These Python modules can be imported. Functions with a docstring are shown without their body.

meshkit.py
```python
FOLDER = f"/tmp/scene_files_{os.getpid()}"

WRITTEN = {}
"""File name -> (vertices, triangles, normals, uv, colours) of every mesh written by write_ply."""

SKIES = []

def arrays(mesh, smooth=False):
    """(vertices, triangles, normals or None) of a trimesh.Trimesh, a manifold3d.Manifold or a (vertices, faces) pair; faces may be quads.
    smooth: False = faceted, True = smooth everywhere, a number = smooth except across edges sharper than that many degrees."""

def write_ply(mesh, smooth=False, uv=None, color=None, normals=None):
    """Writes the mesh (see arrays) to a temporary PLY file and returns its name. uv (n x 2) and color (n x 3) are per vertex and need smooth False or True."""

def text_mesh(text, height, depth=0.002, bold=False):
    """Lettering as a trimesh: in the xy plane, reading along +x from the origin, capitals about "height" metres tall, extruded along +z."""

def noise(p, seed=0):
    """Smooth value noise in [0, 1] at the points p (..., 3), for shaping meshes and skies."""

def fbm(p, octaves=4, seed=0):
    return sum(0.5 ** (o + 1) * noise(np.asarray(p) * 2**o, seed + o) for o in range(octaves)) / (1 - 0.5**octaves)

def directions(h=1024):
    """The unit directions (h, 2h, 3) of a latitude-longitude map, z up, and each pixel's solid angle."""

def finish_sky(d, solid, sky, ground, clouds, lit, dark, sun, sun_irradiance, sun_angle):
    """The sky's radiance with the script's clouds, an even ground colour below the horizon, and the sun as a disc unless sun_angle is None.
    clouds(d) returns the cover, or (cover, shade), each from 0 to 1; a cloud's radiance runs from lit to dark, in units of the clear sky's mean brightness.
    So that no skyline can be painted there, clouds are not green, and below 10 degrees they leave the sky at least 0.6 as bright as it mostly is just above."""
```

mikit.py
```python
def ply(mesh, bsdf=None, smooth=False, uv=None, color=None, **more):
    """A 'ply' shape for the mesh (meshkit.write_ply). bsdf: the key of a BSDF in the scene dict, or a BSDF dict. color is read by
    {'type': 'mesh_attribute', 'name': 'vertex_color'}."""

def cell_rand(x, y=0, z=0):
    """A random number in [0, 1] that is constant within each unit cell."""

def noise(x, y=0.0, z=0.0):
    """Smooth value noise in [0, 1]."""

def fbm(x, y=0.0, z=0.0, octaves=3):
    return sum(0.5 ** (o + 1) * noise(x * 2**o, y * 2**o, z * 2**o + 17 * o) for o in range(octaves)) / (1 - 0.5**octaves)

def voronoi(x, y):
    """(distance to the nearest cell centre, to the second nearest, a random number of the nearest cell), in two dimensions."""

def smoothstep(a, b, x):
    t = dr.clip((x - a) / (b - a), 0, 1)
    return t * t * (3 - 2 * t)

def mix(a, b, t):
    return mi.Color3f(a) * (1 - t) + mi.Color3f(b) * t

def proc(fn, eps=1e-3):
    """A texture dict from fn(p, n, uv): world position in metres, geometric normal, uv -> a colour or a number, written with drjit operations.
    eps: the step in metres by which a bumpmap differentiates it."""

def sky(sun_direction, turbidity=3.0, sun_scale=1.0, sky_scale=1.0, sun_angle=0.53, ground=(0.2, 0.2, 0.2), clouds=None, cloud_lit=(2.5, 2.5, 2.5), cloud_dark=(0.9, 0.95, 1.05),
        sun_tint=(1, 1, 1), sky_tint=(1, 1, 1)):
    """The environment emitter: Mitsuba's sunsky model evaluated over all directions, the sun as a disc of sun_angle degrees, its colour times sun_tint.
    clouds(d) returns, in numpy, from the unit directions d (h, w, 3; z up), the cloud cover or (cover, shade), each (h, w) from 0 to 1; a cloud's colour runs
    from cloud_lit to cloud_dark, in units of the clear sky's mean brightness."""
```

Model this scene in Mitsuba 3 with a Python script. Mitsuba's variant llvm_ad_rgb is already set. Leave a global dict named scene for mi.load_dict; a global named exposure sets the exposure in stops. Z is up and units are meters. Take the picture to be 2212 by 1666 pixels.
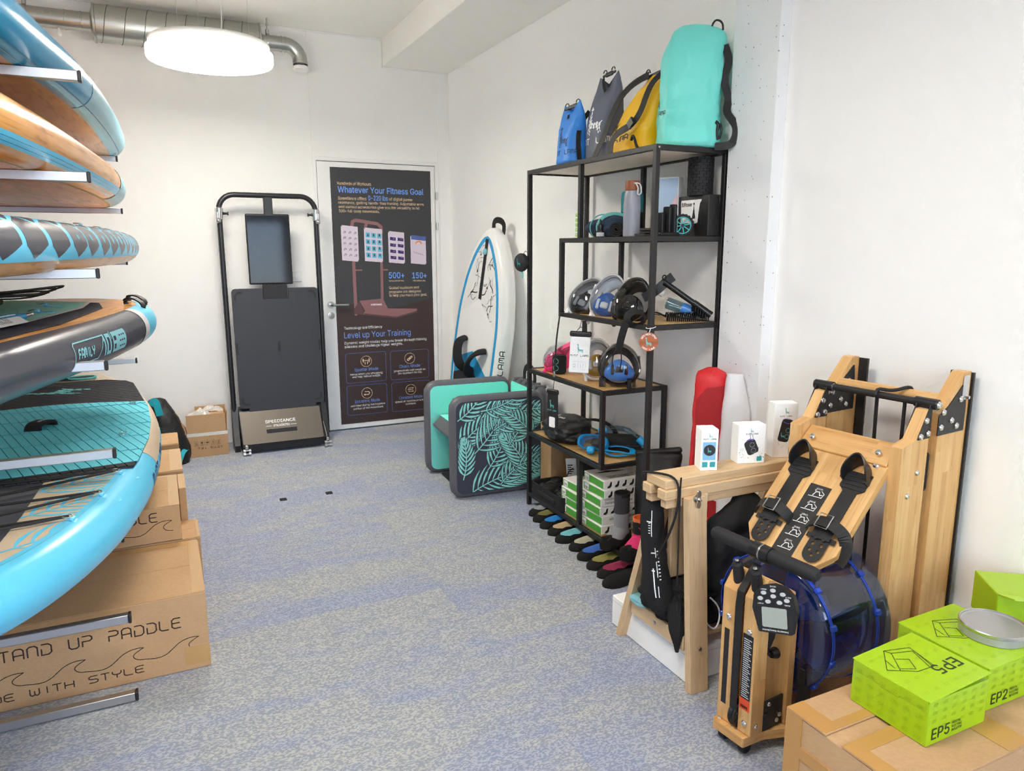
import math, random
import numpy as np, trimesh, drjit as dr
import mitsuba as mi, mikit, meshkit
import manifold3d as m3
from mikit import noise, fbm, voronoi, cell_rand, smoothstep, mix
from shapely.geometry import Polygon, LineString, Point, MultiPolygon, box as sbox
from shapely import affinity
from shapely.ops import unary_union

T = mi.ScalarTransform4f
scene, labels = {"type": "scene"}, {}
# ---------------------------------------------------------------- camera, sky, lamps, exposure
exposure = 1.5
def look(pos, yaw, pitch, roll):
    fw = np.array([math.sin(yaw) * math.cos(pitch), math.cos(yaw) * math.cos(pitch), -math.sin(pitch)])
    r = np.array([math.cos(yaw), -math.sin(yaw), 0.0]); u = np.cross(r, fw)
    r, u = r * math.cos(roll) + u * math.sin(roll), -r * math.sin(roll) + u * math.cos(roll)
    m = np.eye(4); m[:3, 0], m[:3, 1], m[:3, 2], m[:3, 3] = -r, u, fw, pos
    return T(m)
scene["camera"] = {"type": "perspective", "fov": math.degrees(2 * math.atan(1106 / 1576.8)), "fov_axis": "x", "near_clip": 0.05, "far_clip": 60.0,
                   "to_world": look([0, 0, 1.45], 0.447912, 0.185407, -0.0019217)}
scene["daylight"] = mikit.sky([-0.35, -0.55, 0.75], turbidity=4.0, sun_scale=0.0, sky_scale=11.0, ground=(0.25, 0.25, 0.24), sky_tint=(0.97, 0.98, 1.0))
SKY_GAIN = 1.0
LAMP_POS = [(0.345, 4.33, 2.43), (0.345, 1.25, 2.43), (0.345, -1.75, 2.43)]
LAMP_L = [13.0, 13.0, 12.0]

# ---------------------------------------------------------------- helpers
rng = np.random.default_rng(7)
def lin(h):
    h = h.lstrip("#"); c = [int(h[i:i + 2], 16) / 255 for i in (0, 2, 4)]
    return [x / 12.92 if x <= 0.04045 else ((x + 0.055) / 1.055) ** 2.4 for x in c]
def mat(name, color=None, rough=0.5, metal=0.0, spec=0.5, coat=0.0, sheen=0.0, bump=None, bs=0.001, tex=None, trans=0.0):
    k = "mat_" + name
    if k in scene: return k
    b = {"type": "principled", "base_color": tex if tex else {"type": "rgb", "value": lin(color)}, "roughness": rough, "metallic": metal, "specular": spec}
    if coat: b["clearcoat"] = coat; b["clearcoat_gloss"] = 0.9
    if sheen: b["sheen"] = sheen
    if bump: b = {"type": "bumpmap", "arbitrary": bump, "scale": bs, "bsdf": b}
    scene[k] = {"type": "twosided", "bsdf": b}
    return k
def M(o=(0, 0, 0), rz=0, rx=0, ry=0, s=1.0):
    m = np.eye(4)
    cz, sz, cx, sx, cy, sy = [f(math.radians(a)) for a in (rz, rx, ry) for f in (math.cos, math.sin)]
    Rz = np.array([[cz, -sz, 0], [sz, cz, 0], [0, 0, 1]]); Rx = np.array([[1, 0, 0], [0, cx, -sx], [0, sx, cx]]); Ry = np.array([[cy, 0, sy], [0, 1, 0], [-sy, 0, cy]])
    m[:3, :3] = Rz @ Rx @ Ry * s; m[:3, 3] = o
    return m
def FR(o, ex, ey):
    ex = np.array(ex, float); ex /= np.linalg.norm(ex); ey = np.array(ey, float); ey -= ex * (ex @ ey); ey /= np.linalg.norm(ey)
    m = np.eye(4); m[:3, 0], m[:3, 1], m[:3, 2], m[:3, 3] = ex, ey, np.cross(ex, ey), o
    return m
def xf(m, mesh):
    mesh = mesh.copy(); mesh.apply_transform(m); return mesh
def cat(*ms):
    l = []
    for m in ms: l += list(m) if isinstance(m, (list, tuple)) else [m]
    return trimesh.util.concatenate(l)
def num(key):
    if key not in scene and not any(k.startswith(key + "__") for k in scene): return key
    i = 1
    while True:
        k = f"{key}_{i:03d}"
        if k not in scene and not any(q.startswith(k + "__") for q in scene): return k
        i += 1
def thing(name, label, category, group=None, kind=None):
    key = num(name); labels[key] = {"label": label, "category": category}
    if group: labels[key]["group"] = group
    if kind: labels[key]["kind"] = kind
    scene[key + "__zzz"] = None          # reserves the number until parts arrive
    return key
def add(key, mesh, m, smooth=30, X=None, uv=None, label=None, kind=None, **kw):
    """one entry of the scene; key 'thing__part' is numbered when taken"""
    scene.pop(key.split("__")[0] + "__zzz", None)
    i, k = 0, key
    while k in scene: i += 1; k = f"{key}_{i:03d}"
    if hasattr(mesh, "to_mesh"):
        q = mesh.to_mesh(); mesh = trimesh.Trimesh(q.vert_properties[:, :3], q.tri_verts, process=False)
    if isinstance(mesh, tuple): mesh = trimesh.Trimesh(mesh[0], mesh[1], process=False)
    if X is not None: mesh = xf(X, mesh)
    scene[k] = mikit.ply(mesh, m, smooth=smooth, uv=uv, **kw)
    if label or kind:
        labels[k] = {}
        if label: labels[k]["label"] = label
        if kind: labels[k]["kind"] = kind
    return k
def solo(name, mesh, m, label, category, group=None, smooth=30, X=None, kind=None, uv=None):
    k = num(name); labels[k] = {"label": label, "category": category}
    if group: labels[k]["group"] = group
    if kind: labels[k]["kind"] = kind
    return add(k, mesh, m, smooth, X, uv=uv)
def struct(name, mesh, m, label=None, smooth=30, X=None, uv=None):
    add(name, mesh, m, smooth, X, uv=uv); labels[name] = {"kind": "structure"}
    if label: labels[name]["label"] = label
def copy(src, name, X, label, category=None, group=None, swap=None):
    """a copy of a finished thing with all its parts, moved by X; swap: {part suffix: material}"""
    dst = num(name)
    for k in [k for k in scene if k == src or k.startswith(src + "__")]:
        d = dict(scene[k]); suf = k[len(src):]
        old = np.array(T(d["to_world"]).matrix, float) if "to_world" in d else np.eye(4)
        d["to_world"] = T(X @ old)
        for s_, m_ in (swap or {}).items():
            if suf.startswith(s_): d["bsdf"] = {"type": "ref", "id": m_}
        scene[dst + suf] = d
        if k in labels and k != src: labels[dst + suf] = dict(labels[k])
    labels[dst] = {"label": label, "category": category or labels[src]["category"]}
    if group: labels[dst]["group"] = group
    return dst
# ---- meshes
def cbox(sx, sy, sz, r=0.002, at=(0, 0, 0)):
    """box centred at 'at' with chamfered edges"""
    h = np.array([sx, sy, sz]) / 2; r = min(r, h.min() * 0.9); P = []
    for a in (-1, 1):
        for b in (-1, 1):
            for c in (-1, 1):
                s = np.array([a, b, c])
                for k in range(3):
                    e = h - r; e = e.copy(); e[k] = h[k]; P.append(s * e)
    m = trimesh.convex.convex_hull(np.array(P)); m.apply_translation(at); return m
def bx(x0, x1, y0, y1, z0, z1, r=0.002):
    return cbox(x1 - x0, y1 - y0, z1 - z0, r, ((x0 + x1) / 2, (y0 + y1) / 2, (z0 + z1) / 2))
def rbox(sx, sy, sz, r, n=8, at=(0, 0, 0)):
    s = m3.Manifold.sphere(r, n); h = [sx / 2 - r, sy / 2 - r, sz / 2 - r]
    m = m3.Manifold.batch_hull([s.translate((a * h[0], b * h[1], c * h[2])) for a in (-1, 1) for b in (-1, 1) for c in (-1, 1)]).translate(at)
    q = m.to_mesh(); return trimesh.Trimesh(q.vert_properties[:, :3], q.tri_verts, process=False)
def loft(rings, cap=True, closed=True, loop=False):
    """rings: (n, k, 3)"""
    R = np.array(rings, float); n, k = R.shape[:2]; V = R.reshape(-1, 3); F = []
    kk = k if closed else k - 1
    i, j = np.meshgrid(np.arange(n if loop else n - 1), np.arange(kk), indexing="ij"); i2 = (i + 1) % n; j2 = (j + 1) % k
    a, b, c, d = i * k + j, i * k + j2, i2 * k + j2, i2 * k + j
    F = np.vstack([np.stack([a, b, c], -1).reshape(-1, 3), np.stack([a, c, d], -1).reshape(-1, 3)])
    if cap and closed and not loop:
        V = np.vstack([V, R[0].mean(0), R[-1].mean(0)]); q = np.arange(k)
        F = np.vstack([F, np.stack([q * 0 + n * k, (q + 1) % k, q], 1), np.stack([q * 0 + n * k + 1, (n - 1) * k + q, (n - 1) * k + (q + 1) % k], 1)])
    m = trimesh.Trimesh(V, F, process=False)
    return m
def frames(P, up=(0, 0, 1), closed=False):
    P = np.array(P, float); t = np.gradient(P, axis=0)
    if closed: t = np.roll(P, -1, 0) - np.roll(P, 1, 0)
    t /= np.linalg.norm(t, axis=1, keepdims=True) + 1e-12
    a = np.cross(t[0], up)
    if np.linalg.norm(a) < 1e-3: a = np.cross(t[0], (1, 0, 0))
    A = []
    for k in t:
        a = a - k * (a @ k); a = a / (np.linalg.norm(a) + 1e-12); A.append(a)
    A = np.array(A); return t, A, np.cross(t, A)
def tube(P, r, n=8, closed=False, ry=None, up=(0, 0, 1)):
    P = np.array(P, float); t, a, b = frames(P, up, closed)
    ang = np.arange(n) * 2 * np.pi / n; r = np.broadcast_to(r, (len(P),)); r2 = r if ry is None else np.broadcast_to(ry, (len(P),))
    R = P[:, None] + (np.cos(ang)[None, :, None] * a[:, None]) * r[:, None, None] + (np.sin(ang)[None, :, None] * b[:, None]) * r2[:, None, None]
    return loft(R, loop=closed)
def strap(P, w, t=0.002, up=(0, 0, 1), closed=False):
    """flat webbing: width across the path in the plane square to 'up' hint (w along cross(path, up))"""
    P = np.array(P, float); U = np.broadcast_to(np.array(up, float), P.shape)
    tg = np.roll(P, -1, 0) - np.roll(P, 1, 0) if closed else np.gradient(P, axis=0)
    tg /= np.linalg.norm(tg, axis=1, keepdims=True) + 1e-12
    a = np.cross(tg, U); a /= np.linalg.norm(a, axis=1, keepdims=True) + 1e-12; b = np.cross(a, tg)
    R = np.stack([P + a * w / 2 + b * t / 2, P - a * w / 2 + b * t / 2, P - a * w / 2 - b * t / 2, P + a * w / 2 - b * t / 2], 1)
    return loft(R, loop=closed)
def spline(P, n=24, closed=False):
    from scipy.interpolate import CubicSpline
    P = np.array(P, float)
    if closed: P = np.vstack([P, P[:1]])
    d = np.r_[0, np.cumsum(np.linalg.norm(np.diff(P, axis=0), axis=1) ** 0.7)]
    c = CubicSpline(d, P, bc_type="periodic" if closed else "natural")
    q = c(np.linspace(0, d[-1], n + (1 if closed else 0)))
    return q[:-1] if closed else q
def lathe(prof, n=24, cap=True):
    prof = np.array(prof, float); a = np.arange(n) * 2 * np.pi / n
    R = np.stack([prof[:, :1] * np.cos(a), prof[:, :1] * np.sin(a), np.broadcast_to(prof[:, 1:], (len(prof), n))], -1)
    return loft(R, cap=cap)
def rod(p, q, r, n=10):
    return tube([p, q], r, n)
def tri2d(poly):
    v, f = trimesh.creation.triangulate_polygon(poly, engine="earcut"); return v, f
def polys(g):
    return [p for p in getattr(g, "geoms", [g]) if p.geom_type == "Polygon" and p.area > 0]
def flat(g, z=0.0):
    """shapely area as a one-sided thin sheet facing +z"""
    l = []
    for p in polys(g):
        v, f = tri2d(p); v = np.c_[v, np.full(len(v), z)]
        n = np.cross(v[f[:, 1]] - v[f[:, 0]], v[f[:, 2]] - v[f[:, 0]])[:, 2]; f = np.where(n[:, None] < 0, f[:, ::-1], f)
        l.append(trimesh.Trimesh(v, f, process=False))
    return trimesh.util.concatenate(l)
def extr(g, h, z=0.0):
    m = trimesh.util.concatenate([trimesh.creation.extrude_polygon(p, h, engine="earcut") for p in polys(g)]); m.apply_translation((0, 0, z)); return m
def rrect(w, h, r, cx=0, cy=0):
    return sbox(cx - w / 2 + r, cy - h / 2 + r, cx + w / 2 - r, cy + h / 2 - r).buffer(r, quad_segs=4)
def wrap(g, fn, step, off=0.0006):
    """a print on a curved surface: shapely area cut into cells of 'step', its vertices mapped by fn(x, y) -> (points, normals)"""
    x0, y0, x1, y1 = g.bounds; out = []; step, sy = step if isinstance(step, tuple) else (step, step)
    for i in range(int(math.floor(x0 / step)), int(math.ceil(x1 / step))):
        col = g.intersection(sbox(i * step, y0 - 1, (i + 1) * step, y1 + 1))
        for j in range(int(math.floor(y0 / sy)), int(math.ceil(y1 / sy))):
            c = col.intersection(sbox(i * step, j * sy, (i + 1) * step, (j + 1) * sy))
            for p in polys(c):
                if p.area < 1e-9: continue
                v, f = tri2d(p); n = (v[f[:, 1], 0] - v[f[:, 0], 0]) * (v[f[:, 2], 1] - v[f[:, 0], 1]) - (v[f[:, 1], 1] - v[f[:, 0], 1]) * (v[f[:, 2], 0] - v[f[:, 0], 0])
                f = np.where(n[:, None] < 0, f[:, ::-1], f); q, nn = fn(v[:, 0], v[:, 1]); out.append(trimesh.Trimesh(q + nn * off, f, process=False))
    m = trimesh.util.concatenate(out); m.merge_vertices(); return m
_tx = {}
def text(t, h, w=None, bold=False, align=0):
    """lettering as thin print in the xy plane; w: fit to this width; align 0 left, 1 centre"""
    if (t, bold) not in _tx: _tx[(t, bold)] = meshkit.text_mesh(t, 1.0, 0.001, bold)
    m = _tx[(t, bold)].copy(); b = m.bounds
    m.apply_translation((-b[0][0], 0, 0)); W = (b[1] - b[0])[0]; s = np.diag([w / W if w else h, h, 0.3, 1]); m.apply_transform(s)
    if align: m.apply_translation((-(w or W * h) / 2, 0, 0))
    return m
# single-line lettering: strokes in a 4 x 6 cell, rounded techno shapes
_S = {"A": ["0,0 0,5 1,6 3,6 4,5 4,0", "0,2.4 4,2.4"], "B": ["0,0 0,6 3.4,6 4,5 3.4,3.2 0,3.2", "3.4,3.2 4,2 3.5,0 0,0"], "D": ["0,6 2.8,6 4,4.8 4,1.2 2.8,0 0,0 0,3.6"], "E": ["4,6 1,6 0,5 0,1 1,0 4,0", "0,3.1 3.6,3.1"],
      "H": ["0,0 0,6", "4,0 4,6", "0,3 4,3"], "I": ["2,0 2,6"], "L": ["0,6 0,1 1,0 4,0"], "M": ["0,0 0,5 1,6 2,5.4 2,1.5", "2,5.4 3,6 4,5 4,0"], "N": ["0,0 0,5 1,6 3,6 4,5 4,0"], "P": ["0,0 0,3 3,3 4,3.8 4,5.2 3,6 0,6"],
      "R": ["0,0 0,3 3,3 4,3.8 4,5.2 3,6 0,6", "2.4,3 4,0"], "S": ["4,6 1,6 0,5.2 0,3.8 1,3.1 3,3.1 4,2.3 4,.8 3,0 0,0"], "T": ["0,6 4,6", "2,6 2,0"], "U": ["0,6 0,1 1,0 3,0 4,1 4,6"], "W": ["0,6 0,1 1,0 2,.8 2,4", "2,.8 3,0 4,1 4,6"],
      "Y": ["0,6 0,4 1,3 3,3 4,4 4,6", "2,3 2,0"], "F": ["0,0 0,5 1,6 4,6", "0,3.1 3.4,3.1"], " ": []}
def strokes(t, h, lw, gap=1.9, wide=1.0):
    s = h / 6; L = []; x = 0
    for c in t:
        for q in _S[c]:
            L.append(LineString([((x + float(a.split(",")[0]) * wide) * s, float(a.split(",")[1]) * s) for a in q.split()]))
        x += 4 * wide + gap if c != "I" else 4 * wide * 0.75 + gap
    return unary_union([l.buffer(lw / 2, cap_style="flat", join_style="mitre", quad_segs=2) for l in L])
_LL = [(.17, .97, .05, .10, 20), (.24, .93, .045, .07, -30), (.22, .80, .05, .09, 10), (.17, .70, .035, .07, 30), (.25, .64, .05, .09, -15), (.20, .53, .05, .08, 20), (.29, .50, .05, .09, -25), (.24, .38, .06, .09, 15), (.35, .40, .06, .08, 50),
       (.34, .28, .07, .07, 0), (.47, .36, .08, .07, 70), (.48, .25, .06, .06, 20), (.60, .37, .09, .075, 80), (.63, .26, .07, .06, 60), (.74, .33, .06, .09, 10), (.80, .42, .03, .06, -40), (.24, .22, .04, .07, -10), (.22, .10, .03, .07, 5), (.32, .15, .03, .07, 10), (.31, .04, .025, .05, 0), (.68, .17, .04, .07, -20), (.76, .20, .035, .07, 20), (.72, .06, .03, .06, 0), (.80, .09, .025, .06, 15), (.10, .93, .05, .03, 0)]
def llama(h):
    """emblem: a standing llama made of leaf-shaped flakes"""
    return unary_union([affinity.rotate(affinity.scale(Point(x * h, y * h).buffer(h, quad_segs=3), a * .85, b * .85), r) for x, y, a, b, r in _LL])
def boxuv(mesh, X=None, grain=0):
    """unshared faces with uv in metres (u along the grain axis of the mesh's own frame); returns (mesh, uv)"""
    v = mesh.vertices[mesh.faces].reshape(-1, 3); f = np.arange(len(v)).reshape(-1, 3)
    n = np.repeat(np.abs(mesh.face_normals), 3, 0); o = [i for i in range(3) if i != grain]
    endg = n[:, grain] > 0.8; k = np.where(n[:, o[0]] > n[:, o[1]], o[1], o[0])
    u = np.where(endg, v[:, o[0]] * 0.15, v[:, grain]); w = np.where(endg, v[:, o[1]], v[np.arange(len(v)), k]) + 0.37 * (k == o[0])
    m = trimesh.Trimesh(v, f, process=False)
    if X is not None: m = xf(X, m)
    return m, np.stack([u, w], 1)
def addw(key, mesh, m, X=None, grain=0, seed=None, **kw):
    """wooden piece: grain-mapped; seed shifts the figure"""
    q, uv = boxuv(mesh, X, grain); sd = (hash_(key) if seed is None else seed) % 97
    return add(key, q, m, smooth=False, uv=uv + np.array([sd * 0.731, sd * 1.237]), **kw)
def hash_(s): return sum((i + 1) * ord(c) for i, c in enumerate(s))
# ---------------------------------------------------------------- materials
def tx(fn, eps=1e-3): return mikit.proc(fn, eps)
C = lambda h: mi.Color3f(*lin(h))
def f_carpet(p, n, uv):
    tx_, ty_ = dr.floor(p.x / 0.5), dr.floor((p.y + 0.2) / 0.5)
    o = cell_rand(tx_, ty_) * 1.3
    big = 0.75 * fbm(p.x * 1.6 + o, p.y * 4.5 + o, o, 4) + 0.25 * fbm(p.x * 9, p.y * 22, 2.0, 2)
    t = smoothstep(0.36, 0.66, big)
    row = dr.floor(p.y * 230)
    fl = noise(p.x * 170 + cell_rand(row) * 9, row * 0.5 + p.y * 115)
    fl2 = noise(p.x * 420, p.y * 420, 3.0)
    ground = mix(C("#8f949d"), C("#858da5"), t)
    yarn = mix(C("#bab9b4"), C("#a9adb9"), t)
    k = smoothstep(0.35, 0.7, fl) * (0.55 + 0.45 * fl2)
    return mix(ground, yarn, k)
mat("carpet", tex=tx(f_carpet), rough=0.95, spec=0.1, sheen=0.3)
mat("wall", "#f5f4f2", rough=0.85, spec=0.15)
mat("ceiling", "#e8e6e1", rough=0.9, spec=0.1)
def f_conc(p, n, uv):
    d, d2, r = voronoi(p.y * 24 + p.x * 24, p.z * 24)
    k = dr.select((d < 0.06 * r * r) & (r > 0.72), 1.0, 0.0)
    return mix(C("#e9eaec"), C("#5c5c5c"), k)
mat("column", tex=tx(f_conc), rough=0.85, spec=0.15)
mat("white_lacquer", "#f0efee", rough=0.35)
mat("black_metal", "#1d1c1d", rough=0.45)
mat("black_plastic", "#17171a", rough=0.4)
mat("black_rubber", "#1c1c1f", rough=0.7)
mat("black_fabric", "#1a1a1c", rough=0.9, sheen=0.3)
mat("black_nylon", "#151517", rough=0.55, sheen=0.4)
mat("steel", "#c9c9c6", rough=0.25, metal=1.0)
mat("chrome", "#dcdcdc", rough=0.12, metal=1.0)
mat("zinc", "#b9bab6", rough=0.3, metal=1.0)
mat("dark_seam", "#6f706c", rough=0.4, metal=0.8)
mat("alu", "#c4c4c8", rough=0.38, metal=1.0)
mat("white_paper", "#f3f3f1", rough=0.6)
mat("grey_paper", "#b9bec4", rough=0.7)
mat("print_black", "#1a1718", rough=0.6)
mat("print_brown", "#3b2a22", rough=0.8)
mat("print_white", "#eeeeee", rough=0.5)
mat("print_mint", "#58c3c4", rough=0.5)
mat("teal_print", "#2f9aa0", rough=0.5)
def wood(a, b, c, scale=1.0, block=None):
    def f(p, n, uv):
        u, v = uv.x * scale, uv.y * scale
        if block:
            row = dr.floor(v / block[1]); sh = cell_rand(row, 5.0) * block[0]
            cu = dr.floor((u + sh) / block[0]); rnd = cell_rand(cu, row); t = rnd * 0.8
            v = v + rnd * 7.0; u = u + rnd * 3.0
        else: t = 0.3 * noise(v * 9)
        g = noise(u * 2.2 + 9 * noise(u * 1.3, v * 7), v * 55)
        f1 = noise(u * 14, v * 420)
        col = mix(C(a), C(b), dr.clip(0.45 * t + 0.55 * g, 0, 1))
        return mix(col, C(c), 0.35 * smoothstep(0.62, 0.95, f1) + 0.25 * smoothstep(0.7, 1.0, g))
    return tx(f)
mat("rubberwood", tex=wood("#dbb27a", "#c49053", "#a6723b", block=(0.42, 0.05)), rough=0.4, coat=0.2)
mat("beech", tex=wood("#d3b791", "#c4a177", "#ab865c"), rough=0.55)
mat("oak", tex=wood("#c4a068", "#b58a54", "#997046"), rough=0.5)
def f_card(p, n, uv):
    k = fbm(p.x * 6 + p.z * 3, p.y * 6, p.z * 6, 3); fine = noise(p.x * 180 + p.y * 90, p.z * 500 + p.y * 180)
    return mix(C("#b48e68"), C("#c29f7a"), k) * (0.94 + 0.1 * fine)
mat("cardboard", tex=tx(f_card), rough=0.85, spec=0.15)
mat("cardboard_edge", "#8d683f", rough=0.9, spec=0.1)
mat("packing_tape", "#b78950", rough=0.25)
scene["mat_clear"] = {"type": "thindielectric", "int_ior": 1.35}
scene["mat_window"] = {"type": "thindielectric", "int_ior": 1.5}
# ---------------------------------------------------------------- the room
XW, YW, ZC, ZS = 2.222, 5.793, 3.022, 2.822     # right wall, far wall, ceiling, soffit of the beam
XL, YB = -2.0, -3.6
t_ = 0.12
DX0, DX1, DZ = 1.118, 2.118, 2.135              # door frame outside
struct("wall_back", cat(bx(XL - t_, DX0, YW, YW + t_, 0, ZC + .05), bx(DX1, XW + t_, YW, YW + t_, 0, ZC + .05), bx(DX0, DX1, YW, YW + t_, DZ, ZC + .05)), "mat_wall", "far white wall with the door in it")
struct("wall_right", bx(XW, XW + t_, YB, YW, 0, ZC + .05), "mat_wall", "long white wall behind the shelving unit")
struct("wall_left", bx(XL - t_, XL, YB, YW, 0, ZC + .05), "mat_wall")
WX0, WX1, WZ0, WZ1 = -1.7, 1.95, 0.75, 2.65
struct("wall_front", cat(bx(XL - t_, WX0, YB - t_, YB, 0, ZC + .05), bx(WX1, XW + t_, YB - t_, YB, 0, ZC + .05), bx(WX0, WX1, YB - t_, YB, 0, WZ0), bx(WX0, WX1, YB - t_, YB, WZ1, ZC + .05)), "mat_wall")
fr = [bx(WX0, WX1, YB - .09, YB - .03, WZ0, WZ0 + .06), bx(WX0, WX1, YB - .09, YB - .03, WZ1 - .06, WZ1)]
for x in np.linspace(WX0 + .03, WX1 - .03, 4): fr.append(bx(x - .03, x + .03, YB - .09, YB - .03, WZ0 + .06, WZ1 - .06))
struct("window_1", cat(fr), "mat_white_lacquer")
for a, b in zip(np.linspace(WX0 + .03, WX1 - .03, 4)[:-1], np.linspace(WX0 + .03, WX1 - .03, 4)[1:]):
    add("window_1__pane", bx(a + .03, b - .03, YB - .063, YB - .062, WZ0 + .06, WZ1 - .06, 1e-4), "mat_window", smooth=False)
struct("ceiling", bx(XL - t_, XW + t_, YB - t_, YW + t_, ZC, ZC + .1), "mat_ceiling", "pale concrete ceiling")
struct("trim_1", bx(1.686, XW, YB, YW, ZS, ZC), "mat_ceiling", "concrete beam running along the right wall")
struct("trim_2", cat(bx(XL, 1.686, YW - .006, YW, ZC - .014, ZC), bx(1.676, 1.684, YW - .006, YW, ZS - .012, ZC), bx(1.684, XW, YW - .006, YW, ZS - .012, ZS)), "mat_white_lacquer", "thin edge strip where the far wall meets ceiling and beam")
struct("trim_3", bx(2.165, XW, 2.195, 2.443, 0, ZS), "mat_column", "shallow concrete column beside the shelving unit")
struct("floor", bx(XL - t_, XW + t_, YB - t_, YW + t_, -.1, -.006), "mat_carpet", "carpet tile floor in mottled grey and blue")
tile = mikit.ply(trimesh.creation.box((0.4997, 0.4997, 0.006)), "mat_carpet")
k = 0
for i in range(-4, 5):
    for j in range(-7, 13):
        x, y = i * 0.5 + 0.25, j * 0.5 + 0.05
        if y - .25 > YW or y + .25 < YB: continue
        x0, x1, y0, y1 = max(x - .25, XL), min(x + .25, XW), max(y - .25, YB), min(y + .25, YW)
        key = "floor__carpet_tile" + (f"_{k:03d}" if k else ""); k += 1
        if x1 - x0 > .499 and y1 - y0 > .499: scene[key] = {**tile, "to_world": T().translate([x, y, -.003])}
        else: add(key, bx(x0 + .0002, x1 - .0002, y0 + .0002, y1 - .0002, -.006, 0, 1e-5), "mat_carpet", smooth=False)
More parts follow.
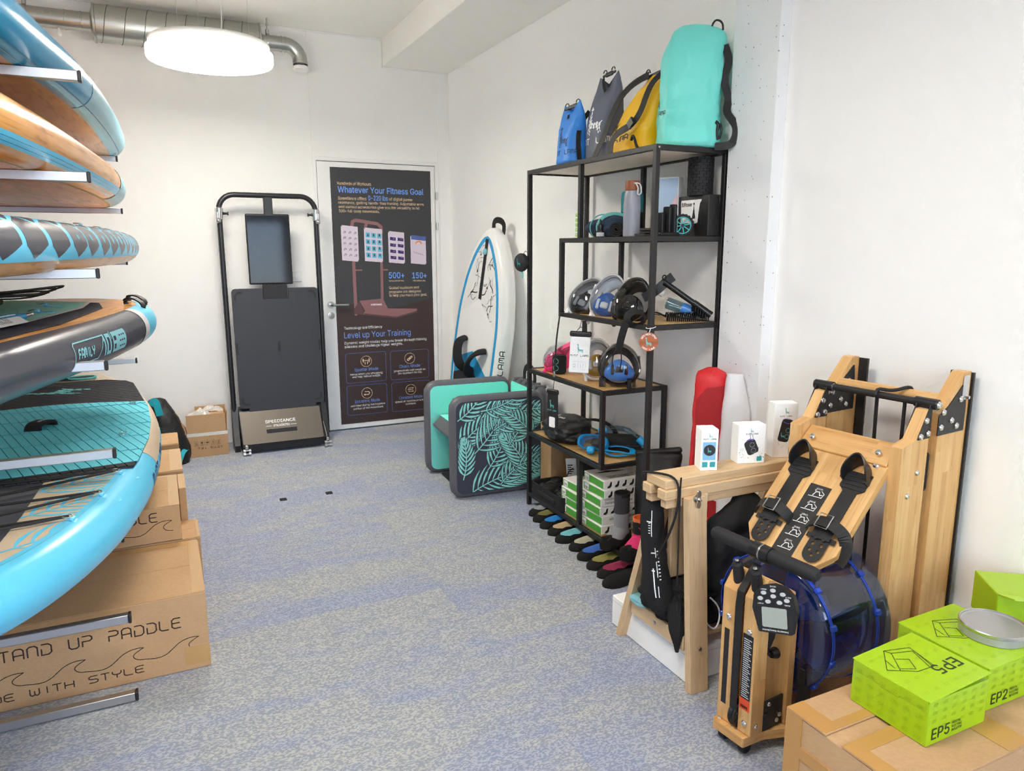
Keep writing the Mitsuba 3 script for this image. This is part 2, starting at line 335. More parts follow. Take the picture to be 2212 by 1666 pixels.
# ceiling lamps
mat("lamp_white", "#dcdcda", rough=0.4)
LR = 0.31
for i, (x, y, z) in enumerate(LAMP_POS):
    k = thing("ceiling_lamp", ["round white disc lamp hanging on thin wires in front of the duct", "round white disc lamp nearest the middle of the ceiling", "round white disc lamp near the window"][i], "lamp")
    add(k + "__rim", lathe([(0.02, .075), (LR * .93, .075), (LR * .955, .068), (LR * .955, .03), (LR * .94, .028)], 64, cap=False), "mat_lamp_white", X=M((x, y, z)))
    d = lathe([(LR * .95, .03), (LR, .028), (LR, -.012), (LR * .985, -.022), (LR * .9, -.026), (0.001, -.026)], 64, cap=False)
    d.invert() if d.face_normals[-1][2] > 0 else None
    kk = add(k + "__diffuser", d, "mat_lamp_white", X=M((x, y, z)))
    c = [1.0, 0.935, 0.83]
    scene[kk]["emitter"] = {"type": "area", "radiance": {"type": "rgb", "value": [LAMP_L[i] * q for q in c]}}
    for a in (100, 220, 340):
        a = math.radians(a); px, py = x + .2 * math.cos(a), y + .2 * math.sin(a)
        add(k + "__wire", rod((px, py, z + .07), (px, py, ZC), .0012, 5), "mat_steel")
    add(k + "__cable", tube(spline([(x + .05, y, z + .07), (x + .06, y, z + .3), (x + .02, y + .02, z + .42), (x, y, ZC)], 12), .003, 5), "mat_white_paper")
for i, (x, y) in enumerate(((0.561, 4.28), (0.829, 4.278))):
    k = thing("floor_outlet", ["small black cable outlet flap set in the carpet, nearer the paddle boards", "small black cable outlet flap set in the carpet, nearer the armchair"][i], "floor outlet", "cable outlets in the carpet")
    add(k + "__frame", bx(x - .02, x + .02, y - .022, y + .022, .0002, .0012, .0004), "mat_black_plastic", smooth=False)
    add(k + "__flap", cbox(.034, .03, .0012, .0004), "mat_black_rubber", X=M((x, y, .0032), rx=7))
# ---------------------------------------------------------------- door with poster
yd = YW
def onwall(off, x=0, z=0): return FR((x, yd - off, z), (1, 0, 0), (0, 0, 1))
struct("door_1", bx(1.149, 2.087, yd - .004, yd + .04, .012, 2.103, .001), "mat_white_lacquer", "white door carrying a dark printed poster")
add("door_1__frame", cat(bx(DX0, 1.145, yd - .014, yd + .1, 0, DZ), bx(2.091, DX1, yd - .014, yd + .1, 0, DZ), bx(1.145, 2.091, yd - .014, yd + .1, 2.107, DZ), bx(1.145, 2.091, yd + .045, yd + .1, 0, 2.107)), "mat_white_lacquer")
for z in (1.872, 1.63, .25):
    add("door_1__hinge", cat(bx(2.085, 2.108, yd - .022, yd - .012, z - .028, z + .028, .002), rod((2.098, yd - .022, z - .03), (2.098, yd - .022, z + .03), .007)), "mat_zinc")
add("door_1__handle", cat(xf(M((1.206, yd - .004, 1.02), rx=90), lathe([(.0, 0), (.027, 0), (.027, .008), (.0, .008)], 28)), tube([(1.206, yd - .01, 1.02), (1.206, yd - .05, 1.02), (1.215, yd - .058, 1.02), (1.336, yd - .058, 1.019)], .0105, 12)), "mat_steel")
add("door_1__lock", cat(xf(M((1.207, yd - .004, .936), rx=90), lathe([(0, 0), (.026, 0), (.026, .007), (.022, .008), (0, .008)], 28)), xf(M((1.207, yd - .012, .936), rx=90), extr(rrect(.01, .03, .005), .006))), "mat_steel")
mat("poster_dark", "#3a3a3e", rough=0.55); mat("poster_brown", "#3d2d2c", rough=0.55); mat("poster_peach", "#e9c6a6", rough=0.6); mat("poster_blue", "#6f9be6", rough=0.6)
mat("poster_rose", "#8d6265", rough=0.6); mat("poster_rose_dark", "#5d3d40", rough=0.6); mat("poster_lilac", "#d9cbdb", rough=0.6); mat("poster_sky", "#5fb4d6", rough=0.6); mat("poster_indigo", "#352a72", rough=0.6); mat("poster_line", "#5064a8", rough=0.6); mat("orange_print", "#e58a3a", rough=0.6)
P_ = thing("door_poster", "tall dark printed fitness poster filling the white door", "poster")
add(P_ + "__sheet", bx(1.247, 2.051, yd - .0075, yd - .0045, .05, 2.064, .0005), "mat_poster_dark", smooth=False)
arc = [(1.247 + .804 * t, 1.052 - .075 * math.sin(math.pi * min(1, t * 1.0)) + .004 * t) for t in np.linspace(0, 1, 24)]
add(P_ + "__lower_ground", xf(onwall(.0079), flat(Polygon(arc + [(2.051, .05), (1.247, .05)]))), "mat_poster_brown")
def pt(part, items, m, bold=False, off=.0086):
    for t, x, z, h, w in items: add(P_ + "__" + part, xf(onwall(off, x, z), text(t, h, w, bold)), m, smooth=False)
pt("heading", [("Whatever Your Fitness Goal", 1.30, 1.878, .044, .69), ("0-220 lbs", 1.535, 1.824, .036, .157), ("500+", 1.68, 1.217, .046, .13), ("150+", 1.876, 1.213, .046, .125)], "mat_poster_blue", True)
pt("heading", [("Level up Your Training", 1.30, .75, .047, .55), ("Spotter Mode", 1.373, .478, .025, .194), ("Chain Mode", 1.745, .479, .025, .18), ("Eccentric Mode", 1.366, .217, .025, .205), ("Constant Mode", 1.735, .215, .025, .205)], "mat_poster_blue", False)
pt("lettering", [("Hundreds of Workouts", 1.297, 1.934, .024, .265), ("Speediance offers", 1.30, 1.824, .023, .22), ("of digital power", 1.703, 1.826, .023, .195), ("resistance, getting hands-free training. Adjustable arms", 1.30, 1.793, .021, .69),
   ("and various accessories give you the versatility to hit", 1.301, 1.761, .021, .65), ("500+ full-body movements.", 1.303, 1.729, .021, .318), ("Guided workouts and", 1.679, 1.129, .021, .25), ("programs are designed", 1.679, 1.098, .021, .268), ("to help you reach your goal.", 1.679, 1.069, .021, .32),
   ("Movements", 1.682, 1.19, .013, .124), ("Workouts", 1.882, 1.187, .013, .105)], "mat_poster_peach")
pt("lettering", [("Technology and Efficiency", 1.302, .82, .021, .31), ("Dynamic weight modes help you break through training", 1.301, .701, .021, .685), ("plateaus and challenge higher weights.", 1.301, .672, .021, .48),
   ("sense when you struggling", 1.335, .447, .016, .265), ("and help reduce weight.", 1.35, .425, .016, .235), ("progressively add weight as", 1.70, .449, .016, .27), ("you approach the top.", 1.73, .427, .016, .21), ("add load during the negative", 1.33, .188, .016, .283), ("portion of the movement.", 1.35, .163, .016, .25), ("speed of resistance is held", 1.70, .187, .016, .275), ("constant.", 1.79, .163, .016, .09)], "mat_print_white")
for (x0, x1, z0, z1) in ((1.301, 1.634, .383, .628), (1.67, 2.002, .382, .625), (1.30, 1.633, .117, .364), (1.672, 2.005, .112, .361)):
    r = rrect(x1 - x0, z1 - z0, .02, (x0 + x1) / 2, (z0 + z1) / 2); add(P_ + "__mode_panel", xf(onwall(.0084), flat(r.difference(r.buffer(-.003)))), "mat_poster_line")
def ring(x, z, r, w): return Point(x, z).buffer(r).difference(Point(x, z).buffer(r - w))
L = lambda *p, w=.006: LineString(p).buffer(w / 2, quad_segs=3)
ic = [ring(x, z, .045, .003) for x, z in ((1.469, .555), (1.836, .555), (1.466, .293), (1.838, .29))]
x, z = 1.469, .562; ic += [L((x - .03, z), (x + .03, z), w=.005), L((x - .024, z - .012), (x - .024, z + .012), w=.008), L((x + .024, z - .012), (x + .024, z + .012), w=.008), L((x - .01, z - .03), (x - .01, z - .012)), L((x + .01, z - .03), (x + .01, z - .012))]
x, z = 1.836, .555; ic += [affinity.rotate(b.difference(b.buffer(-.006)), 38, origin=(x, z)) for b in (rrect(.034, .018, .009, x - .011, z), rrect(.034, .018, .009, x + .011, z))]
x, z = 1.466, .293; ic += [LineString([(x - .018, z - .012), (x + .012, z - .012), (x + .02, z - .004), (x + .02, z + .004), (x + .012, z + .012), (x - .016, z + .012)]).buffer(.003), Polygon([(x - .03, z - .012), (x - .014, z - .003), (x - .014, z - .021)])]
x, z = 1.838, .29
for q, s in ((.014, 1), (0, -1), (-.014, 1)): ic += [L((x - .02, z + q), (x + .02, z + q), w=.004), Polygon([(x + s * .027, z + q), (x + s * .015, z + q + .006), (x + s * .015, z + q - .006)])]
add(P_ + "__icons", xf(onwall(.0086), flat(unary_union(ic))), "mat_poster_peach")
# the machine printed on the poster
add(P_ + "__printed_frame", xf(onwall(.0082), flat(unary_union([LineString([(1.403, .94), (1.398, 1.63), (1.405, 1.66), (1.43, 1.67), (1.60, 1.645), (1.63, 1.62), (1.632, 1.58)]).buffer(.013), LineString([(1.62, 1.05), (1.625, 1.37)]).buffer(.011), LineString([(1.41, 1.285), (1.46, 1.285)]).buffer(.006), LineString([(1.625, 1.285), (1.67, 1.285)]).buffer(.006), LineString([(1.515, 1.655), (1.50, 1.60)]).buffer(.012)]))), "mat_poster_rose")
add(P_ + "__printed_base", xf(onwall(.0083), flat(unary_union([Polygon([(1.433, 1.044), (1.625, 1.056), (1.665, .975), (1.48, .955)]), Polygon([(1.47, .958), (1.665, .975), (1.91, .965), (1.91, .935), (1.735, .893), (1.46, .935)])]))), "mat_poster_rose")
add(P_ + "__printed_shade", xf(onwall(.0085), flat(unary_union([Polygon([(1.39, .985), (1.433, 1.04), (1.47, .955), (1.46, .93), (1.39, .94)]), Polygon([(1.47, .93), (1.735, .893), (1.91, .935), (1.91, .948), (1.735, .905), (1.47, .943)])]))), "mat_poster_rose_dark")
pt("lettering", [("SPEEDIANCE", 1.525, 1.003, .013, .09)], "mat_print_white", True, .0087)
def quad(x0, x1, z0, z1, sk): return Polygon([(x0, z0), (x1, z0 - sk), (x1, z1 - sk), (x0, z1)])
for n_, (x0, x1, z0, z1) in enumerate(((1.318, 1.443, 1.372, 1.632), (1.498, 1.637, 1.365, 1.615), (1.692, 1.818, 1.352, 1.59), (1.876, 2.0, 1.343, 1.56))):
    s_ = add(P_ + "__screen", cat(xf(onwall(.0086), flat(quad(x0 - .007, x1 - .007, z0 - .009, z1 - .009, .012))), xf(onwall(.0089), flat(quad(x0, x1, z0, z1, .012)))), "mat_poster_lilac", smooth=False)
    ti, nc, nr = [], (3, 3, 2, 1)[n_], (5, 4, 4, 1)[n_]
    for i in range(nc):
        for j in range(nr):
            u0, u1 = (x1 - x0) * (i + .12) / nc, (x1 - x0) * (i + .88) / nc; v0 = (z1 - z0) * (.86 - (j + .75) * .83 / nr); v1 = v0 + (z1 - z0) * .83 / nr * (.72 if n_ < 2 else .5)
            q = quad(x0 + u0, x0 + u1, z0 + v0, z0 + v1, .012 / nc)
            if n_ == 0: q = affinity.translate(LineString([(0, 0), (.004, .012), (.012, .016), (.018, .008), (.01, .002)]).buffer(.0018), x0 + u0 + .006, z0 + v0 + .008)
            if n_ == 3: q = Polygon([(x0, z1 - .035), (x1, z1 - .047), (x1, z1 - .012), (x0, z1)])
            ti.append(affinity.translate(q, 0, -.012 * i / nc))
    add(s_ + "__picture", xf(onwall(.0092), flat(unary_union(ti))), ["mat_poster_dark", "mat_poster_sky", "mat_poster_indigo", "mat_poster_line"][n_])
    if n_ == 1: add(s_ + "__figure", xf(onwall(.0094), flat(unary_union([affinity.translate(Polygon([(-.006, -.012), (.007, -.012), (.004, .004), (0, .012), (-.004, .004)]), x0 + (x1 - x0) * (i + .5) / 3, z0 + (z1 - z0) * (.86 - (j + .5) * .83 / 4) + .005) for i in range(3) for j in range(4)]))), "mat_poster_dark")
    if n_ == 2: add(s_ + "__figure", xf(onwall(.0094), flat(unary_union([affinity.translate(Polygon([(-.01, -.006), (.012, -.006), (.004, .004), (0, .008)]), x0 + (x1 - x0) * (i + .6) / 2, z0 + (z1 - z0) * (.86 - (j + .5) * .83 / 4) - .001) for i in range(2) for j in range(4)]))), "mat_poster_rose")
    if n_ == 3:
        a = [(x0 + .062 + .024 * math.cos(t), z1 - .075 + .024 * math.sin(t)) for t in np.linspace(.1, math.pi - .1, 14)]
        add(s_ + "__gauge", xf(onwall(.0094), flat(LineString(a).buffer(.005, cap_style="flat"))), "mat_orange_print")
        add(s_ + "__curve", xf(onwall(.0094), flat(LineString([(x0 + .015 + .007 * i, z1 - .135 - .002 * i + .006 * math.sin(i * 1.9)) for i in range(14)]).buffer(.0012))), "mat_poster_rose")
# thermostat
t = thing("wall_thermostat", "square white thermostat plate with a round dial behind the training machine", "thermostat")
add(t + "__plate", bx(.915, .994, yd - .016, yd, 1.205, 1.291, .004), "mat_white_lacquer")
add(t + "__dial", xf(M((.957, yd - .016, 1.243), rx=90), lathe([(0, 0), (.014, 0), (.0125, .008), (0, .008)], 20)), "mat_white_paper")
add(t + "__mark", bx(.925, .96, yd - .0164, yd - .016, 1.272, 1.2735, 0), "mat_grey_paper", smooth=False); add(t + "__mark", bx(.93, .955, yd - .0164, yd - .016, 1.219, 1.2203, 0), "mat_grey_paper", smooth=False)
# ---------------------------------------------------------------- training machine
mat("gym_dark", "#2f3037", rough=0.5); mat("gym_bronze", "#6e675f", rough=0.42, metal=0.6); mat("gym_tube", "#232428", rough=0.3); mat("screen_glass", "#10151c", rough=0.06, spec=0.35)
mat("pad_dark", "#2a2b30", rough=0.8)
G = thing("training_machine", "tall black cable training machine with screen leaning on the far wall", "exercise machine")
xl, xr = .423, 1.085
def gy(z): return 5.545 + .045 * z / 1.8
P = [(xl, gy(.06), .06), (xl, gy(.8), .8), (xl, gy(1.70), 1.70)]
for a in np.linspace(0, 90, 9)[1:]: P.append((xl + .105 * (1 - math.cos(math.radians(a))), gy(1.8), 1.72 + .105 * math.sin(math.radians(a))))
P += [(xr - (p[0] - xl), p[1], p[2]) for p in P[::-1]]
add(G + "__frame", tube(P, .0185, 14, up=(0, 1, 0)), "mat_gym_tube")
add(G + "__screen_bracket", bx(.722, .782, 5.57, 5.605, 1.68, 1.815, .004), "mat_gym_tube")
sx = M((.742, 5.575, 1.448), rx=-2, rz=-1)
add(G + "__screen", rbox(.302, .026, .497, .009), "mat_black_plastic", X=sx)
add(G + "__screen__glass", bx(-.142, .142, -.0142, -.0132, -.236, .236, .0003), "mat_screen_glass", X=sx, smooth=False)
px = M((.763, 5.53, .70), rx=-3.2)        # folded platform
pl = unary_union([rrect(.602, .86, .028, 0, .043), sbox(-.238, -.47, .238, 0)]).buffer(-.004).buffer(.004)
neck = sbox(-.09, .395, .09, .48)
slab = extr(pl.difference(neck), .028)
add(G + "__platform", xf(px @ FR((0, .012, 0), (1, 0, 0), (0, 0, 1)), slab), "mat_gym_dark")
add(G + "__neck_plate", bx(-.085, .085, -.006, .03, .385, .50, .003), "mat_pad_dark", X=px)
pads = []
for s in (-1, 1):
    for zc, q in ((.445, 1), (-.36, -1)):
        a = [(s * (.25 + .03 * math.cos(t)), zc + q * (-.03 + .03 * math.sin(t))) for t in np.linspace(0, math.pi / 2, 7)]
        pads.append(LineString([(a[0][0], a[0][1] - q * .02)] + a + [(a[-1][0] - s * .02, a[-1][1])]).buffer(.006, cap_style="flat"))
for g in pads: add(G + "__grip_pad", xf(px @ FR((0, -.0165, 0), (1, 0, 0), (0, 0, 1)), extr(g, .003)), "mat_pad_dark")
for cx, cz, w, h in ((0, .05, .014, .075), (-.29, .05, .014, .075), (.29, .05, .014, .075), (.02, -.455, .085, .012)):
    add(G + "__grip_pad", bx(cx - w / 2, cx + w / 2, -.0195, -.014, cz - h / 2, cz + h / 2, .001), "mat_pad_dark", X=px)
sd = [(5.53, .31), (5.60, .31), (5.66, .02), (5.37, .02), (5.365, .075), (5.495, .285)]
add(G + "__base", extr(Polygon(sd), .575), "mat_gym_tube", X=FR((.452, 0, 0), (0, 1, 0), (0, 0, 1)))
bp = np.array([[5.363, .072], [5.493, .283]]); d = bp[1] - bp[0]; lb = np.linalg.norm(d)
bf = FR((.455, 5.3605, .075), (1, 0, 0), (0, d[0], d[1]))
add(G + "__front_panel", extr(rrect(.565, lb, .012, .2825, lb / 2), .005), "mat_gym_bronze", X=bf)
add(G + "__lettering", cat(xf(bf @ M((.165, .148, .0054)), text("SPEEDIANCE", .022, .215, True)), xf(bf @ M((.22, .117, .0054)), text("GYM MONSTER", .017, .115, True)), xf(bf, flat(unary_union([sbox(.168, .123, .21, .126), sbox(.34, .123, .383, .126)]), .0055))), "mat_print_white", smooth=False)
add(G + "__grille", extr(rrect(.215, .03, .002, .275, .085), .0012, .005), "mat_pad_dark", X=bf)
for x, s in ((.425, -1), (1.062, 1)):
    pr = Polygon([(5.47, 0), (5.62, 0), (5.64, .06), (5.60, .34), (5.55, .34), (5.50, .17), (5.455, .05)]).buffer(-.008).buffer(.008)
    add(G + "__side_foot", extr(pr, .038), "mat_gym_tube", X=FR((x - .019, 0, 0.0), (0, 1, 0), (0, 0, 1)))
for x, y in ((.475, 5.338), (1.045, 5.338)):
    add(G + "__cable_end", cat(rod((x - .012, y + .09, .18), (x, y + .02, .06), .004), rbox(.022, .022, .03, .005, at=(x, y + .01, .062)), *[xf(M((x + dx, y, zz), ry=90), lathe([(0, -.008), (.013, -.008), (.013, .008), (0, .008)], 14)) for dx in (-.018, .018) for zz in (.016, .04)], rod((x - .026, y, .016), (x + .026, y, .016), .005), rod((x - .026, y, .04), (x + .026, y, .04), .005)), "mat_chrome")
for x, s in ((xl, 1), (xr, -1)):
    y = gy(1.7)
    add(G + "__slider", cat(xf(M((x, y, 1.655)), lathe([(.0, 0), (.027, 0), (.028, .01), (.028, .075), (.022, .082), (.0, .082)], 16)), rbox(.02, .04, .05, .006, at=(x - s * .012, y - .022, 1.68)), xf(M((x - s * .01, y - .03, 1.645)), trimesh.creation.icosphere(2, .018))), "mat_chrome")
    add(G + "__slider_knob", xf(M((x + s * .024, y - .01, 1.695), ry=90 * s), lathe([(0, 0), (.011, 0), (.008, .012), (.007, .026), (.012, .029), (.012, .036), (0, .038)], 14)), "mat_gym_tube")
# ---------------------------------------------------------------- ventilation duct
ya, za = 5.63, 2.862
D = thing("ventilation_duct", "galvanised round duct with a thick silencer along the far wall", "duct")
def xcyl(x0, x1, r, n=28): return xf(M((x0, ya, za), ry=90), lathe([(r, 0), (r, x1 - x0)], n, cap=False))
add(D + "__pipe", cat(xcyl(-1.9, -.25, .058), *[xf(M((q, ya, za), ry=90), lathe([(.058, -.004), (.061, -.003), (.061, .003), (.058, .004)], 28, cap=False)) for q in (-.62, -.39, -.30)]), "mat_zinc")
add(D + "__silencer", xf(M((-.232, ya, za), ry=90), lathe([(.05, -.02), (.06, -.018), (.112, 0), (.118, -.004), (.118, .008), (.112, .012), (.112, .99), (.118, .993), (.118, 1.004), (.11, 1.0), (.05, 1.02)], 40)), "mat_zinc")
hx = [(-.225 + .98 * t, ya + .1125 * math.cos(a), za + .1125 * math.sin(a)) for t, a in ((i / 400, -i / 400 * 2 * math.pi * 8.5) for i in range(401))]
add(D + "__seam", tube(hx, .0022, 5), "mat_dark_seam")
el = [(.77, ya, za), (.90, ya, za)] + [(.94 + .1 * math.sin(a), ya, za - .1 * (1 - math.cos(a))) for a in np.linspace(0, math.pi / 2, 9)] + [(1.04, ya, za - .125)]
add(D + "__elbow", cat(tube(el, .05, 24, up=(0, 1, 0)), *[xf(M((q, ya, za), ry=90), lathe([(.05, -.004), (.0535, -.003), (.0535, .003), (.05, .004)], 24, cap=False)) for q in (.915, .94)], xf(M((1.04, ya, za - .11)), lathe([(.05, -.01), (.053, -.008), (.053, .008), (.05, .01)], 24, cap=False))), "mat_zinc")
add(D + "__valve", xf(M((1.04, ya, za - .168)), lathe([(.0, .0), (.036, .002), (.05, .004), (.056, .014), (.056, .02), (.048, .022), (.047, .04), (0.0, .04)], 28)), "mat_white_lacquer")
add(D + "__gasket", xf(M((1.04, ya, za - .133)), lathe([(.047, 0), (.05, .002), (.05, .012), (.047, .014)], 24)), "mat_black_rubber")
for x, r in ((-.60, .06), (.825, .052)):
    a = np.linspace(0, 2 * math.pi, 25)[:-1]
    add(D + "__hanger", cat(tube([(x, ya + (r + .003) * math.cos(q), za + (r + .003) * math.sin(q)) for q in a], .003, 6, True, ry=.011, up=(1, 0, 0)), rod((x, ya, za + r), (x, ya, ZC), .0045), xf(M((x, ya, za + r + .005)), lathe([(0, 0), (.013, 0), (.013, .028), (0, .028)], 6)), xf(M((x, ya, za + r + .06)), lathe([(0, 0), (.009, 0), (.009, .012), (0, .012)], 6))), "mat_zinc")
for x, r in ((-.63, .06), (-.5, .06), (-.46, .06), (-.38, .06), (-.31, .06), (-.2, .115), (.88, .052), (.93, .052)): add(D + "__screw", trimesh.creation.icosphere(1, .004), "mat_chrome", X=M((x, ya - r * .94, za + r * .3)))
k = thing("pipe_sensor", "tiny clear glass sprinkler bulb hanging under the far duct", "sprinkler")
add(k + "__socket", xf(M((-.428, 5.62, za - .104)), lathe([(0, 0), (.011, 0), (.011, .012), (.014, .014), (.014, .03), (.006, .034), (.006, .05), (0, .05)], 14)), "mat_white_lacquer")
add(k + "__bulb", xf(M((-.428, 5.62, za - .15)), lathe([(0, 0), (.009, .003), (.011, .01), (.011, .044), (0, .046)], 14)), "mat_clear")
# ---------------------------------------------------------------- black steel shelving unit
mat("laminate", "#dccfbd", rough=.5)
SX0, SX1, SY0, SY1, q = 1.817, 2.193, 2.462, 3.590, .022
S = thing("shelving_unit", "tall black steel shelving unit with stepped oak shelves against the right wall", "shelf")
def post(x, y, z0, z1): add(S + "__post", bx(x, x + q, y, y + q, z0, z1, .0015), "mat_black_metal")
for x in (SX0, SX1 - q):
    for y in (SY0, SY1 - q): post(x, y, 0, 1.857)
    post(x, 3.04, 1.50, 1.835); post(x, 3.215, 1.135, 1.48); post(x, 2.815, .435, .775); post(x, 3.01, .077, .415)
LV = [(1.857, SY0, SY1), (1.50, SY0, 3.237), (1.135, SY0, 3.237), (.795, 2.815, SY1), (.435, 2.815, SY1), (.077, SY0, SY1)]
for z, y0, y1 in LV:
    k = add(S + "__shelf_frame", cat(bx(SX0, SX0 + q, y0, y1, z - q, z, .0015), bx(SX1 - q, SX1, y0, y1, z - q, z, .0015), bx(SX0 + q, SX1 - q, y0, y0 + q, z - q, z, .0015), bx(SX0 + q, SX1 - q, y1 - q, y1, z - q, z, .0015)), "mat_black_metal")
    addw(S + "__shelf_board", bx(SX0 + .012, SX1 - .012, y0 + .012, y1 - .012, z - .012, z - .003, .001), "mat_oak", grain=1)
    add(S + "__shelf_underside", bx(SX0 + .013, SX1 - .013, y0 + .013, y1 - .013, z - .014, z - .0121, .0005), "mat_laminate", smooth=False)
add(S + "__screw", xf(M((SX0 - .001, 2.75, .066), ry=-90), lathe([(0, 0), (.006, 0), (.004, .003), (0, .004)], 10)), "mat_chrome")
add(S + "__screw", xf(M((1.83, SY0 - .001, 1.845), rx=90), lathe([(0, 0), (.005, 0), (.004, .003), (0, .004)], 10)), "mat_chrome")

# ---------------------------------------------------------------- dry bags on top
mat("bag_blue", "#2f86e0", rough=0.45); mat("bag_grey", "#5b6272", rough=0.5); mat("bag_yellow", "#efb90c", rough=0.45); mat("bag_teal", "#74e0d6", rough=0.45); mat("print_navy", "#173a6b", rough=0.6)
def bag(cx, cy, z0, prof, n=56, seed=0, amp=.004, rot=0.0, m=40, ang=None):
    """soft bag: prof rows (height, half size along, half size across, shift x, shift y, horn lift); returns mesh and surface function"""
    prof = np.array(prof, float); h = np.linspace(prof[0, 0], prof[-1, 0], m)
    from scipy.interpolate import PchipInterpolator
    I = PchipInterpolator(prof[:, 0], prof[:, 1:]); ca, sa = math.cos(math.radians(rot)), math.sin(math.radians(rot))
    def surf(th, hh, bump=True):
        a, b, dx, dy, lift = I(hh).T if np.ndim(hh) else I(hh)
        e = .8; c, s = np.sign(np.cos(th)) * np.abs(np.cos(th)) ** e, np.sign(np.sin(th)) * np.abs(np.sin(th)) ** e
        u, v = a * c, b * s; z = z0 + hh + lift * (np.abs(np.cos(th)) ** 2.2)
        p = np.stack(np.broadcast_arrays(cx + dx + u * ca - v * sa, cy + dy + u * sa + v * ca, z), -1)
        if bump:
            f = (meshkit.fbm(p * 14 + seed, 3, seed) - .5) * 2 * amp + (np.abs(meshkit.noise(p * np.array([18, 18, 9]) + seed * 3.1) - .5) - .2) * amp * 2.2
            nn = np.stack(np.broadcast_arrays(c * ca - s * sa, c * sa + s * ca, 0 * z), -1); p = p + nn * (f * np.minimum(1, hh / .03 + .15))[..., None] if np.ndim(f) else p + nn * f
        return p
    th = np.arange(n) * 2 * np.pi / n
    rings = [surf(th, np.full(n, x)) for x in h]
    return loft(rings), surf
def onbag(surf, th0, R, hc):
    def fn(x, y):
        th, hh = th0 + x / R, hc + y
        p = surf(th, hh); e = 1e-3
        n = np.cross(surf(th + e / R, hh) - p, surf(th, hh + e) - p); n /= np.linalg.norm(n, axis=1, keepdims=True)
        return p, n
    return fn
def brand(key, surf, th0, R, hc, h, m):
    lt = strokes("MINT LAMA", h * .165, h * .03, wide=1.25); lt = affinity.translate(lt, -lt.bounds[2] / 2, -h * .28)
    lm = affinity.translate(llama(h * .8), -h * .4, -h * .02)
    add(key + "__print", wrap(unary_union([lt]), onbag(surf, th0, R, hc), .012), m, smooth=False)
    add(key + "__emblem", wrap(lm, onbag(surf, th0, R, hc), .012), m, smooth=False)
def buckle(key, a, b, up=(0, 0, 1)):
    a, b = np.array(a, float), np.array(b, float); d = b - a; L_ = np.linalg.norm(d); X = FR((a + b) / 2, d, up)
    add(key + "__buckle", cat(xf(X, rbox(L_ * .5, .02, .01, .004, 6)), xf(X, rbox(L_ * .95, .012, .006, .0028, 6)), *[xf(X, tube([(s * L_ * .3 + .014 * math.cos(q_), .012 + .012 * math.sin(q_), 0) for q_ in np.linspace(0, math.pi, 8)], .0025, 6)) for s in (-1, 1)]), "mat_black_plastic")
RT = 1.857
# blue
k = thing("dry_bag", "small bright blue dry bag, leftmost on top of the shelving unit", "dry bag")
m_, sf = bag(1.925, 3.305, RT, [(0, .085, .055, 0, 0, 0), (.015, .10, .068, 0, 0, 0), (.10, .094, .064, 0, 0, 0), (.18, .108, .05, 0, 0, .01), (.215, .118, .03, 0, 0, .03), (.235, .10, .012, 0, 0, .055), (.243, .092, .009, 0, 0, .06)], seed=3, rot=84, amp=.003)
add(k + "__body", m_, "mat_bag_blue", smooth=50); brand(k, sf, math.pi / 2 + .25, .085, .085, .125, "mat_print_navy")
buckle(k, (1.935, 3.235, RT + .292), (1.915, 3.375, RT + .278))
add(k + "__strap", strap(spline([(1.965, 3.21, RT + .25), (1.93, 3.22, RT + .20), (1.895, 3.195, RT + .12), (1.9, 3.19, RT + .02)], 16), .022, .0018, up=(-.4, -1, 0)), "mat_black_fabric")
add(k + "__strap", strap(spline([(1.93, 3.34, RT + .265), (1.91, 3.32, RT + .225), (1.92, 3.27, RT + .228), (1.93, 3.24, RT + .25)], 12), .02, .0018, up=(-1, 0, .3)), "mat_black_fabric")
# grey
k = thing("dry_bag", "slate grey dry bag between the blue and the yellow bag", "dry bag")
m_, sf = bag(1.985, 3.10, RT, [(0, .095, .055, 0, 0, 0), (.015, .112, .075, 0, 0, 0), (.12, .108, .075, 0, 0, 0), (.23, .112, .058, .005, 0, .01), (.275, .116, .04, .01, -.004, .025), (.30, .092, .02, .012, -.008, .075), (.315, .08, .011, .012, -.01, .085)], seed=8, rot=88, amp=.003)
add(k + "__body", m_, "mat_bag_grey", smooth=50); brand(k, sf, math.pi / 2 + .15, .095, .125, .16, "mat_print_white")
buckle(k, (1.995, 3.03, RT + .402), (1.995, 3.145, RT + .398))
add(k + "__strap", strap(spline([(1.99, 3.13, RT + .39), (1.975, 3.10, RT + .345), (1.97, 3.08, RT + .32)], 8), .018, .0018, up=(-1, 0, .2)), "mat_black_fabric")
# yellow
k = thing("dry_bag", "yellow dry bag slumped to the right with black shoulder strap", "dry bag")
m_, sf = bag(2.00, 2.84, RT, [(0, .165, .07, 0, .03, 0), (.02, .178, .088, 0, .03, 0), (.10, .165, .088, 0, .01, 0), (.20, .145, .07, .01, -.03, 0), (.27, .13, .045, .015, -.075, 0), (.315, .105, .016, .02, -.11, 0.006), (.33, .10, .012, .02, -.115, .012)], seed=15, rot=82, amp=.008)
add(k + "__body", m_, "mat_bag_yellow", smooth=50); brand(k, sf, math.pi / 2 - .55, .11, .10, .13, "mat_print_black")
add(k + "__buckle", cat(xf(FR((2.02, 2.73, RT + .338), (0.05, -1, .1), (0, 0, 1)), rbox(.17, .016, .014, .005, 6)), *[xf(FR((2.01, y, RT + .345), (0, -1, 0), (0, 0, 1)), tube([(.015 * math.cos(a), .016 * math.sin(a), 0) for a in np.linspace(0, math.pi, 8)], .003, 6)) for y in (2.80, 2.65)]), "mat_black_plastic")
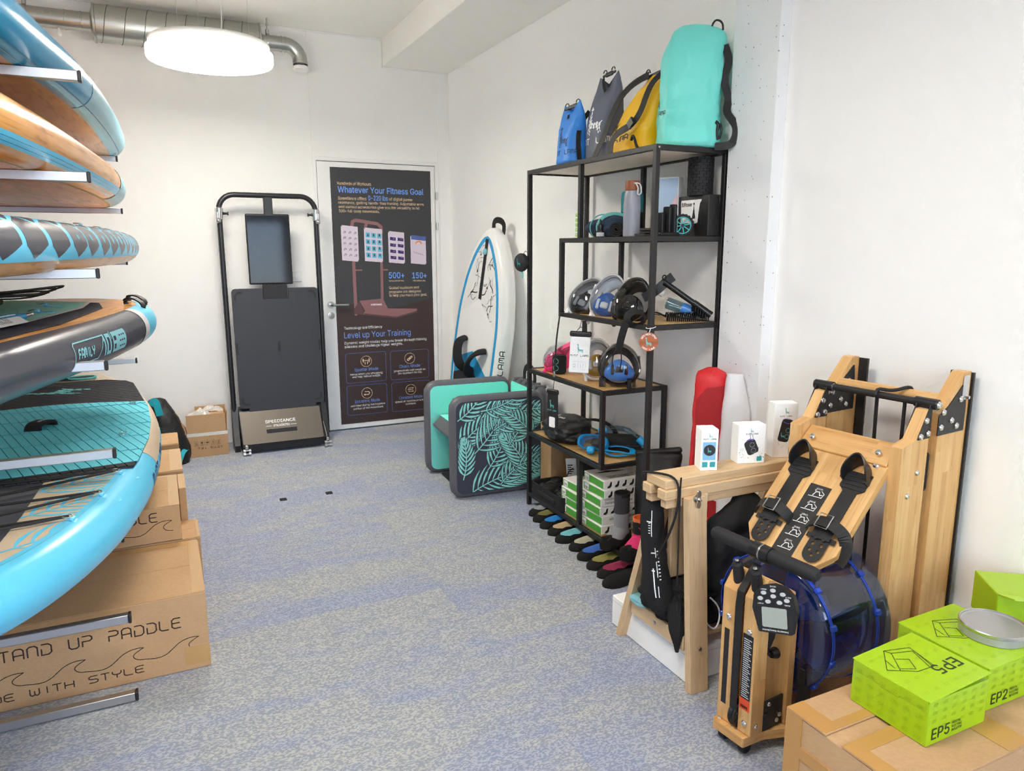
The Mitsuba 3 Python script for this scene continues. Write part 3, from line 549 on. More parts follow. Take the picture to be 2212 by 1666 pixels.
add(k + "__shoulder_strap", strap(spline([(2.0, 2.78, RT + .335), (1.975, 2.86, RT + .31), (1.94, 2.93, RT + .24), (1.905, 2.985, RT + .10), (1.885, 3.035, RT + .012)], 30), .034, .002, up=(-1, -.25, .3)), "mat_black_nylon")
add(k + "__shoulder_strap", strap(spline([(2.0, 2.63, RT + .335), (1.93, 2.66, RT + .27), (1.89, 2.69, RT + .15), (1.868, 2.735, RT + .105), (1.858, 2.80, RT + .085), (1.85, 2.835, RT + .05), (1.842, 2.83, RT + .004)], 40), .034, .002, up=(-1, -.15, .2)), "mat_black_nylon")
add(k + "__strap_slider", bx(-.006, .006, -.02, .02, -.018, .018, .002), "mat_black_plastic", X=FR((1.872, 2.722, RT + .118), (-1, 0, 0), (0, -.7, .5)))
add(k + "__snap_hook", tube(spline([(1.862, 2.70, RT + .045), (1.858, 2.685, RT + .06), (1.858, 2.67, RT + .045), (1.86, 2.66, RT + .02), (1.86, 2.645, RT + .004)], 16), .006, 7), "mat_black_plastic")
# teal
k = thing("dry_bag", "large mint green dry bag standing at the right end on top of the shelving unit", "dry bag")
m_, sf = bag(2.058, 2.572, RT, [(0, .118, .10, 0, 0, 0), (.02, .132, .112, 0, 0, 0), (.15, .128, .110, 0, 0, 0), (.30, .125, .106, .006, -.004, 0), (.40, .122, .09, .014, -.006, 0), (.45, .108, .06, .02, -.008, 0), (.482, .075, .035, .02, -.006, .0), (.494, .03, .018, .018, 0, 0), (.497, .005, .004, .018, 0, 0)], seed=21, rot=-30, amp=.009, m=56, n=72)
add(k + "__body", m_, "mat_bag_teal", smooth=50); brand(k, sf, math.radians(150 + 30), .125, .16, .095, "mat_print_black")
add(k + "__shoulder_strap", strap(spline([(2.14, 2.465, RT + .40), (2.15, 2.45, RT + .33), (2.135, 2.45, RT + .26), (2.155, 2.445, RT + .19), (2.142, 2.435, RT + .14), (2.158, 2.405, RT + .09), (2.16, 2.395, RT + .05), (2.15, 2.41, RT + .012), (2.10, 2.45, RT + .004)], 60), .032, .002, up=(-.5, -1, .2)), "mat_black_nylon")
add(k + "__snap_hook", cat(tube(spline([(2.10, 2.452, RT + .10), (2.112, 2.45, RT + .09), (2.108, 2.45, RT + .06), (2.115, 2.45, RT + .03)], 14), .007, 7), tube(spline([(2.123, 2.452, RT + .095), (2.13, 2.45, RT + .07), (2.122, 2.45, RT + .035)], 14), .005, 7)), "mat_black_plastic")
add(k + "__loop", tube(spline([(2.10, 2.50, RT + .475), (2.115, 2.495, RT + .497), (2.135, 2.485, RT + .49), (2.14, 2.48, RT + .46)], 12), .004, 6), "mat_black_plastic")

# ---------------------------------------------------------------- second shelf
z = 1.50
mat("green_clear", "#9bd35c", rough=0.3); mat("navy_towel", "#26364c", rough=0.95, sheen=0.5); mat("mint_strap", "#7fd4cf", rough=0.6); mat("bottle_grey", "#8f929e", rough=0.35); mat("bottle_cap", "#8a4a2b", rough=0.45); mat("teal_mesh", "#2c7f8d", rough=0.8); mat("pale_blue_print", "#b9d0ea", rough=0.5); mat("pink_print", "#eac8cf", rough=0.5); mat("wheel_teal", "#35bcc4", rough=0.4); mat("cord_grey", "#d4d4d6", rough=0.7)
k = thing("accessory_pack", "clear plastic pack with green parts at the left end of the second shelf", "pack")
add(k + "__blister", bx(1.885, 1.915, 3.165, 3.215, z, z + .15, .004), "mat_clear", smooth=False)
for i in range(5): add(k + "__insert", bx(1.891, 1.91, 3.172, 3.208, z + .008 + i * .024, z + .026 + i * .024, .003), "mat_green_clear")
add(k + "__hang_tab", bx(1.898, 1.901, 3.18, 3.20, z + .15, z + .165, .001), "mat_white_paper")
k = thing("rolled_towel", "folded navy blue towel tied with a mint strap on the second shelf", "towel")
R_ = []
for y in np.linspace(2.86, 3.14, 22):
    s_ = math.sqrt(max(0.02, 1 - abs((y - 3.0) / .143) ** 4)); a = np.arange(30) * 2 * np.pi / 30
    w = 1 + .10 * np.sin(3 * a + y * 20) + .06 * np.sin(7 * a - y * 31)
    R_.append(np.stack([1.965 + .085 * s_ * w * np.cos(a), 0 * a + y, np.maximum(z, z + .045 + .052 * s_ * w * np.sin(a))], -1))
add(k + "__cloth", loft(R_), "mat_navy_towel", smooth=60)
for y, tl in ((2.965, .0), (3.06, .03)):
    add(k + "__strap", tube([(1.965 + .097 * math.cos(a), y + tl * math.cos(a), max(z + .003, z + .047 + .064 * math.sin(a))) for a in np.linspace(0, 2 * math.pi, 33)[:-1]], .002, 6, True, ry=.009 if not tl else .003), "mat_mint_strap")
k = thing("valve_adapter", "small black pump valve adapter standing before the navy towel", "adapter")
add(k + "__body", lathe([(0, 0), (.017, 0), (.017, .028), (.013, .032), (.015, .05), (.012, .058), (.005, .062), (.004, .08), (0, .082)], 18), "mat_black_plastic", X=M((1.846, 2.905, z)))
add(k + "__base_ring", lathe([(.0175, .004), (.0185, .006), (.0185, .02), (.0175, .022)], 18, cap=False), "mat_grey_paper", X=M((1.846, 2.905, z)))
k = thing("rolled_mat", "small black rolled mat lying beside the grey bottle", "roll")
a = np.linspace(0, 6 * math.pi, 70); sp = np.stack([(.006 + .0014 * a) * np.cos(a), (.006 + .0014 * a) * np.sin(a)], 1)
add(k + "__roll", extr(LineString(sp).buffer(.0036, quad_segs=2), .11), "mat_black_fabric", X=FR((1.875, 2.82, z + .036), (.6, -.8, 0), (0, 0, 1)) @ M((0, 0, -.11)))
k = thing("water_bottle", "matt grey water bottle with a brown wood lid on the second shelf", "bottle")
X = M((1.885, 2.715, z))
add(k + "__body", lathe([(0, 0), (.034, 0), (.0365, .004), (.037, .13), (.034, .175), (.0295, .195), (.0, .196)], 32), "mat_bottle_grey", X=X)
add(k + "__lid", lathe([(0, .196), (.0305, .196), (.0315, .2), (.0315, .232), (.029, .237), (0, .2375)], 32), "mat_bottle_cap", X=X)
add(k + "__cord_loop", tube(spline([(-.012, -.028, .225), (.006, -.042, .222), (.014, -.045, .2), (.008, -.046, .178), (-.002, -.044, .178), (0, -.042, .2), (-.008, -.035, .224)], 28), .003, 7), "mat_cord_grey", X=X)
k = thing("mesh_pouch", "teal and black mesh pouch standing behind the grey bottle", "pouch")
m_, _ = bag(2.07, 2.98, z, [(0, .045, .045, 0, 0, 0), (.02, .05, .05, 0, 0, 0), (.18, .05, .05, 0, 0, 0), (.215, .045, .045, 0, 0, 0), (.225, .02, .02, 0, 0, 0)], seed=4, amp=.002, n=24, m=20)
v_ = m_.triangles_center[:, 2] > z + .115
add(k + "__lower", m_.submesh([np.where(~v_)[0]], append=True), "mat_black_fabric", smooth=50); add(k + "__upper", m_.submesh([np.where(v_)[0]], append=True), "mat_teal_mesh", smooth=50)
k = thing("neoprene_pouch", "black rounded neoprene pouch leaning behind the shelf post", "pouch")
m_, _ = bag(2.10, 2.80, z, [(0, .05, .03, 0, 0, 0), (.02, .056, .036, 0, 0, 0), (.10, .05, .03, 0, 0, 0), (.15, .03, .015, 0, 0, 0), (.16, .008, .006, 0, 0, 0)], seed=6, amp=.003, rot=75, n=24, m=20)
add(k + "__body", m_, "mat_black_fabric", smooth=50)
k = thing("product_box", "white box with pale blue front behind the right front post of the second shelf", "box")
X = FR((2.075, 2.72, z), (.53, -.85, 0), (0, 0, 1))
add(k + "__carton", cbox(.11, .26, .055, .002, (0, .13, -.02)), "mat_white_paper", X=X)
add(k + "__print", flat(sbox(-.052, .006, .052, .254), .0085), "mat_pale_blue_print", X=X); add(k + "__corner_print", flat(Polygon([(.0, .1), (.052, .19), (.052, .02), (0, .02)]), .0089), "mat_pink_print", X=X)
k = thing("pump_parts", "black plastic pump brackets left of the wheel on the second shelf", "bracket")
for (x, y, w, h, r) in ((1.96, 2.605, .03, .10, 20), (1.99, 2.60, .035, .125, 24), (2.02, 2.60, .03, .135, 30)):
    add(k + "__bracket", rbox(.022, w, h, .005, 6, at=(0, 0, h / 2)), "mat_black_plastic", X=M((x, y, z), rz=r))
add(k + "__base", rbox(.10, .06, .018, .005, 6, at=(1.985, 2.60, z + .009)), "mat_black_plastic")
k = thing("sliding_clamps", "flat black clamps lying at the front edge beside the bottle", "clamp")
for i, (x, y) in enumerate(((1.87, 2.60), (1.885, 2.585), (1.875, 2.57))): add(k + "__plate", cbox(.05, .07, .011, .002, (x, y, z + .006 + i * .011)), "mat_black_plastic")
k = thing("trolley_wheel_box", "black retail box with a printed picture standing at the right end of the second shelf", "box")
add(k + "__carton", bx(2.105, 2.165, 2.475, 2.675, z, z + .172, .002), "mat_black_metal")
X = FR((2.1046, 2.665, z), (0, -1, 0), (0, 0, 1))
add(k + "__picture", flat(sbox(0.01, .05, .145, .155), .0005), "mat_white_paper", X=X)
add(k + "__silhouette", flat(unary_union([Polygon([(.085, .075), (.092, .11), (.096, .135), (.1, .112), (.108, .075)]), Point(.096, .138).buffer(.005), Polygon([(.122, .05), (.145, .05), (.145, .15), (.135, .14), (.128, .1)]), Polygon([(.01, .05), (.05, .058), (.09, .052), (.145, .062), (.145, .05)])])), .0009 if 0 else .0009) if 0 else None
add(k + "__silhouette", flat(unary_union([Polygon([(.085, .075), (.092, .11), (.096, .135), (.1, .112), (.108, .075)]), Point(.096, .138).buffer(.005), Polygon([(.122, .05), (.145, .05), (.145, .15), (.135, .14), (.128, .1)]), Polygon([(.01, .05), (.05, .058), (.09, .052), (.145, .062), (.145, .05)])]), .0009), "mat_print_black", X=X)
add(k + "__lettering", text("SUPmover", .016, .07, True), "mat_print_black", X=X @ M((.014, .128, .0009)), smooth=False)
k = thing("board_trolley", "black rubber trolley wheel with a teal spoked rim leaning on the black box", "wheel")
X = FR((2.06, 2.585, z + .047), (.78, -.62, 0), (0, .0, 1))
ty = [(.045, -.012), (.047, -.006), (.047, .006), (.045, .012), (.036, .012), (.036, -.012)]
add(k + "__tyre", lathe(ty + ty[:1], 40, cap=False), "mat_black_rubber", X=X)
for a in range(20): add(k + "__tread_lug", cbox(.004, .006, .02, .001, (.0475, 0, 0)), "mat_black_rubber", X=X @ M(rz=a * 18))
add(k + "__rim", lathe([(.0365, -.01), (.0365, .012), (.033, .012), (.032, .002), (.032, -.01), (.0365, -.01)], 40, cap=False), "mat_wheel_teal", X=X)
for a in range(8): add(k + "__spoke", cbox(.027, .0045, .006, .001, (.019, 0, .004)), "mat_wheel_teal", X=X @ M(rz=a * 45 + 10))
add(k + "__hub", lathe([(0, .009), (.007, .009), (.008, .004), (.008, -.01), (0, -.01)], 20), "mat_black_plastic", X=X)
k = thing("foam_roller", "short black foam roller with brick-like tread standing on the black box", "foam roller")
add(k + "__core", lathe([(.0, 0), (.0505, 0), (.0505, .158), (0.036, .158), (.036, .15), (0, .15)], 40), "mat_black_rubber", X=M((2.13, 2.565, z + .172)))
pad = {}
for r in range(13):
    for c in range(12):
        t0, t1 = 2 * math.pi * (c + .5 * (r % 2) + (.12 if r % 3 == 0 else 0)) / 12, 0; h0 = .001 + r * .01205
        th = np.linspace(t0 + .03, t0 + 2 * math.pi / 12 - .03, 4); ro, ri = .0545, .050
        P = [np.stack([np.r_[ri * np.cos(th), (ro * np.cos(th))[::-1]], np.r_[ri * np.sin(th), (ro * np.sin(th))[::-1]], np.full(8, zz)], 1) for zz in (h0, h0 + .0112)]
        add(k + "__tread_block", loft(P), "mat_black_rubber", X=M((2.13, 2.565, z + .172)), smooth=False)
# ---------------------------------------------------------------- snorkel masks and small goods
def tintglass(name, h, rough=0.0):
    k = "mat_" + name
    if k not in scene: scene[k] = {"type": "thindielectric", "int_ior": 1.45, "specular_transmittance": {"type": "rgb", "value": lin(h)}}
    return k
tintglass("lens_clear", "#e2e6ea"); tintglass("lens_smoke", "#a9a7a6"); tintglass("lens_grey", "#8f9196")
mat("mask_white", "#e9eaec", rough=0.3); mat("mask_blue", "#2f67b8", rough=0.35); mat("mask_sky", "#4a8fe0", rough=0.3); mat("mask_pink", "#ee3f7e", rough=0.35); mat("mask_amber", "#b98b1e", rough=0.35); mat("mask_black", "#131416", rough=0.2); mat("mask_grey", "#9a9ca2", rough=0.4); mat("goggle_blue", "#1f9ddb", rough=0.35)
def egg(a, w, h): return w * np.cos(a) * (1 - .16 * np.sin(a)), h * np.sin(a)
def mask(label, X, frame, pocket, skirt, lens, category="snorkel mask", w=.086, h=.115, dome=.062, snorkel=None):
    k = thing("snorkel_mask", label, category, None)
    a = np.arange(40) * 2 * np.pi / 40; ex, ey = egg(a, w, h)
    def rim(s, z): return np.stack([ex * s, ey * s, 0 * a + z], 1)
    add(k + "__frame", loft([rim(s, z) for s, z in ((.95, -.012), (1.0, -.016), (1.03, -.006), (1.03, .006), (1.0, .012), (.95, .008), (.95, -.012))], cap=False), frame, X=X)
    R_ = [rim(math.sqrt(max(0, 1 - t * t)) * .95 + .002, .01 + dome * t * (1)) for t in np.linspace(0, .995, 9)]
    add(k + "__lens", loft(R_, cap=False), lens, X=X, smooth=50)
    pk = []
    for t in np.linspace(0, .99, 8):
        s = math.sqrt(1 - t * t); pk.append(np.stack([.7 * w * s * np.cos(a) * (1 - .3 * np.sin(a)), -.32 * h + .52 * h * s * np.sin(a), 0 * a + .004 + .045 * t], 1))
    add(k + "__nose_cup", loft(pk, cap=False), pocket, X=X, smooth=50)
    add(k + "__nose_cup__valve", cat(cbox(.036, .03, .012, .005, (0, -.42 * h, .047)), cbox(.016, .05, .02, .004, (-.032, -.40 * h, .036)), cbox(.016, .05, .02, .004, (.032, -.40 * h, .036))), skirt, X=X)
    add(k + "__skirt", loft([rim(s, z) for s, z in ((.93, -.01), (.96, -.03), (.88, -.05), (.72, -.058), (.70, -.054), (.84, -.045), (.9, -.028))], cap=False), skirt, X=X)
    for s in (-1, 1): add(k + "__clip", cat(cbox(.016, .04, .018, .003, (s * w * .72, -h * .86, -.006)), cbox(.012, .03, .03, .003, (s * w * .95, h * .3, -.014))), frame, X=X)
    if snorkel: add(k + "__snorkel", tube(spline(snorkel, 14), .016, 14), frame)
    return k
mask("white snorkel mask with clear lens, leftmost on the third shelf", FR((1.925, 3.135, 1.205), (.55, -.7, -.32), (.5, .1, .75)), "mat_mask_white", "mat_mask_black", "mat_mask_grey", "mat_lens_clear", snorkel=[(1.97, 3.05, 1.235), (2.02, 2.98, 1.28), (2.06, 2.93, 1.265)])
mask("white snorkel mask with blue nose cup in the middle of the third shelf", FR((1.94, 2.965, 1.218), (.62, -.72, -.2), (.5, -.15, .85)), "mat_mask_white", "mat_mask_blue", "mat_mask_white", "mat_lens_clear", snorkel=[(2.0, 2.90, 1.30), (2.06, 2.84, 1.285), (2.12, 2.78, 1.24)])
K3 = mask("glossy black snorkel mask with smoked lens at the right of the third shelf", FR((1.935, 2.765, 1.213), (.55, -.8, .05), (.62, .0, .7)), "mat_mask_black", "mat_mask_black", "mat_black_rubber", "mat_lens_grey", w=.09, h=.125)
add(K3 + "__side_strap", strap(spline([(1.92, 2.66, 1.235), (1.96, 2.62, 1.27), (2.0, 2.60, 1.31), (2.02, 2.585, 1.33)], 14), .04, .01, up=(-.6, -.8, .1)), "mat_mask_black")
k = thing("snorkel_tube", "long black snorkel leaning on the third shelf behind the right front post", "snorkel")
p0, p1 = np.array((1.985, 2.60, 1.305)), np.array((2.12, 2.49, 1.185))
p1 = np.array((2.145, 2.475, 1.165)); d = p1 - p0
add(k + "__tube", rod(p0, p0 + d * .7, .0125, 14), "mat_mask_black"); add(k + "__lower_tube", rod(p0 + d * .62, p1, .0155, 14), "mat_mask_black")
for i in range(5): add(k + "__fin", cbox(.004, .03, .022, .001, tuple(p0 + d * (.66 + .05 * i) + np.array((-.01, -.005, -.022)))), "mat_mask_black")
add(k + "__eyelet", tube([(p0[0] + .01 * math.cos(a), p0[1], p0[2] + .02 + .01 * math.sin(a)) for a in np.linspace(0, 6.283, 17)[:-1]], .003, 6, True, up=(0, 1, 0)), "mat_mask_black")
k = thing("coil_leash", "black coiled leash with padded ankle cuff at the front edge of the third shelf", "leash")
hx = [(2.0 + .155 * t + .018 * math.cos(q_) * .4, 2.60 - .10 * t + .0 * t + .018 * math.cos(q_) * .6, 1.155 + .018 * math.sin(q_)) for t, q_ in ((i / 420, i / 420 * 2 * math.pi * 21) for i in range(421))]
add(k + "__coil", tube(hx, .0032, 6), "mat_mask_black")
add(k + "__cord", tube(spline([(1.90, 2.60, 1.15), (1.94, 2.605, 1.175), (1.98, 2.605, 1.165), (2.0, 2.60, 1.155)], 16), .004, 6), "mat_mask_black")
cf = [(1.83 + .042 * math.cos(a) * .8, 2.585 + .042 * math.cos(a) * -.8 * .5, 1.155 + .03 * math.sin(a)) for a in np.linspace(0, 6.283, 25)[:-1]]
add(k + "__cuff", tube(cf, .006, 8, True, ry=.038, up=(.6, .8, 0)), "mat_black_fabric")
add(k + "__strap", strap(spline([(1.82, 2.60, 1.16), (1.80, 2.61, 1.135), (1.792, 2.625, 1.09), (1.795, 2.645, 1.05), (1.80, 2.66, 1.02)], 18), .035, .006, up=(-1, -.3, 0)), "mat_black_fabric")
add(k + "__end_cord", tube(spline([(1.803, 2.675, 1.02), (1.80, 2.71, .97), (1.80, 2.70, .92), (1.80, 2.66, .915), (1.802, 2.645, .96), (1.803, 2.65, 1.02)], 26), .0028, 6), "mat_black_nylon")
k = thing("snorkel_tube", "clear snorkel with a blue band lying behind the black coil", "snorkel")
q0, q1 = np.array((2.05, 2.66, 1.21)), np.array((2.14, 2.56, 1.165)); d = q1 - q0
add(k + "__tube", tube([q0, q0 + d * .5], .026, 18), tintglass("tube_clear", "#b4cdd8")); add(k + "__band", tube([q0 + d * .5, q1], .0265, 18), "mat_mask_sky")
add(k + "__scale_marks", cat(*[cbox(.002, .016, .001, .0004, tuple(q0 + d * (.12 + .08 * i) + np.array((-.02, -.016, .008)))) for i in range(5)]), "mat_print_white")
# fourth shelf
K4 = mask("pink snorkel mask, leftmost on the fourth shelf", FR((1.935, 3.44, .868), (.35, -.85, .35), (.75, .25, .55)), "mat_mask_pink", "mat_mask_pink", "mat_mask_pink", "mat_lens_clear", h=.10, w=.08)
add(K4 + "__strap", strap(spline([(1.93, 3.40, .92), (1.97, 3.34, .955), (2.02, 3.30, .965)], 10), .03, .006, up=(-.5, -.5, .8)), "mat_mask_pink")
mask("white snorkel mask with amber nose cup behind the white phone pouch", FR((1.985, 3.13, .895), (.82, -.55, .1), (.35, .4, .8)), "mat_mask_white", "mat_mask_amber", "mat_mask_white", "mat_lens_clear")
K6 = mask("blue snorkel mask with large smoked dome at the corner of the fourth shelf", FR((1.985, 2.93, .897), (.84, -.54, .0), (.28, .42, .86)), "mat_lens_smoke", "mat_mask_sky", "mat_black_rubber", "mat_lens_clear", w=.1, h=.108, dome=.085)
add(K6 + "__snorkel_socket", rbox(.045, .03, .03, .006, 6), "mat_lens_grey", X=FR((2.0, 2.962, .975), (.84, -.54, 0), (.28, .42, .86)))
for s in (-1, 1): add(K6 + "__foot", rbox(.022, .055, .02, .005, 6), "mat_black_rubber", X=FR((1.945 + s * .05, 2.90 - s * .045, .81), (.84, -.54, 0), (s * .4, s * -.3, .55)))
k = thing("portable_speaker", "small black cylinder speaker with two glowing ring buttons on the fourth shelf", "speaker")
X = M((1.895, 3.36, .795), rz=0)
add(k + "__body", lathe([(0, 0), (.03, 0), (.037, .008), (.038, .085), (.032, .098), (0, .1)], 32), "mat_black_fabric", X=X)
for zz in (.068, .032): add(k + "__button_ring", tube([(-.0385 * math.cos(.42 * math.cos(a) + .5), -.0385 * math.sin(.42 * math.cos(a) + .5), zz + .0145 * math.sin(a)) for a in np.linspace(0, 6.283, 21)[:-1]], .0012, 5, True), "mat_print_mint", X=X)
k = thing("phone_pouch", "white waterproof phone pouch with black clasp hanging below the third shelf", "phone pouch")
X = FR((1.79, 2.985, .862), (.83, -.55, -.04), (.02, 0.02, 1))
add(k + "__pouch", rbox(.096, .175, .010, .0045, 6, at=(0, .087, 0)), "mat_white_paper", X=X)
add(k + "__clasp", rbox(.104, .026, .018, .007, 8, at=(0, .187, 0)), "mat_black_plastic", X=X)
add(k + "__clasp__latch", cat(rbox(.02, .008, .006, .0025, 6, at=(-.03, .187, .009)), rbox(.02, .008, .006, .0025, 6, at=(.03, .187, .009))), "mat_black_rubber", X=X)
lt = strokes("MINT LAMA", .0085, .0017, wide=1.3); add(k + "__lettering", flat(affinity.translate(lt, -lt.bounds[2] / 2, .079), .0053), "mat_print_black", X=X)
add(k + "__emblem", flat(affinity.translate(llama(.042), -.018, .095), .0053), "mat_teal_print", X=X)
r_ = rrect(.062, .04, .006, 0, .035); add(k + "__instructions", flat(unary_union([r_.difference(r_.buffer(-.001))] + [sbox(-.018 + i * .012, .024, -.016 + i * .012, .045) for i in range(4)] + [Point(-.024, .028 + .012 * j).buffer(.003) for j in range(2)]), .0053), "mat_grey_paper", X=X)
add(k + "__lanyard", tube(spline([(-.02, .2, 0), (-.008, .215, 0), (0, .22, .0), (.008, .215, 0), (.02, .2, 0)], 14), .0015, 5), "mat_black_nylon", X=X)
add(k + "__lanyard", rod((1.793, 2.985, 1.08), (1.806, 2.985, 1.125), .0016, 5), "mat_black_nylon")
k = thing("phone_pouch", "narrow black phone pouch seen edge-on, hanging on a lanyard before the fourth shelf", "phone pouch")
X = FR((1.775, 3.21, .53), (.30, -.95, 0), (-.01, 0, 1))
add(k + "__pouch", rbox(.07, .19, .011, .005, 6, at=(0, .095, 0)), "mat_black_rubber", X=X); add(k + "__clasp", rbox(.078, .026, .018, .007, 8, at=(0, .2, 0)), "mat_black_plastic", X=X)
add(k + "__emblem", flat(affinity.translate(llama(.04), -.02, .115), .0058), "mat_print_mint", X=X); lt = strokes("MINT LAMA", .007, .0013); add(k + "__lettering", flat(affinity.translate(lt, -lt.bounds[2] / 2, .1), .0058), "mat_print_mint", X=X)
add(k + "__window", flat(rrect(.042, .055, .006, 0, .042), .0058), "mat_white_paper", X=X)
add(k + "__lanyard", strap(spline([(1.806, 3.20, 1.13), (1.79, 3.205, 1.0), (1.787, 3.212, .9), (1.785, 3.215, .83)], 14), .012, .002, up=(-1, 0, 0)), "mat_black_nylon")
add(k + "__lanyard", rod((1.785, 3.215, .80), (1.777, 3.212, .74), .0015, 5), "mat_black_nylon")
add(k + "__clip", cat(rbox(.008, .012, .03, .003, 6, at=(1.784, 3.215, .82)), rod((1.784, 3.207, .812), (1.784, 3.223, .812), .004)), "mat_chrome")
k = thing("clip_speaker", "black round clip-on speaker hanging at the left front post of the shelving unit", "speaker")
X = FR((1.792, 3.606, 1.376), (.25, -.95, 0), (0, 0, 1))
add(k + "__body", lathe([(0, -.022), (.035, -.02), (.048, -.008), (.05, .004), (.046, .014), (.03, .02), (0, .022)], 32), "mat_black_rubber", X=X)
add(k + "__emblem", flat(affinity.translate(llama(.04), -.018, -.02), .0226), "mat_teal_print", X=X)
add(k + "__carabiner", tube([(.004 + .008 * math.cos(a), -.067 + .017 * math.sin(a), 0) for a in np.linspace(0, 6.283, 17)[:-1]], .002, 6, True, up=(0, 0, 1)), "mat_print_mint", X=X)
add(k + "__cord", tube(spline([(1.80, 3.598, 1.42), (1.81, 3.594, 1.436), (1.818, 3.592, 1.43)], 8), .0016, 5), "mat_black_nylon")
k = thing("wood_tag", "round brown wooden tag with white lettering tied to the right front post", "tag")
mat("tag_wood", tex=wood("#b8673a", "#9c4f2a", "#7a3a1e", 1.0, block=(.5, .012)), rough=0.5)
X = FR((1.80, 2.447, 1.072), (.83, -.55, 0), (0, 0, 1))
q_, uv = boxuv(lathe([(0, -.002), (.039, -.002), (.039, .002), (0, .002)], 36)); add(k + "__disc", q_, "mat_tag_wood", smooth=False, uv=uv, X=X)
def arctext(t, r, h, a0, a1, out=1):
    o = []
    for i, c in enumerate(t):
        if c == " ": continue
        a = a0 + (a1 - a0) * (i + .5) / len(t); m_ = text(c, h, None, True); b = m_.bounds; m_.apply_translation((-(b[0][0] + b[1][0]) / 2, -h / 2, 0))
        o.append(xf(M((r * math.cos(a), r * math.sin(a), .0022), rz=math.degrees(a) - 90 * out), m_))
    return cat(o)
add(k + "__lettering", cat(arctext("RIDE WITH STYLE", .032, .0075, 2.75, .4), arctext("MINT LAMA", .032, .0075, -2.45, -.7, -1)), "mat_print_white", X=X, smooth=False)
add(k + "__emblem", flat(affinity.translate(llama(.036), -.017, -.019), .0023), "mat_print_mint", X=X)
add(k + "__cable_tie", cat(tube([(1.828 + .02 * math.cos(a), 2.473 + .02 * math.sin(a), 1.128 + .004 * math.cos(a)) for a in np.linspace(0, 6.283, 17)[:-1]], .002, 5, True), rod((1.812, 2.452, 1.128), (1.80, 2.446, 1.108), .002, 5)), "mat_cord_grey")
# fifth shelf
def heap(c, size, seed, n=3, amp=.15, m=26, freq=1.0):
    s = trimesh.creation.icosphere(n, 1.0); v = s.vertices.copy(); r = np.abs(v) ** 1.6; 
    d = 1 + amp * (meshkit.fbm(v * 2.2 * freq + seed, 3, seed) - .5) * 2 + amp * .6 * (np.abs(meshkit.noise(v * 4.3 * freq + seed) - .5) - .25)
    v = np.sign(v) * np.abs(v) ** .75 * d[:, None]; v = v * np.array(size) / 2; v[:, 2] = np.maximum(v[:, 2], -size[2] / 2 * .85)
    v[:, 2] += size[2] / 2 * .85; s.vertices = v + np.array(c); return s
k = thing("backpack_bag", "flat black folded bag with white lettering at the left of the fifth shelf", "bag")
hp = xf(M((1.955, 3.375, .436), rz=-20), heap((0, 0, 0), (.24, .40, .115), 5, 4, .22)); add(k + "__body", hp, "mat_black_nylon", smooth=60)
add(k + "__strap", strap(spline([(1.99, 3.28, .545), (2.06, 3.18, .55), (2.10, 3.12, .50), (2.09, 3.13, .455)], 16), .035, .006, up=(0, 0, 1)), "mat_black_fabric")
lt = strokes("MINT LAMA", .016, .003, wide=1.2); 
from scipy.interpolate import LinearNDInterpolator
def drape(m, g, o, ex, ey, off=.0015):
    """print laid on the upper side of a mesh"""
    v = m.vertices[m.vertex_normals[:, 2] > .05]; hf = LinearNDInterpolator(v[:, :2], v[:, 2]); ex, ey = np.array(ex, float), np.array(ey, float)
    def fn(x, y):
        p = np.array(o, float)[None, :2] + x[:, None] * ex[:2] + y[:, None] * ey[:2]; z = np.nan_to_num(hf(p), nan=o[2]); return np.c_[p, z], np.broadcast_to((0, 0, 1.0), (len(x), 3))
    return wrap(g, fn, .012, off)
add(k + "__lettering", drape(hp, unary_union([lt, affinity.translate(llama(.045), .05, .024)]), (1.885, 3.50, .52), (.2, -.98, 0), (.98, .2, 0)), "mat_print_white", smooth=60)
k = thing("zip_case", "black zipped semi-hard case on the fifth shelf behind the blue goggles", "case")
X = M((2.05, 3.03, .436), rz=-38)
add(k + "__body", rbox(.25, .13, .075, .025, 12, at=(0, 0, .0375)), "mat_black_fabric", X=X); add(k + "__zip", tube([(.128 * c_, .068 * s_, .04) for c_, s_ in ((-.8, -1), (.8, -1), (1, -.8), (1, .8), (.8, 1), (-.8, 1), (-1, .8), (-1, -.8))], .003, 6, True), "mat_black_rubber", X=X)
k = thing("diving_goggles", "bright blue diving mask with strap on the fifth shelf", "diving mask")
X = FR((1.90, 3.02, .495), (.62, -.78, .0), (.45, .3, .75))
a = np.arange(40) * 2 * np.pi / 40
def gr(s, zz): return np.stack([.078 * s * np.sign(np.cos(a)) * np.abs(np.cos(a)) ** .7, .04 * s * np.sign(np.sin(a)) * np.abs(np.sin(a)) ** .7 - .014 * s * np.exp(-(np.cos(a) / .25) ** 2) * (np.sin(a) < 0) * -1, 0 * a + zz], 1)
add(k + "__frame", loft([gr(s, zz) for s, zz in ((.86, -.01), (1.0, -.014), (1.03, .006), (.95, .012), (.86, .006), (.86, -.01))], cap=False), "mat_goggle_blue", X=X)
add(k + "__skirt", loft([gr(s, zz) for s, zz in ((.9, -.01), (.98, -.03), (.85, -.05), (.8, -.045), (.9, -.025))], cap=False), "mat_goggle_blue", X=X)
add(k + "__nose", heap((0, -.045, -.005), (.04, .04, .03), 3, 2, .05), "mat_goggle_blue", X=X)
add(k + "__lens", flat(Polygon(gr(.9, 0)[:, :2]), .003), "mat_lens_clear", X=X)
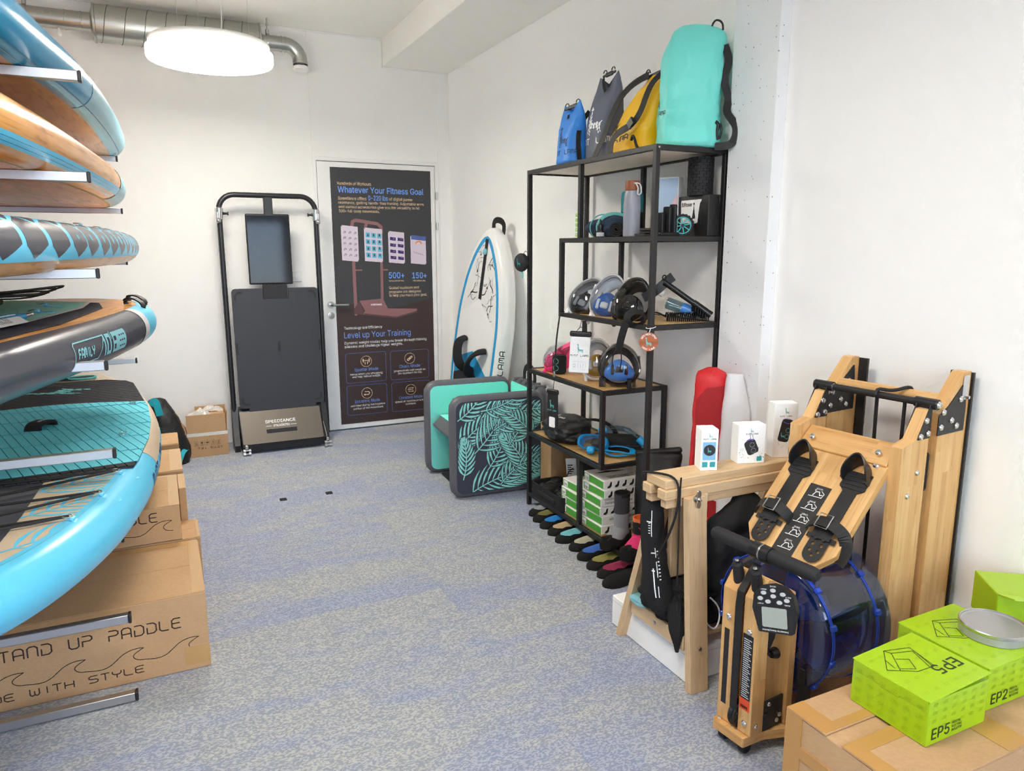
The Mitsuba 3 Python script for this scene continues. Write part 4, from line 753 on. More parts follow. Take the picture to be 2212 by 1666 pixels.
for s, o in ((0, 0), (1, .018)): add(k + "__strap", strap(spline([(1.93, 2.965, .47), (1.94, 2.93, .45 + o), (1.99, 2.90, .445 + o), (2.05, 2.90 - o, .452), (2.07, 2.935 - o, .46), (2.04, 2.96, .47), (1.97, 2.975, .475)], 30), .02, .006, up=(0, .2, 1)), "mat_goggle_blue")
k = thing("snorkel_tube", "clear bent snorkel with blue mouth end lying across the black case", "snorkel")
P = spline([(1.925, 3.01, .55), (1.985, 2.985, .563), (2.05, 2.965, .558), (2.09, 2.93, .53), (2.12, 2.89, .49)], 20)
add(k + "__tube", tube(P, .0135, 14), tintglass("tube_clear", "#b4cdd8")); add(k + "__end", tube(P[-4:], .019, 14), "mat_goggle_blue"); add(k + "__cuff", tube(P[:4], .0155, 14), "mat_goggle_blue")
add(k + "__purge_valve", cat(rod((1.99, 2.985, .565), (1.99, 2.985, .592), .006), xf(M((1.99, 2.985, .597)), trimesh.creation.icosphere(2, .009))), "mat_lens_clear")
# bottom shelf
zb = .077
k = thing("open_case", "open black soft case full of black gear at the left of the bottom shelf", "case")
X = M((1.92, 3.37, zb), rz=0)
o_ = rrect(.20, .36, .035); i_ = o_.buffer(-.009)
add(k + "__tray", cat(extr(o_.difference(i_), .075, .001), extr(o_, .006, .001)), "mat_black_fabric", X=X)
add(k + "__handle", xf(FR((1.8185, 3.36, zb + .038), (0, -1, 0), (0, 0, 1)), rbox(.20, .026, .012, .005, 6)), "mat_black_rubber")
rr = random.Random(3)
for i in range(6): add(k + "__gear", heap((1.92 + rr.uniform(-.05, .05), 3.37 + (i - 2.5) * .052, zb + .012 + rr.uniform(0, .012)), (.11, .09, .065), 10 + i, 3, .35), "mat_black_nylon", smooth=60)
add(k + "__ball", trimesh.creation.icosphere(2, .024), "mat_black_rubber", X=M((1.86, 3.47, zb + .055)))
k = thing("drawstring_sack", "upright black sack with a white paper tag behind the open case", "sack")
m_, _ = bag(2.05, 3.27, zb, [(0, .12, .07, 0, 0, 0), (.03, .13, .08, 0, 0, 0), (.2, .12, .075, 0, 0, 0), (.30, .09, .05, 0, 0, 0), (.33, .05, .02, 0, 0, 0)], seed=31, amp=.006, rot=60, n=40, m=30)
add(k + "__body", m_, "mat_black_fabric", smooth=50)
add(k + "__tag", cat(flat(sbox(-.03, -.05, .03, .05))), "mat_white_paper", X=FR((2.01, 3.415, zb + .165), (.75, -.65, .1), (.1, 0, 1)), smooth=False)
add(k + "__tag__print", flat(unary_union([sbox(-.022, -.04 + i * .012, .0 + .008 * (i % 3), -.034 + i * .012) for i in range(5)]), .0004), "mat_print_black", X=FR((2.01, 3.415, zb + .165), (.75, -.65, .1), (.1, 0, 1)))
add(k + "__cord", tube(spline([(1.955, 3.30, zb + .20), (1.93, 3.32, zb + .16), (1.925, 3.29, zb + .12), (1.935, 3.26, zb + .09)], 14), .003, 6), "mat_black_nylon")
mat("carton_green", "#4fa03a", rough=0.5); mat("carton_white", "#eceae6", rough=0.5)
_sock = Polygon([(0, 0), (.016, .0), (.024, .008), (.026, .03), (.017, .03), (.013, .015), (.002, .009)])
def shoebox(x, y, z, w, yaw, side, label):
    k = thing("shoe_box", label, "shoe box", None)
    X = M((x, y, z), rz=yaw)
    add(k + "__carton", bx(0, .29, -w / 2, w / 2, .0005, .044, .0015), "mat_carton_white", X=X)
    E_ = FR((0, w / 2, 0), (0, -1, 0), (0, 0, 1))
    add(k + "__end_panel", flat(sbox(.004, .003, w - .003, .038), .0006), "mat_carton_green", X=X @ E_)
    add(k + "__sticker", flat(sbox(.012, .006, .05, .036), .0011), "mat_white_paper", X=X @ E_)
    add(k + "__barcode", flat(unary_union([sbox(.016 + i * .0036, .010, .0175 + i * .0036, .022) for i in range(8)]), .0015), "mat_print_black", X=X @ E_)
    Sd = FR((0, -w / 2, 0), (1, 0, 0), (0, 0, 1))
    if side == 1: add(k + "__silhouettes", flat(unary_union([affinity.translate(_sock, .02 + i * .042, .005) for i in range(6)]), .0005), "mat_print_black", X=X @ Sd)
    elif side == 2: add(k + "__lettering", text("Designed to fit in shape.", .012, .16), "mat_print_black", X=X @ Sd @ M((.025, .014, .0005)), smooth=False)
    elif side == 3: add(k + "__lettering", text("Designed to fit in shape.", .012, .16), "mat_print_black", X=X @ Sd @ M((.2, .03, .0005), rz=180), smooth=False)
    return k, X
oz = ["lowest", "second", "third", "fourth", "fifth", "topmost"]
for i in range(6):
    k, X = shoebox(1.845 + (.0, .004, -.002, .002, .01, .014)[i], 2.935 + (.0, .004, .012, .01, -.004, .004)[i], zb + .0455 * i, .19, (0, 1.5, 0, -1, 1, -2)[i], (1, 3, 1, 2, 1, 1)[i], f"white shoe box with green end, {oz[i]} of the taller stack on the bottom shelf")
add(k + "__top_print", flat(unary_union([Polygon([(.02, .03), (.1, .05), (.2, .02), (.1, .02)]), sbox(.05, -.04, .2, -.035), sbox(.05, -.055, .17, -.05), sbox(.05, -.07, .19, -.065)]), .0447), "mat_print_black", X=X)
for i in range(4): shoebox(1.845 + (.0, .003, -.001, .008)[i], 3.14 + (.0, .002, .004, -.004)[i], zb + .0455 * i, .185, (0, 1, -1, 2)[i], 1, f"white shoe box with green end, {oz[i] if i < 3 else 'topmost'} of the shorter stack on the bottom shelf")
# ankle boots made of sock fabric
def sockring(x, y, z, rx, ry, th=None):
    a = np.arange(24) * 2 * np.pi / 24; return np.stack([x + rx * np.cos(a), y + ry * np.sin(a), 0 * a + z], 1)
mat("knit_grey", "#8a8d92", rough=0.9); mat("knit_dark", "#3a3b40", rough=0.9); mat("knit_pink", "#d8356f", rough=0.9); mat("knit_orange", "#e0743a", rough=0.9)
mat("sole_black", "#131313", rough=0.95, bump=tx(lambda p, n, uv: noise(p.x * 420, p.y * 420, p.z * 420)), bs=.002)
def boot(label, x, y, z, rz, h, r, cols, cuff):
    k = thing("sock_boot", label, "shoe"); X = M((x, y, z), rz=rz)
    fx = [-.125, -.12, -.10, -.06, -.02, .02, .05, .075]; a = np.arange(24) * 2 * np.pi / 24
    def foot(hh, zs=0, g=0): return loft([np.stack([0 * a + q_, (w + g) * np.cos(a), np.clip(zs + hh * t + (hh * t + g) * np.sin(a) * 1.0, 0, 1)], 1) for q_, w, t in zip(fx, (.012, .024, .036, .042, .04, .037, .035, .02), (.25, .35, .45, .6, .8, .95, .9, .6))])
    add(k + "__foot", foot(.045), cols[0], X=X)
    add(k + "__sole", loft([np.stack([0 * a + q_ + (-.004 if q_ < 0 else .004), (w + .005) * np.cos(a), np.clip(.02 + .03 * np.sin(a) + .006 * np.sin(a * 5 + q_ * 90), 0, 1) * (1 if q_ > -.1 else 1.2)], 1) for q_, w in zip(fx, (.012, .026, .038, .044, .042, .039, .038, .024))]), "mat_sole_black", X=X)
    n = len(cols) - 1
    for i in range(n):
        z0, z1 = .05 + (h - .05) * i / n, .05 + (h - .05) * (i + 1) / n
        add(k + "__shaft", loft([sockring(.03, 0, zz, r * (1 + .05 * math.sin(zz * 60)), r * .82) for zz in np.linspace(z0 - (.02 if i == 0 else 0), z1, 6)], cap=False), cols[i + 1], X=X)
    add(k + "__cuff", loft([sockring(.03, 0, h - .012, r * 1.03, r * .85), sockring(.03, 0, h + .004, r * 1.04, r * .86), sockring(.03, 0, h + .004, r * .92, r * .74), sockring(.03, 0, h - .08, r * .85, r * .7)], cap=False), cuff, X=X)
    return k, X
boot("tall grey and black sock shoe standing before the shoe boxes on the bottom shelf", 1.872, 2.735, zb, 28, .235, .042, ["mat_knit_grey", "mat_knit_grey", "mat_knit_grey", "mat_knit_dark", "mat_knit_dark"], "mat_black_fabric")
k, X = boot("short pink and black sock shoe with orange lining at the end of the bottom shelf", 1.885, 2.60, zb, 30, .155, .04, ["mat_knit_pink", "mat_knit_pink", "mat_black_fabric", "mat_black_fabric"], "mat_knit_orange")
add(k + "__emblem", tube([(.03 + -.0415 * math.cos(t * .35), -.0345 * math.sin(t * .35) - .002, .115 + .006 * math.sin(t * 2.2)) for t in np.linspace(.6, 3.4, 18)], .0018, 5), "mat_knit_pink", X=X)
k = thing("dry_bag", "tall black roll-top dry bag behind the right front post", "dry bag")
m_, sf = bag(2.03, 2.655, zb, [(0, .085, .07, 0, 0, 0), (.02, .098, .085, 0, 0, 0), (.25, .098, .08, 0, 0, 0), (.35, .10, .065, 0, 0, 0), (.41, .108, .03, 0, 0, 0), (.435, .11, .02, 0, 0, 0), (.445, .105, .012, 0, 0, 0)], seed=44, rot=-42, amp=.005)
add(k + "__body", m_, "mat_black_nylon", smooth=50)
add(k + "__emblem", wrap(llama(.06), onbag(sf, math.radians(188 + 42), .09, .24), .012), "mat_teal_print")
add(k + "__roll", xf(FR((2.03, 2.655, zb + .445), (.74, -.67, .16), (0, 0, 1)), rbox(.215, .03, .03, .012, 8)), "mat_black_nylon")
add(k + "__strap", tube(spline([(1.955, 2.715, zb + .40), (1.945, 2.705, zb + .3), (1.94, 2.70, zb + .2), (1.95, 2.70, zb + .1)], 14), .005, 6), "mat_black_nylon")
# ---------------------------------------------------------------- sock shoes on the floor
def flatshoe(label, x, y, rz, col, L_=.25):
    k = thing("sock_shoe", label, "shoe"); X = M((x, y, 0), rz=rz)
    t = np.linspace(0, 1, 16); w = np.interp(t, [0, .03, .1, .25, .5, .75, .92, 1], [.008, .024, .038, .046, .042, .037, .032, .012]); hh = np.interp(t, [0, .03, .1, .3, .6, .9, 1], [.008, .022, .034, .042, .045, .042, .02]); a = np.arange(24) * 2 * np.pi / 24
    r = np.random.default_rng(hash_(label)); jit = 1 + .05 * meshkit.fbm(np.stack(np.meshgrid(t * 6, np.cos(a) * 3), -1).reshape(16, 24, 2) @ np.array([[1, 0, 0], [0, 1, 0]]) + r.uniform(0, 9), 2)
    def top(tt, v): return np.interp(tt, t, hh) * np.sqrt(np.maximum(0, 1 - np.minimum(1, np.abs(v)) ** 2.4))
    R_ = [np.stack([0 * a + q_ * L_, w[i] * np.cos(a) * jit[i], np.maximum(.0005, np.where(np.sin(a) > 0, hh[i] * np.abs(np.sin(a)) ** .85, -.001))], 1) for i, q_ in enumerate(t)]
    add(k + "__sole_edge", loft(R_), "mat_sole_black", X=X, smooth=60)
    if col:
        o = [(.055 + .012 * math.sin(v * 9), -.026 + .0 * v) for v in (0,)]
        pg = Polygon([(.032, 0), (.045, .018), (.07, .029), (.10, .026), (.125, .030), (.16, .026), (.19, .027), (.235, .022), (.235, -.022), (.19, -.026), (.15, -.024), (.12, -.030), (.09, -.026), (.065, -.028), (.043, -.018)]).buffer(.003)
        def fn(x, y):
            f = lambda x, y: np.stack([x, y, np.interp(x / L_, t, hh) * np.abs(np.sqrt(np.maximum(0, 1 - (y / np.interp(x / L_, t, w)) ** 2))) ** .85], -1)
            p = f(x, y); n = np.cross(f(x + 1e-3, y) - p, f(x, y + 1e-3) - p); return p, n / np.linalg.norm(n, axis=1, keepdims=True)
        add(k + "__upper", wrap(pg, fn, .02, .0028), col, X=X, smooth=60)
SHO = [(1.742, 3.405, "#8f949c", "grey"), (1.722, 3.315, "#6f6a3a", "olive"), (1.712, 3.215, "#1f7cc4", "bright blue"), (1.705, 3.115, "#b99d78", "sand"), (1.692, 3.015, "#6fb3bb", "light teal"), (1.705, 2.895, "#a9a68e", "pale grey-green"), (1.685, 2.785, "#3d67b4", "royal blue"), (1.672, 2.68, "#8a8446", "olive green"), (1.668, 2.585, "#8e2c4c", "wine red"), (1.640, 2.495, None, "plain black")]
for i, (x, y, h, nm) in enumerate(SHO):
    if h: mat("knit_" + nm.replace(" ", "_").replace("-", "_"), h, rough=0.92)
    e = " nearest the yellow-green shoe" if 0 else ""
    flatshoe({0: "black sock shoe with grey upper, farthest in the floor row", 1: "black sock shoe with dull olive upper, second from the far end of the floor row", 7: "black sock shoe with olive green upper between the royal blue and the wine red"}.get(i, f"black sock shoe with {nm} upper in the row on the floor" if h else "plain black sock shoe nearest the trestle in the floor row"), x, y, (8, 10, 12, 10, 8, 12, 10, 8, 6, 8)[i], "mat_knit_" + nm.replace(" ", "_").replace("-", "_") if h else None)
# ---------------------------------------------------------------- rack with paddle boards
YR, YF = 2.478, 4.57
R0 = thing("board_rack", "aluminium wall rack with long square arms carrying the paddle boards", "rack")
LZ = [.02 + .2722 * i for i in range(8)]
for y in (YR, YF):
    add(R0 + "__upright", bx(-.98, -.93, y - .025, y + .025, 0, 2.15), "mat_alu")
    for i, z in enumerate(LZ):
        xe = (-.167 + .003 * i if y == YR else -.14 - .004 * (7 - i) * 0)
        k = add(R0 + "__arm", bx(-.93, xe - .008, y - .0135, y + .0135, z - .014, z + .014, .002), "mat_alu")
        add(k + "__end_cap", bx(xe - .008, xe, y - .0142, y + .0142, z - .0147, z + .0147, .0015), "mat_black_plastic")
for y in (YR, YF): add(R0 + "__foot", bx(-1.12, -.93, y - .03, y + .03, 0, .03), "mat_alu")
from scipy.interpolate import PchipInterpolator as PI_
class Board:
    """inflatable board: inset outline, half-round rails, deck and hull; local x across, y along, z up"""
    def __init__(s, pts, r=.075, X=np.eye(4), n=70, rocker=None):
        p = np.array(pts, float); s.r, s.X = r, X; s.y0, s.y1 = p[0, 0], p[-1, 0]
        f = PI_(p[:, 0], p[:, 1]); u = (1 - np.cos(np.linspace(0, np.pi, n))) / 2; y = s.y0 + (s.y1 - s.y0) * u
        w = f(y); e0 = np.clip((y - s.y0) / .25, 0, 1); e1 = np.clip((s.y1 - y) / .25, 0, 1)
        right = np.stack([w, y], 1); full = Polygon(np.vstack([right, (right * [-1, 1])[::-1]])).buffer(0).buffer(.01).buffer(-.01)
        ins = full.buffer(-r * .98, quad_segs=8); ins = max(polys(ins), key=lambda q_: q_.area)
        s.full, s.ins = full, ins
        c = np.array(ins.exterior.coords)[:-1]
        if Polygon(c).exterior.is_ccw is False: c = c[::-1]
        ls = LineString(np.vstack([c, c[:1]])); N = 260; s.N = N
        q = np.array([ls.interpolate(t, normalized=True).coords[0] for t in np.arange(N) / N]); q = (np.roll(q, 1, 0) + 2 * q + np.roll(q, -1, 0)) / 4
        t = np.roll(q, -1, 0) - np.roll(q, 1, 0); t /= np.linalg.norm(t, axis=1, keepdims=True); s.q, s.nn = q, np.stack([t[:, 1], -t[:, 0]], 1)
        s.S = np.r_[0, np.cumsum(np.linalg.norm(np.roll(q, -1, 0) - q, axis=1))]; s.rock = rocker or (lambda y: 0 * y)
    def W(s, P): return P @ s.X[:3, :3].T + s.X[:3, 3]
    def rail(s, a0=-90, a1=90, n=12):
        R_ = []
        for a in np.radians(np.linspace(a0, a1, n)):
            P = s.q + s.nn * s.r * math.cos(a); R_.append(s.W(np.c_[P, s.rock(P[:, 1]) + s.r * math.sin(a)]))
        m = loft(R_, cap=False); uv = np.stack([np.tile(s.S[:-1], n), np.repeat(np.radians(np.linspace(a0, a1, n)) * s.r, s.N)], 1)
        # close without a uv seam problem: seam lies where the outline starts
        return m, uv
    def face(s, top, g=None, z=0.0, step=.14):
        g = s.ins if g is None else g; sg = 1 if top else -1
        def fn(x, y): return s.W(np.stack([x, y, s.rock(y) + sg * s.r], -1)), np.broadcast_to(s.X[:3, 2] * sg, (len(x), 3))
        m = wrap(g, fn, step, z); 
        if not top: m.invert()
        L_ = (m.vertices - s.X[:3, 3]) @ s.X[:3, :3]
        return m, np.stack([L_[:, 1], L_[:, 0]], 1)
    def railprint(s, g, off=.0006, step=(.05, .008)):
        """g in (arc length along outline, height on the rail measured along the curve)"""
        q2, n2 = np.vstack([s.q, s.q[:1]]), np.vstack([s.nn, s.nn[:1]])
        def fn(x, y):
            xx = np.mod(x, s.S[-1]); P = np.stack([np.interp(xx, s.S, q2[:, i]) for i in (0, 1)], -1); n = np.stack([np.interp(xx, s.S, n2[:, i]) for i in (0, 1)], -1); n /= np.linalg.norm(n, axis=1, keepdims=True); a = y / s.r
            v = np.concatenate([n * np.cos(a)[:, None], np.sin(a)[:, None]], 1); p = np.concatenate([P, s.rock(P[:, 1])[:, None]], 1) + v * s.r
            return s.W(p), v @ s.X[:3, :3].T
        return wrap(g, fn, step, off)
    def s_at(s, y):
        """arc length on the right rail where the outline passes y"""
        i = np.where(s.nn[:, 0] > 0)[0]; j = i[np.argmin(np.abs((s.q + s.nn * s.r)[i, 1] - y))]; return s.S[j]
def swirl(a, b, c):
    def f(p, n, uv):
        u, v = uv.x, uv.y
        w = fbm(u * 2.3, v * 5, 1.0, 3); g = noise((v * 16 + 14 * w + u * 1.5), 3.0); g2 = noise(u * 9 + 5 * w, v * 160)
        return mix(mix(C(a), C(b), g), C(c), .55 * smoothstep(.55, .95, g2) * (.4 + .6 * g))
    return tx(f)
mat("board_wood", tex=swirl("#c98f45", "#b8772f", "#7d4a1c"), rough=.22, coat=.5); mat("board_wood_light", tex=swirl("#c4935c", "#ab7843", "#7e5227"), rough=.25, coat=.5)
mat("rail_teal", "#0c80aa", rough=.22, coat=.4); mat("rail_dusty", "#6fa3b2", rough=.3, coat=.3); mat("rail_sky", "#5bbfe2", rough=.28, coat=.3); mat("rail_slate", "#3d3e48", rough=.25, coat=.4); mat("board_white", "#e9e8e6", rough=.3); mat("board_blue", "#2e9bd0", rough=.35); mat("hull_green", "#a9a06c", rough=.35); mat("silver_band", "#cfcdd0", rough=.3)
def rails(key, B, parts):
    """parts: list of (material, [(s0, s1)] or None, a0, a1)"""
    for m_, rg, a0, a1, *off in parts:
        if rg is None:
            m, uv = B.rail(a0, a1); add(key, m, m_, smooth=True, uv=uv)
        else:
            g = unary_union([sbox(s0, math.radians(a0) * B.r, s1, math.radians(a1) * B.r) for s0, s1 in rg]); add(key, B.railprint(g, off[0] if off else .0008), m_, smooth=60)
def board_base(key, B, hull, deck, rail_m):
    m, uv = B.rail(); add(key + "__rail", m, rail_m, smooth=True, uv=uv)
    m, uv = B.face(True); add(key + "__deck", m, deck, smooth=False, uv=uv)
    m, uv = B.face(False); add(key + "__hull", m, hull, smooth=False, uv=uv)
zl = lambda i, r=.075: LZ[i] + .0145 + r
# top board
k = thing("paddle_board", "topmost paddle board of the rack, deep teal rails and dark wood hull", "paddle board", "paddle boards lying in the rack")
B1 = Board([(1.55, 0), (1.62, .07), (1.9, .17), (2.2, .235), (2.5, .275), (3.0, .337), (3.5, .374), (4.1, .397), (4.5, .402), (4.75, .375), (4.95, .29), (5.07, .14), (5.12, 0)], X=M((-.50, 0, zl(7))))
board_base(k, B1, "mat_board_wood_light", "mat_board_wood", "mat_rail_teal")
a, b = B1.s_at(3.1), B1.s_at(4.98)
rails(k + "__tail_patch", B1, [("mat_rail_dusty", [(min(a, b), max(a, b))], -88, 89)])
mat("seam_light", "#7fb9c4", rough=.4); mat("seam_dark", "#0f6f90", rough=.4)
a, b = sorted((B1.s_at(1.75), B1.s_at(4.98)))
rails(k + "__seam", B1, [("mat_seam_dark", [(a, b)], -58, -55, .0012)]); rails(k + "__seam", B1, [("mat_seam_light", [(a, b)], -76, -75, .0013)])
# second board
k = thing("paddle_board", "second paddle board from the top, wood printed rails edged in pale teal", "paddle board", "paddle boards lying in the rack")
OUT2 = [(1.45, 0), (1.55, .08), (1.75, .165), (1.98, .222), (2.24, .258), (2.58, .298), (3.15, .349), (3.64, .384), (4.15, .392), (4.5, .36), (4.68, .27), (4.79, .13), (4.82, 0)]
B2 = Board(OUT2, X=M((-.50, 0, zl(6))))
board_base(k, B2, "mat_hull_green", "mat_board_wood", "mat_board_wood")
m, uv = B2.face(False, B2.ins.buffer(-.012), .0008); add(k + "__hull_panel", m, "mat_board_wood_light", smooth=False, uv=uv)
a, b = sorted((B2.s_at(1.6), B2.s_at(4.6)))
rails(k + "__edge_band", B2, [("mat_print_mint", [(a, b)], 62, 89), ("mat_rail_sky", [(a, b)], -50, -24), ("mat_rail_teal", [(a, b)], -34, -33, .0013), ("mat_rail_teal", [(a, b)], -43, -42, .0013)])
a, b = sorted((B2.s_at(3.75), B2.s_at(4.8))); rails(k + "__tail_patch", B2, [("mat_rail_dusty", [(a, b)], -89, 89, .0016)])
# third board, hexagon print
k = thing("paddle_board", "third paddle board from the top, dark rails with sky blue honeycomb print", "paddle board", "paddle boards lying in the rack")
B3 = Board([(1.3, 0), (1.4, .08), (1.6, .15), (1.98, .215), (2.24, .245), (2.62, .292), (3.15, .345), (3.64, .39), (4.05, .412), (4.5, .42), (4.8, .37), (4.98, .26), (5.07, .13), (5.10, 0)], X=M((-.50, 0, zl(5) - .012)))
board_base(k, B3, "mat_board_wood_light", "mat_board_wood", "mat_board_wood_light")
a, b = sorted((B3.s_at(1.45), B3.s_at(4.98))); hh = B3.r
rails(k + "__honeycomb_ground", B3, [("mat_rail_sky", [(a, b)], -30, 76)])
hexes, holes = [], []
up = 1 if B3.s_at(4.0) > B3.s_at(2.0) else -1
step = .245; y = 1.45
for i in range(18):
    sc = step * (1 - .018 * i); s0 = B3.s_at(min(y, 4.95)); c = s0; w = sc * .5 * .84; z0 = .030
    h = [(-w, .035), (-w * .02 , .064), (w * .95, .028), (w, -.026), (-w * .25, -.062), (-w * 1.0, -.03)]
    hexes.append(Polygon([(c + up * px_, z0 + pz) for px_, pz in h]))
    if i >= 5: q_ = .12 + .03 * (i - 5); holes.append(affinity.scale(hexes[-1], q_ * 1.0, q_ * 1.5))
    hexes.append(Polygon([(c + up * (w * .12), z0 + .085), (c + up * (w * .3), z0 + .072), (c + up * w * 1.15, z0 + .038), (c + up * w * 1.75, z0 + .064), (c + up * w * 1.75, z0 + .085)]))
    y += sc
g = unary_union(hexes).intersection(sbox(a, -.52 * hh, b, 1.32 * hh))
add(k + "__honeycomb", B3.railprint(g.difference(unary_union(holes)), .0014, (.05, .008)), "mat_rail_slate", smooth=60)
rails(k + "__tail_band", B3, [("mat_silver_band", [sorted((B3.s_at(4.93), B3.s_at(4.99)))], -55, 75, .002)])
# D rings on the deck edge
mat("valve_blue", "#6cc3e6", rough=.35)
def dring(key, p, d, up=(0, 0, 1), s=1.0, m_="mat_valve_blue"):
    X = FR(p, np.cross((0, 0, 1), d) * -1, d)
    add(key + "__ring_patch", extr(affinity.scale(Point(0, .035 * s).buffer(1), .022 * s, .035 * s), .003), m_, X=X)
    add(key + "__ring_loop", rbox(.022 * s, .014 * s, .012 * s, .003 * s, 6, at=(0, .002, .008 * s)), m_, X=X)
    add(key + "__d_ring", tube([(.016 * s * math.cos(t), -.014 * s + .014 * s * math.sin(t), .010 * s + .004 * s * math.sin(t)) for t in np.linspace(0, 6.283, 19)[:-1]], .0022 * s, 6, True), "mat_chrome", X=X)
for x, y in ((-.245, 3.2), (-.21, 3.65), (-.19, 4.0)): dring(k, (x, y, LZ[5] + .1535), (1, 0, -.3), s=.8)
# family board
k = thing("paddle_board", "slate paddle board with FAMILY lettering and white and blue nose bands", "paddle board", "paddle boards lying in the rack")
yaw4 = 17
B4 = Board([(0, 0), (.03, .16), (.12, .26), (.35, .35), (.8, .415), (1.5, .43), (2.0, .425), (2.4, .40), (2.75, .355), (2.98, .29), (3.12, .20), (3.19, .09), (3.21, 0)], X=M((-.235, 3.93, zl(4) - .045), rz=-yaw4, ry=2.0) @ M((0, -3.21, 0)))
board_base(k, B4, "mat_hull_green", "mat_board_wood", "mat_rail_slate")
a, b = sorted((B4.s_at(2.99), B4.s_at(3.02))); n0 = np.array([B4.s_at(2.99), B4.s_at(3.04), B4.s_at(3.205)])
rails(k + "__nose_band", B4, [("mat_silver_band", [sorted((B4.s_at(2.56), B4.s_at(2.65)))], -70, 90, .001), ("mat_rail_sky", [sorted((B4.s_at(2.65), B4.s_at(3.15)))], -70, 90, .001)])
s2 = B4.S[-1]; 
def mint_deck(g, m_, z, part): mm, uv = B4.face(True, g, z); add(k + "__" + part, mm, m_, smooth=False, uv=uv)
mat("eva_navy", "#2d2e38", rough=.8); mat("eva_mint", "#93cfc3", rough=.85, bump=tx(lambda p, n, uv: dr.abs(dr.sin(uv.y * 700))), bs=.0008); mat("deck_mint", "#79c6bd", rough=.5)
mint_deck(B4.ins.intersection(Polygon([(-.5, 0), (.335, 0), (.345, 1.3), (.315, 2.0), (.21, 2.62), (.10, 2.88), (-.5, 2.88)])), "mat_eva_navy", .0012, "deck_pad")
mint_deck(B4.ins.intersection(Polygon([(-.5, 0), (.195, 0), (.205, 2.0), (.145, 2.6), (.06, 2.9), (-.5, 2.9)])), "mat_silver_band", .002, "deck_stripe")
mint_deck(B4.ins.intersection(Polygon([(-.5, 0), (.18, 0), (.19, 2.0), (.13, 2.59), (.05, 2.88), (-.5, 2.9)])), "mat_eva_mint", .0032, "deck_pad")
# FAMILY badge on the right rail
sg = 1 if B4.s_at(3.0) > B4.s_at(2.0) else -1
sc0 = B4.s_at(1.80)
def onrail(g): return affinity.translate(affinity.scale(g, sg, 1, origin=(0, 0)), sc0, 0)
bd = Polygon([(0, .0), (.21, .0), (.255, .05), (.28, .075), (.012, .075), (0, .065)]).buffer(.002)
fam = affinity.translate(strokes("FAMILY", .03, .0075, gap=1.6), .03, .02); fam = affinity.scale(fam, .145 / (fam.bounds[2] - fam.bounds[0]), 1, origin=(.03, 0))
num_ = [sbox(.268, .0, .282, .075), Polygon([(.262, .055), (.27, .075), (.282, .075), (.27, .05)]), sbox(.292, 0, .34, .075).difference(sbox(.306, .014, .326, .061)), sbox(.346, .05, .352, .08), sbox(.36, 0, .42, .075).difference(sbox(.374, .012, .394, .03)).difference(sbox(.374, .042, .42, .058)), rrect(.13, .075, .02, .465, .0375).difference(unary_union([sbox(.44 + .026 * i, .012 + .02 * j, .455 + .026 * i, .018 + .02 * j) for i in range(3) for j in range(3)]))]
fb = unary_union([bd.difference(bd.buffer(-.005)), fam] + num_); fb = affinity.translate(affinity.scale(fb, .86, .92, origin=(0, 0)), 0, -.028)
add(k + "__badge", B4.railprint(onrail(fb), .0012, (.03, .008)), "mat_seam_light", smooth=60)
# grip straps at the nose
for (x, y) in ((.265, 2.80), (.215, 2.98)):
    c = B4.W(np.array([[x, y, B4.r + .004]]))[0]; t_ = B4.X[:3, :3] @ np.array([.75, -.35, 0])
    add(k + "__grip_strap", strap(spline([c - t_ * .045, c - t_ * .05 + (0, 0, .016), c - t_ * .03 + (0, 0, .024), c + t_ * .055 + (0, 0, .004), c + t_ * .06 - (0, 0, .012), c + t_ * .045 - (0, 0, .012)], 18), .022, .006, up=(0, 0, 1)), "mat_black_nylon")
def deckp(x, y, h=0): return B4.W(np.array([[x, y, B4.r + h]]))[0]
for (x, y) in ((.09, 2.35), (.0, 2.62)): dring(k, deckp(x, y, .004), B4.X[:3, :3] @ np.array([1., 0, 0]), s=.9)
add(k + "__carry_handle", strap(spline([deckp(-.1, 1.62, .004), deckp(-.1, 1.64, .05), deckp(-.1, 1.72, .065), deckp(-.1, 1.80, .05), deckp(-.1, 1.82, .004)], 20), .06, .012, up=(0, 0, 1)), "mat_black_fabric")
K9 = solo("fin_bag", heap(tuple(deckp(-.22, 2.15, .003)), (.5, .75, .055), 77, 4, .25), "mat_black_nylon", "black bundle of fins and cords lying on the slate board below the arm", "bundle", smooth=60)
for o, zz in ((0, 0), (.06, .012), (.12, .022)):
    P = [deckp(-.05 + o * .2, 1.75, .06 + zz * .5), deckp(-.03 + o, 2.3, .05 + zz), deckp(-.02 + o * .4, 2.62, .045 + zz), deckp(.0 + o * .4, 2.66, .055 + zz), deckp(-.05 + o, 2.3, .062 + zz), deckp(-.12, 1.75, .06 + zz)]
    add(num("bungee_cord") + "__line" if 0 else k + "__bungee_cord", tube(spline(P, 24), .0035, 6), "mat_black_nylon")
q_ = thing("paddle_shaft", "pair of slim bright blue paddle tubes with a metal hook on the slate board", "paddle")
for o in (0, .025): add(q_ + "__tube", rod(deckp(.225 - o, 1.0, .022), deckp(.20 - o, 2.02, .022), .0105, 10), "mat_board_blue")
add(q_ + "__hook", tube(spline([deckp(.19, 2.02, .02), deckp(.185, 2.08, .02), deckp(.18, 2.12, .022), deckp(.165, 2.13, .02), deckp(.16, 2.10, .015)], 16), .004, 6), "mat_chrome")
q_ = thing("paper_label", "white printed paper strip lying on the wood edge of the slate board", "label")
c0 = deckp(.262, 1.05, .012); ex_ = B4.X[:3, :3] @ np.array([-.03, 1, 0]); ey_ = np.array([-.75, .1, .5])
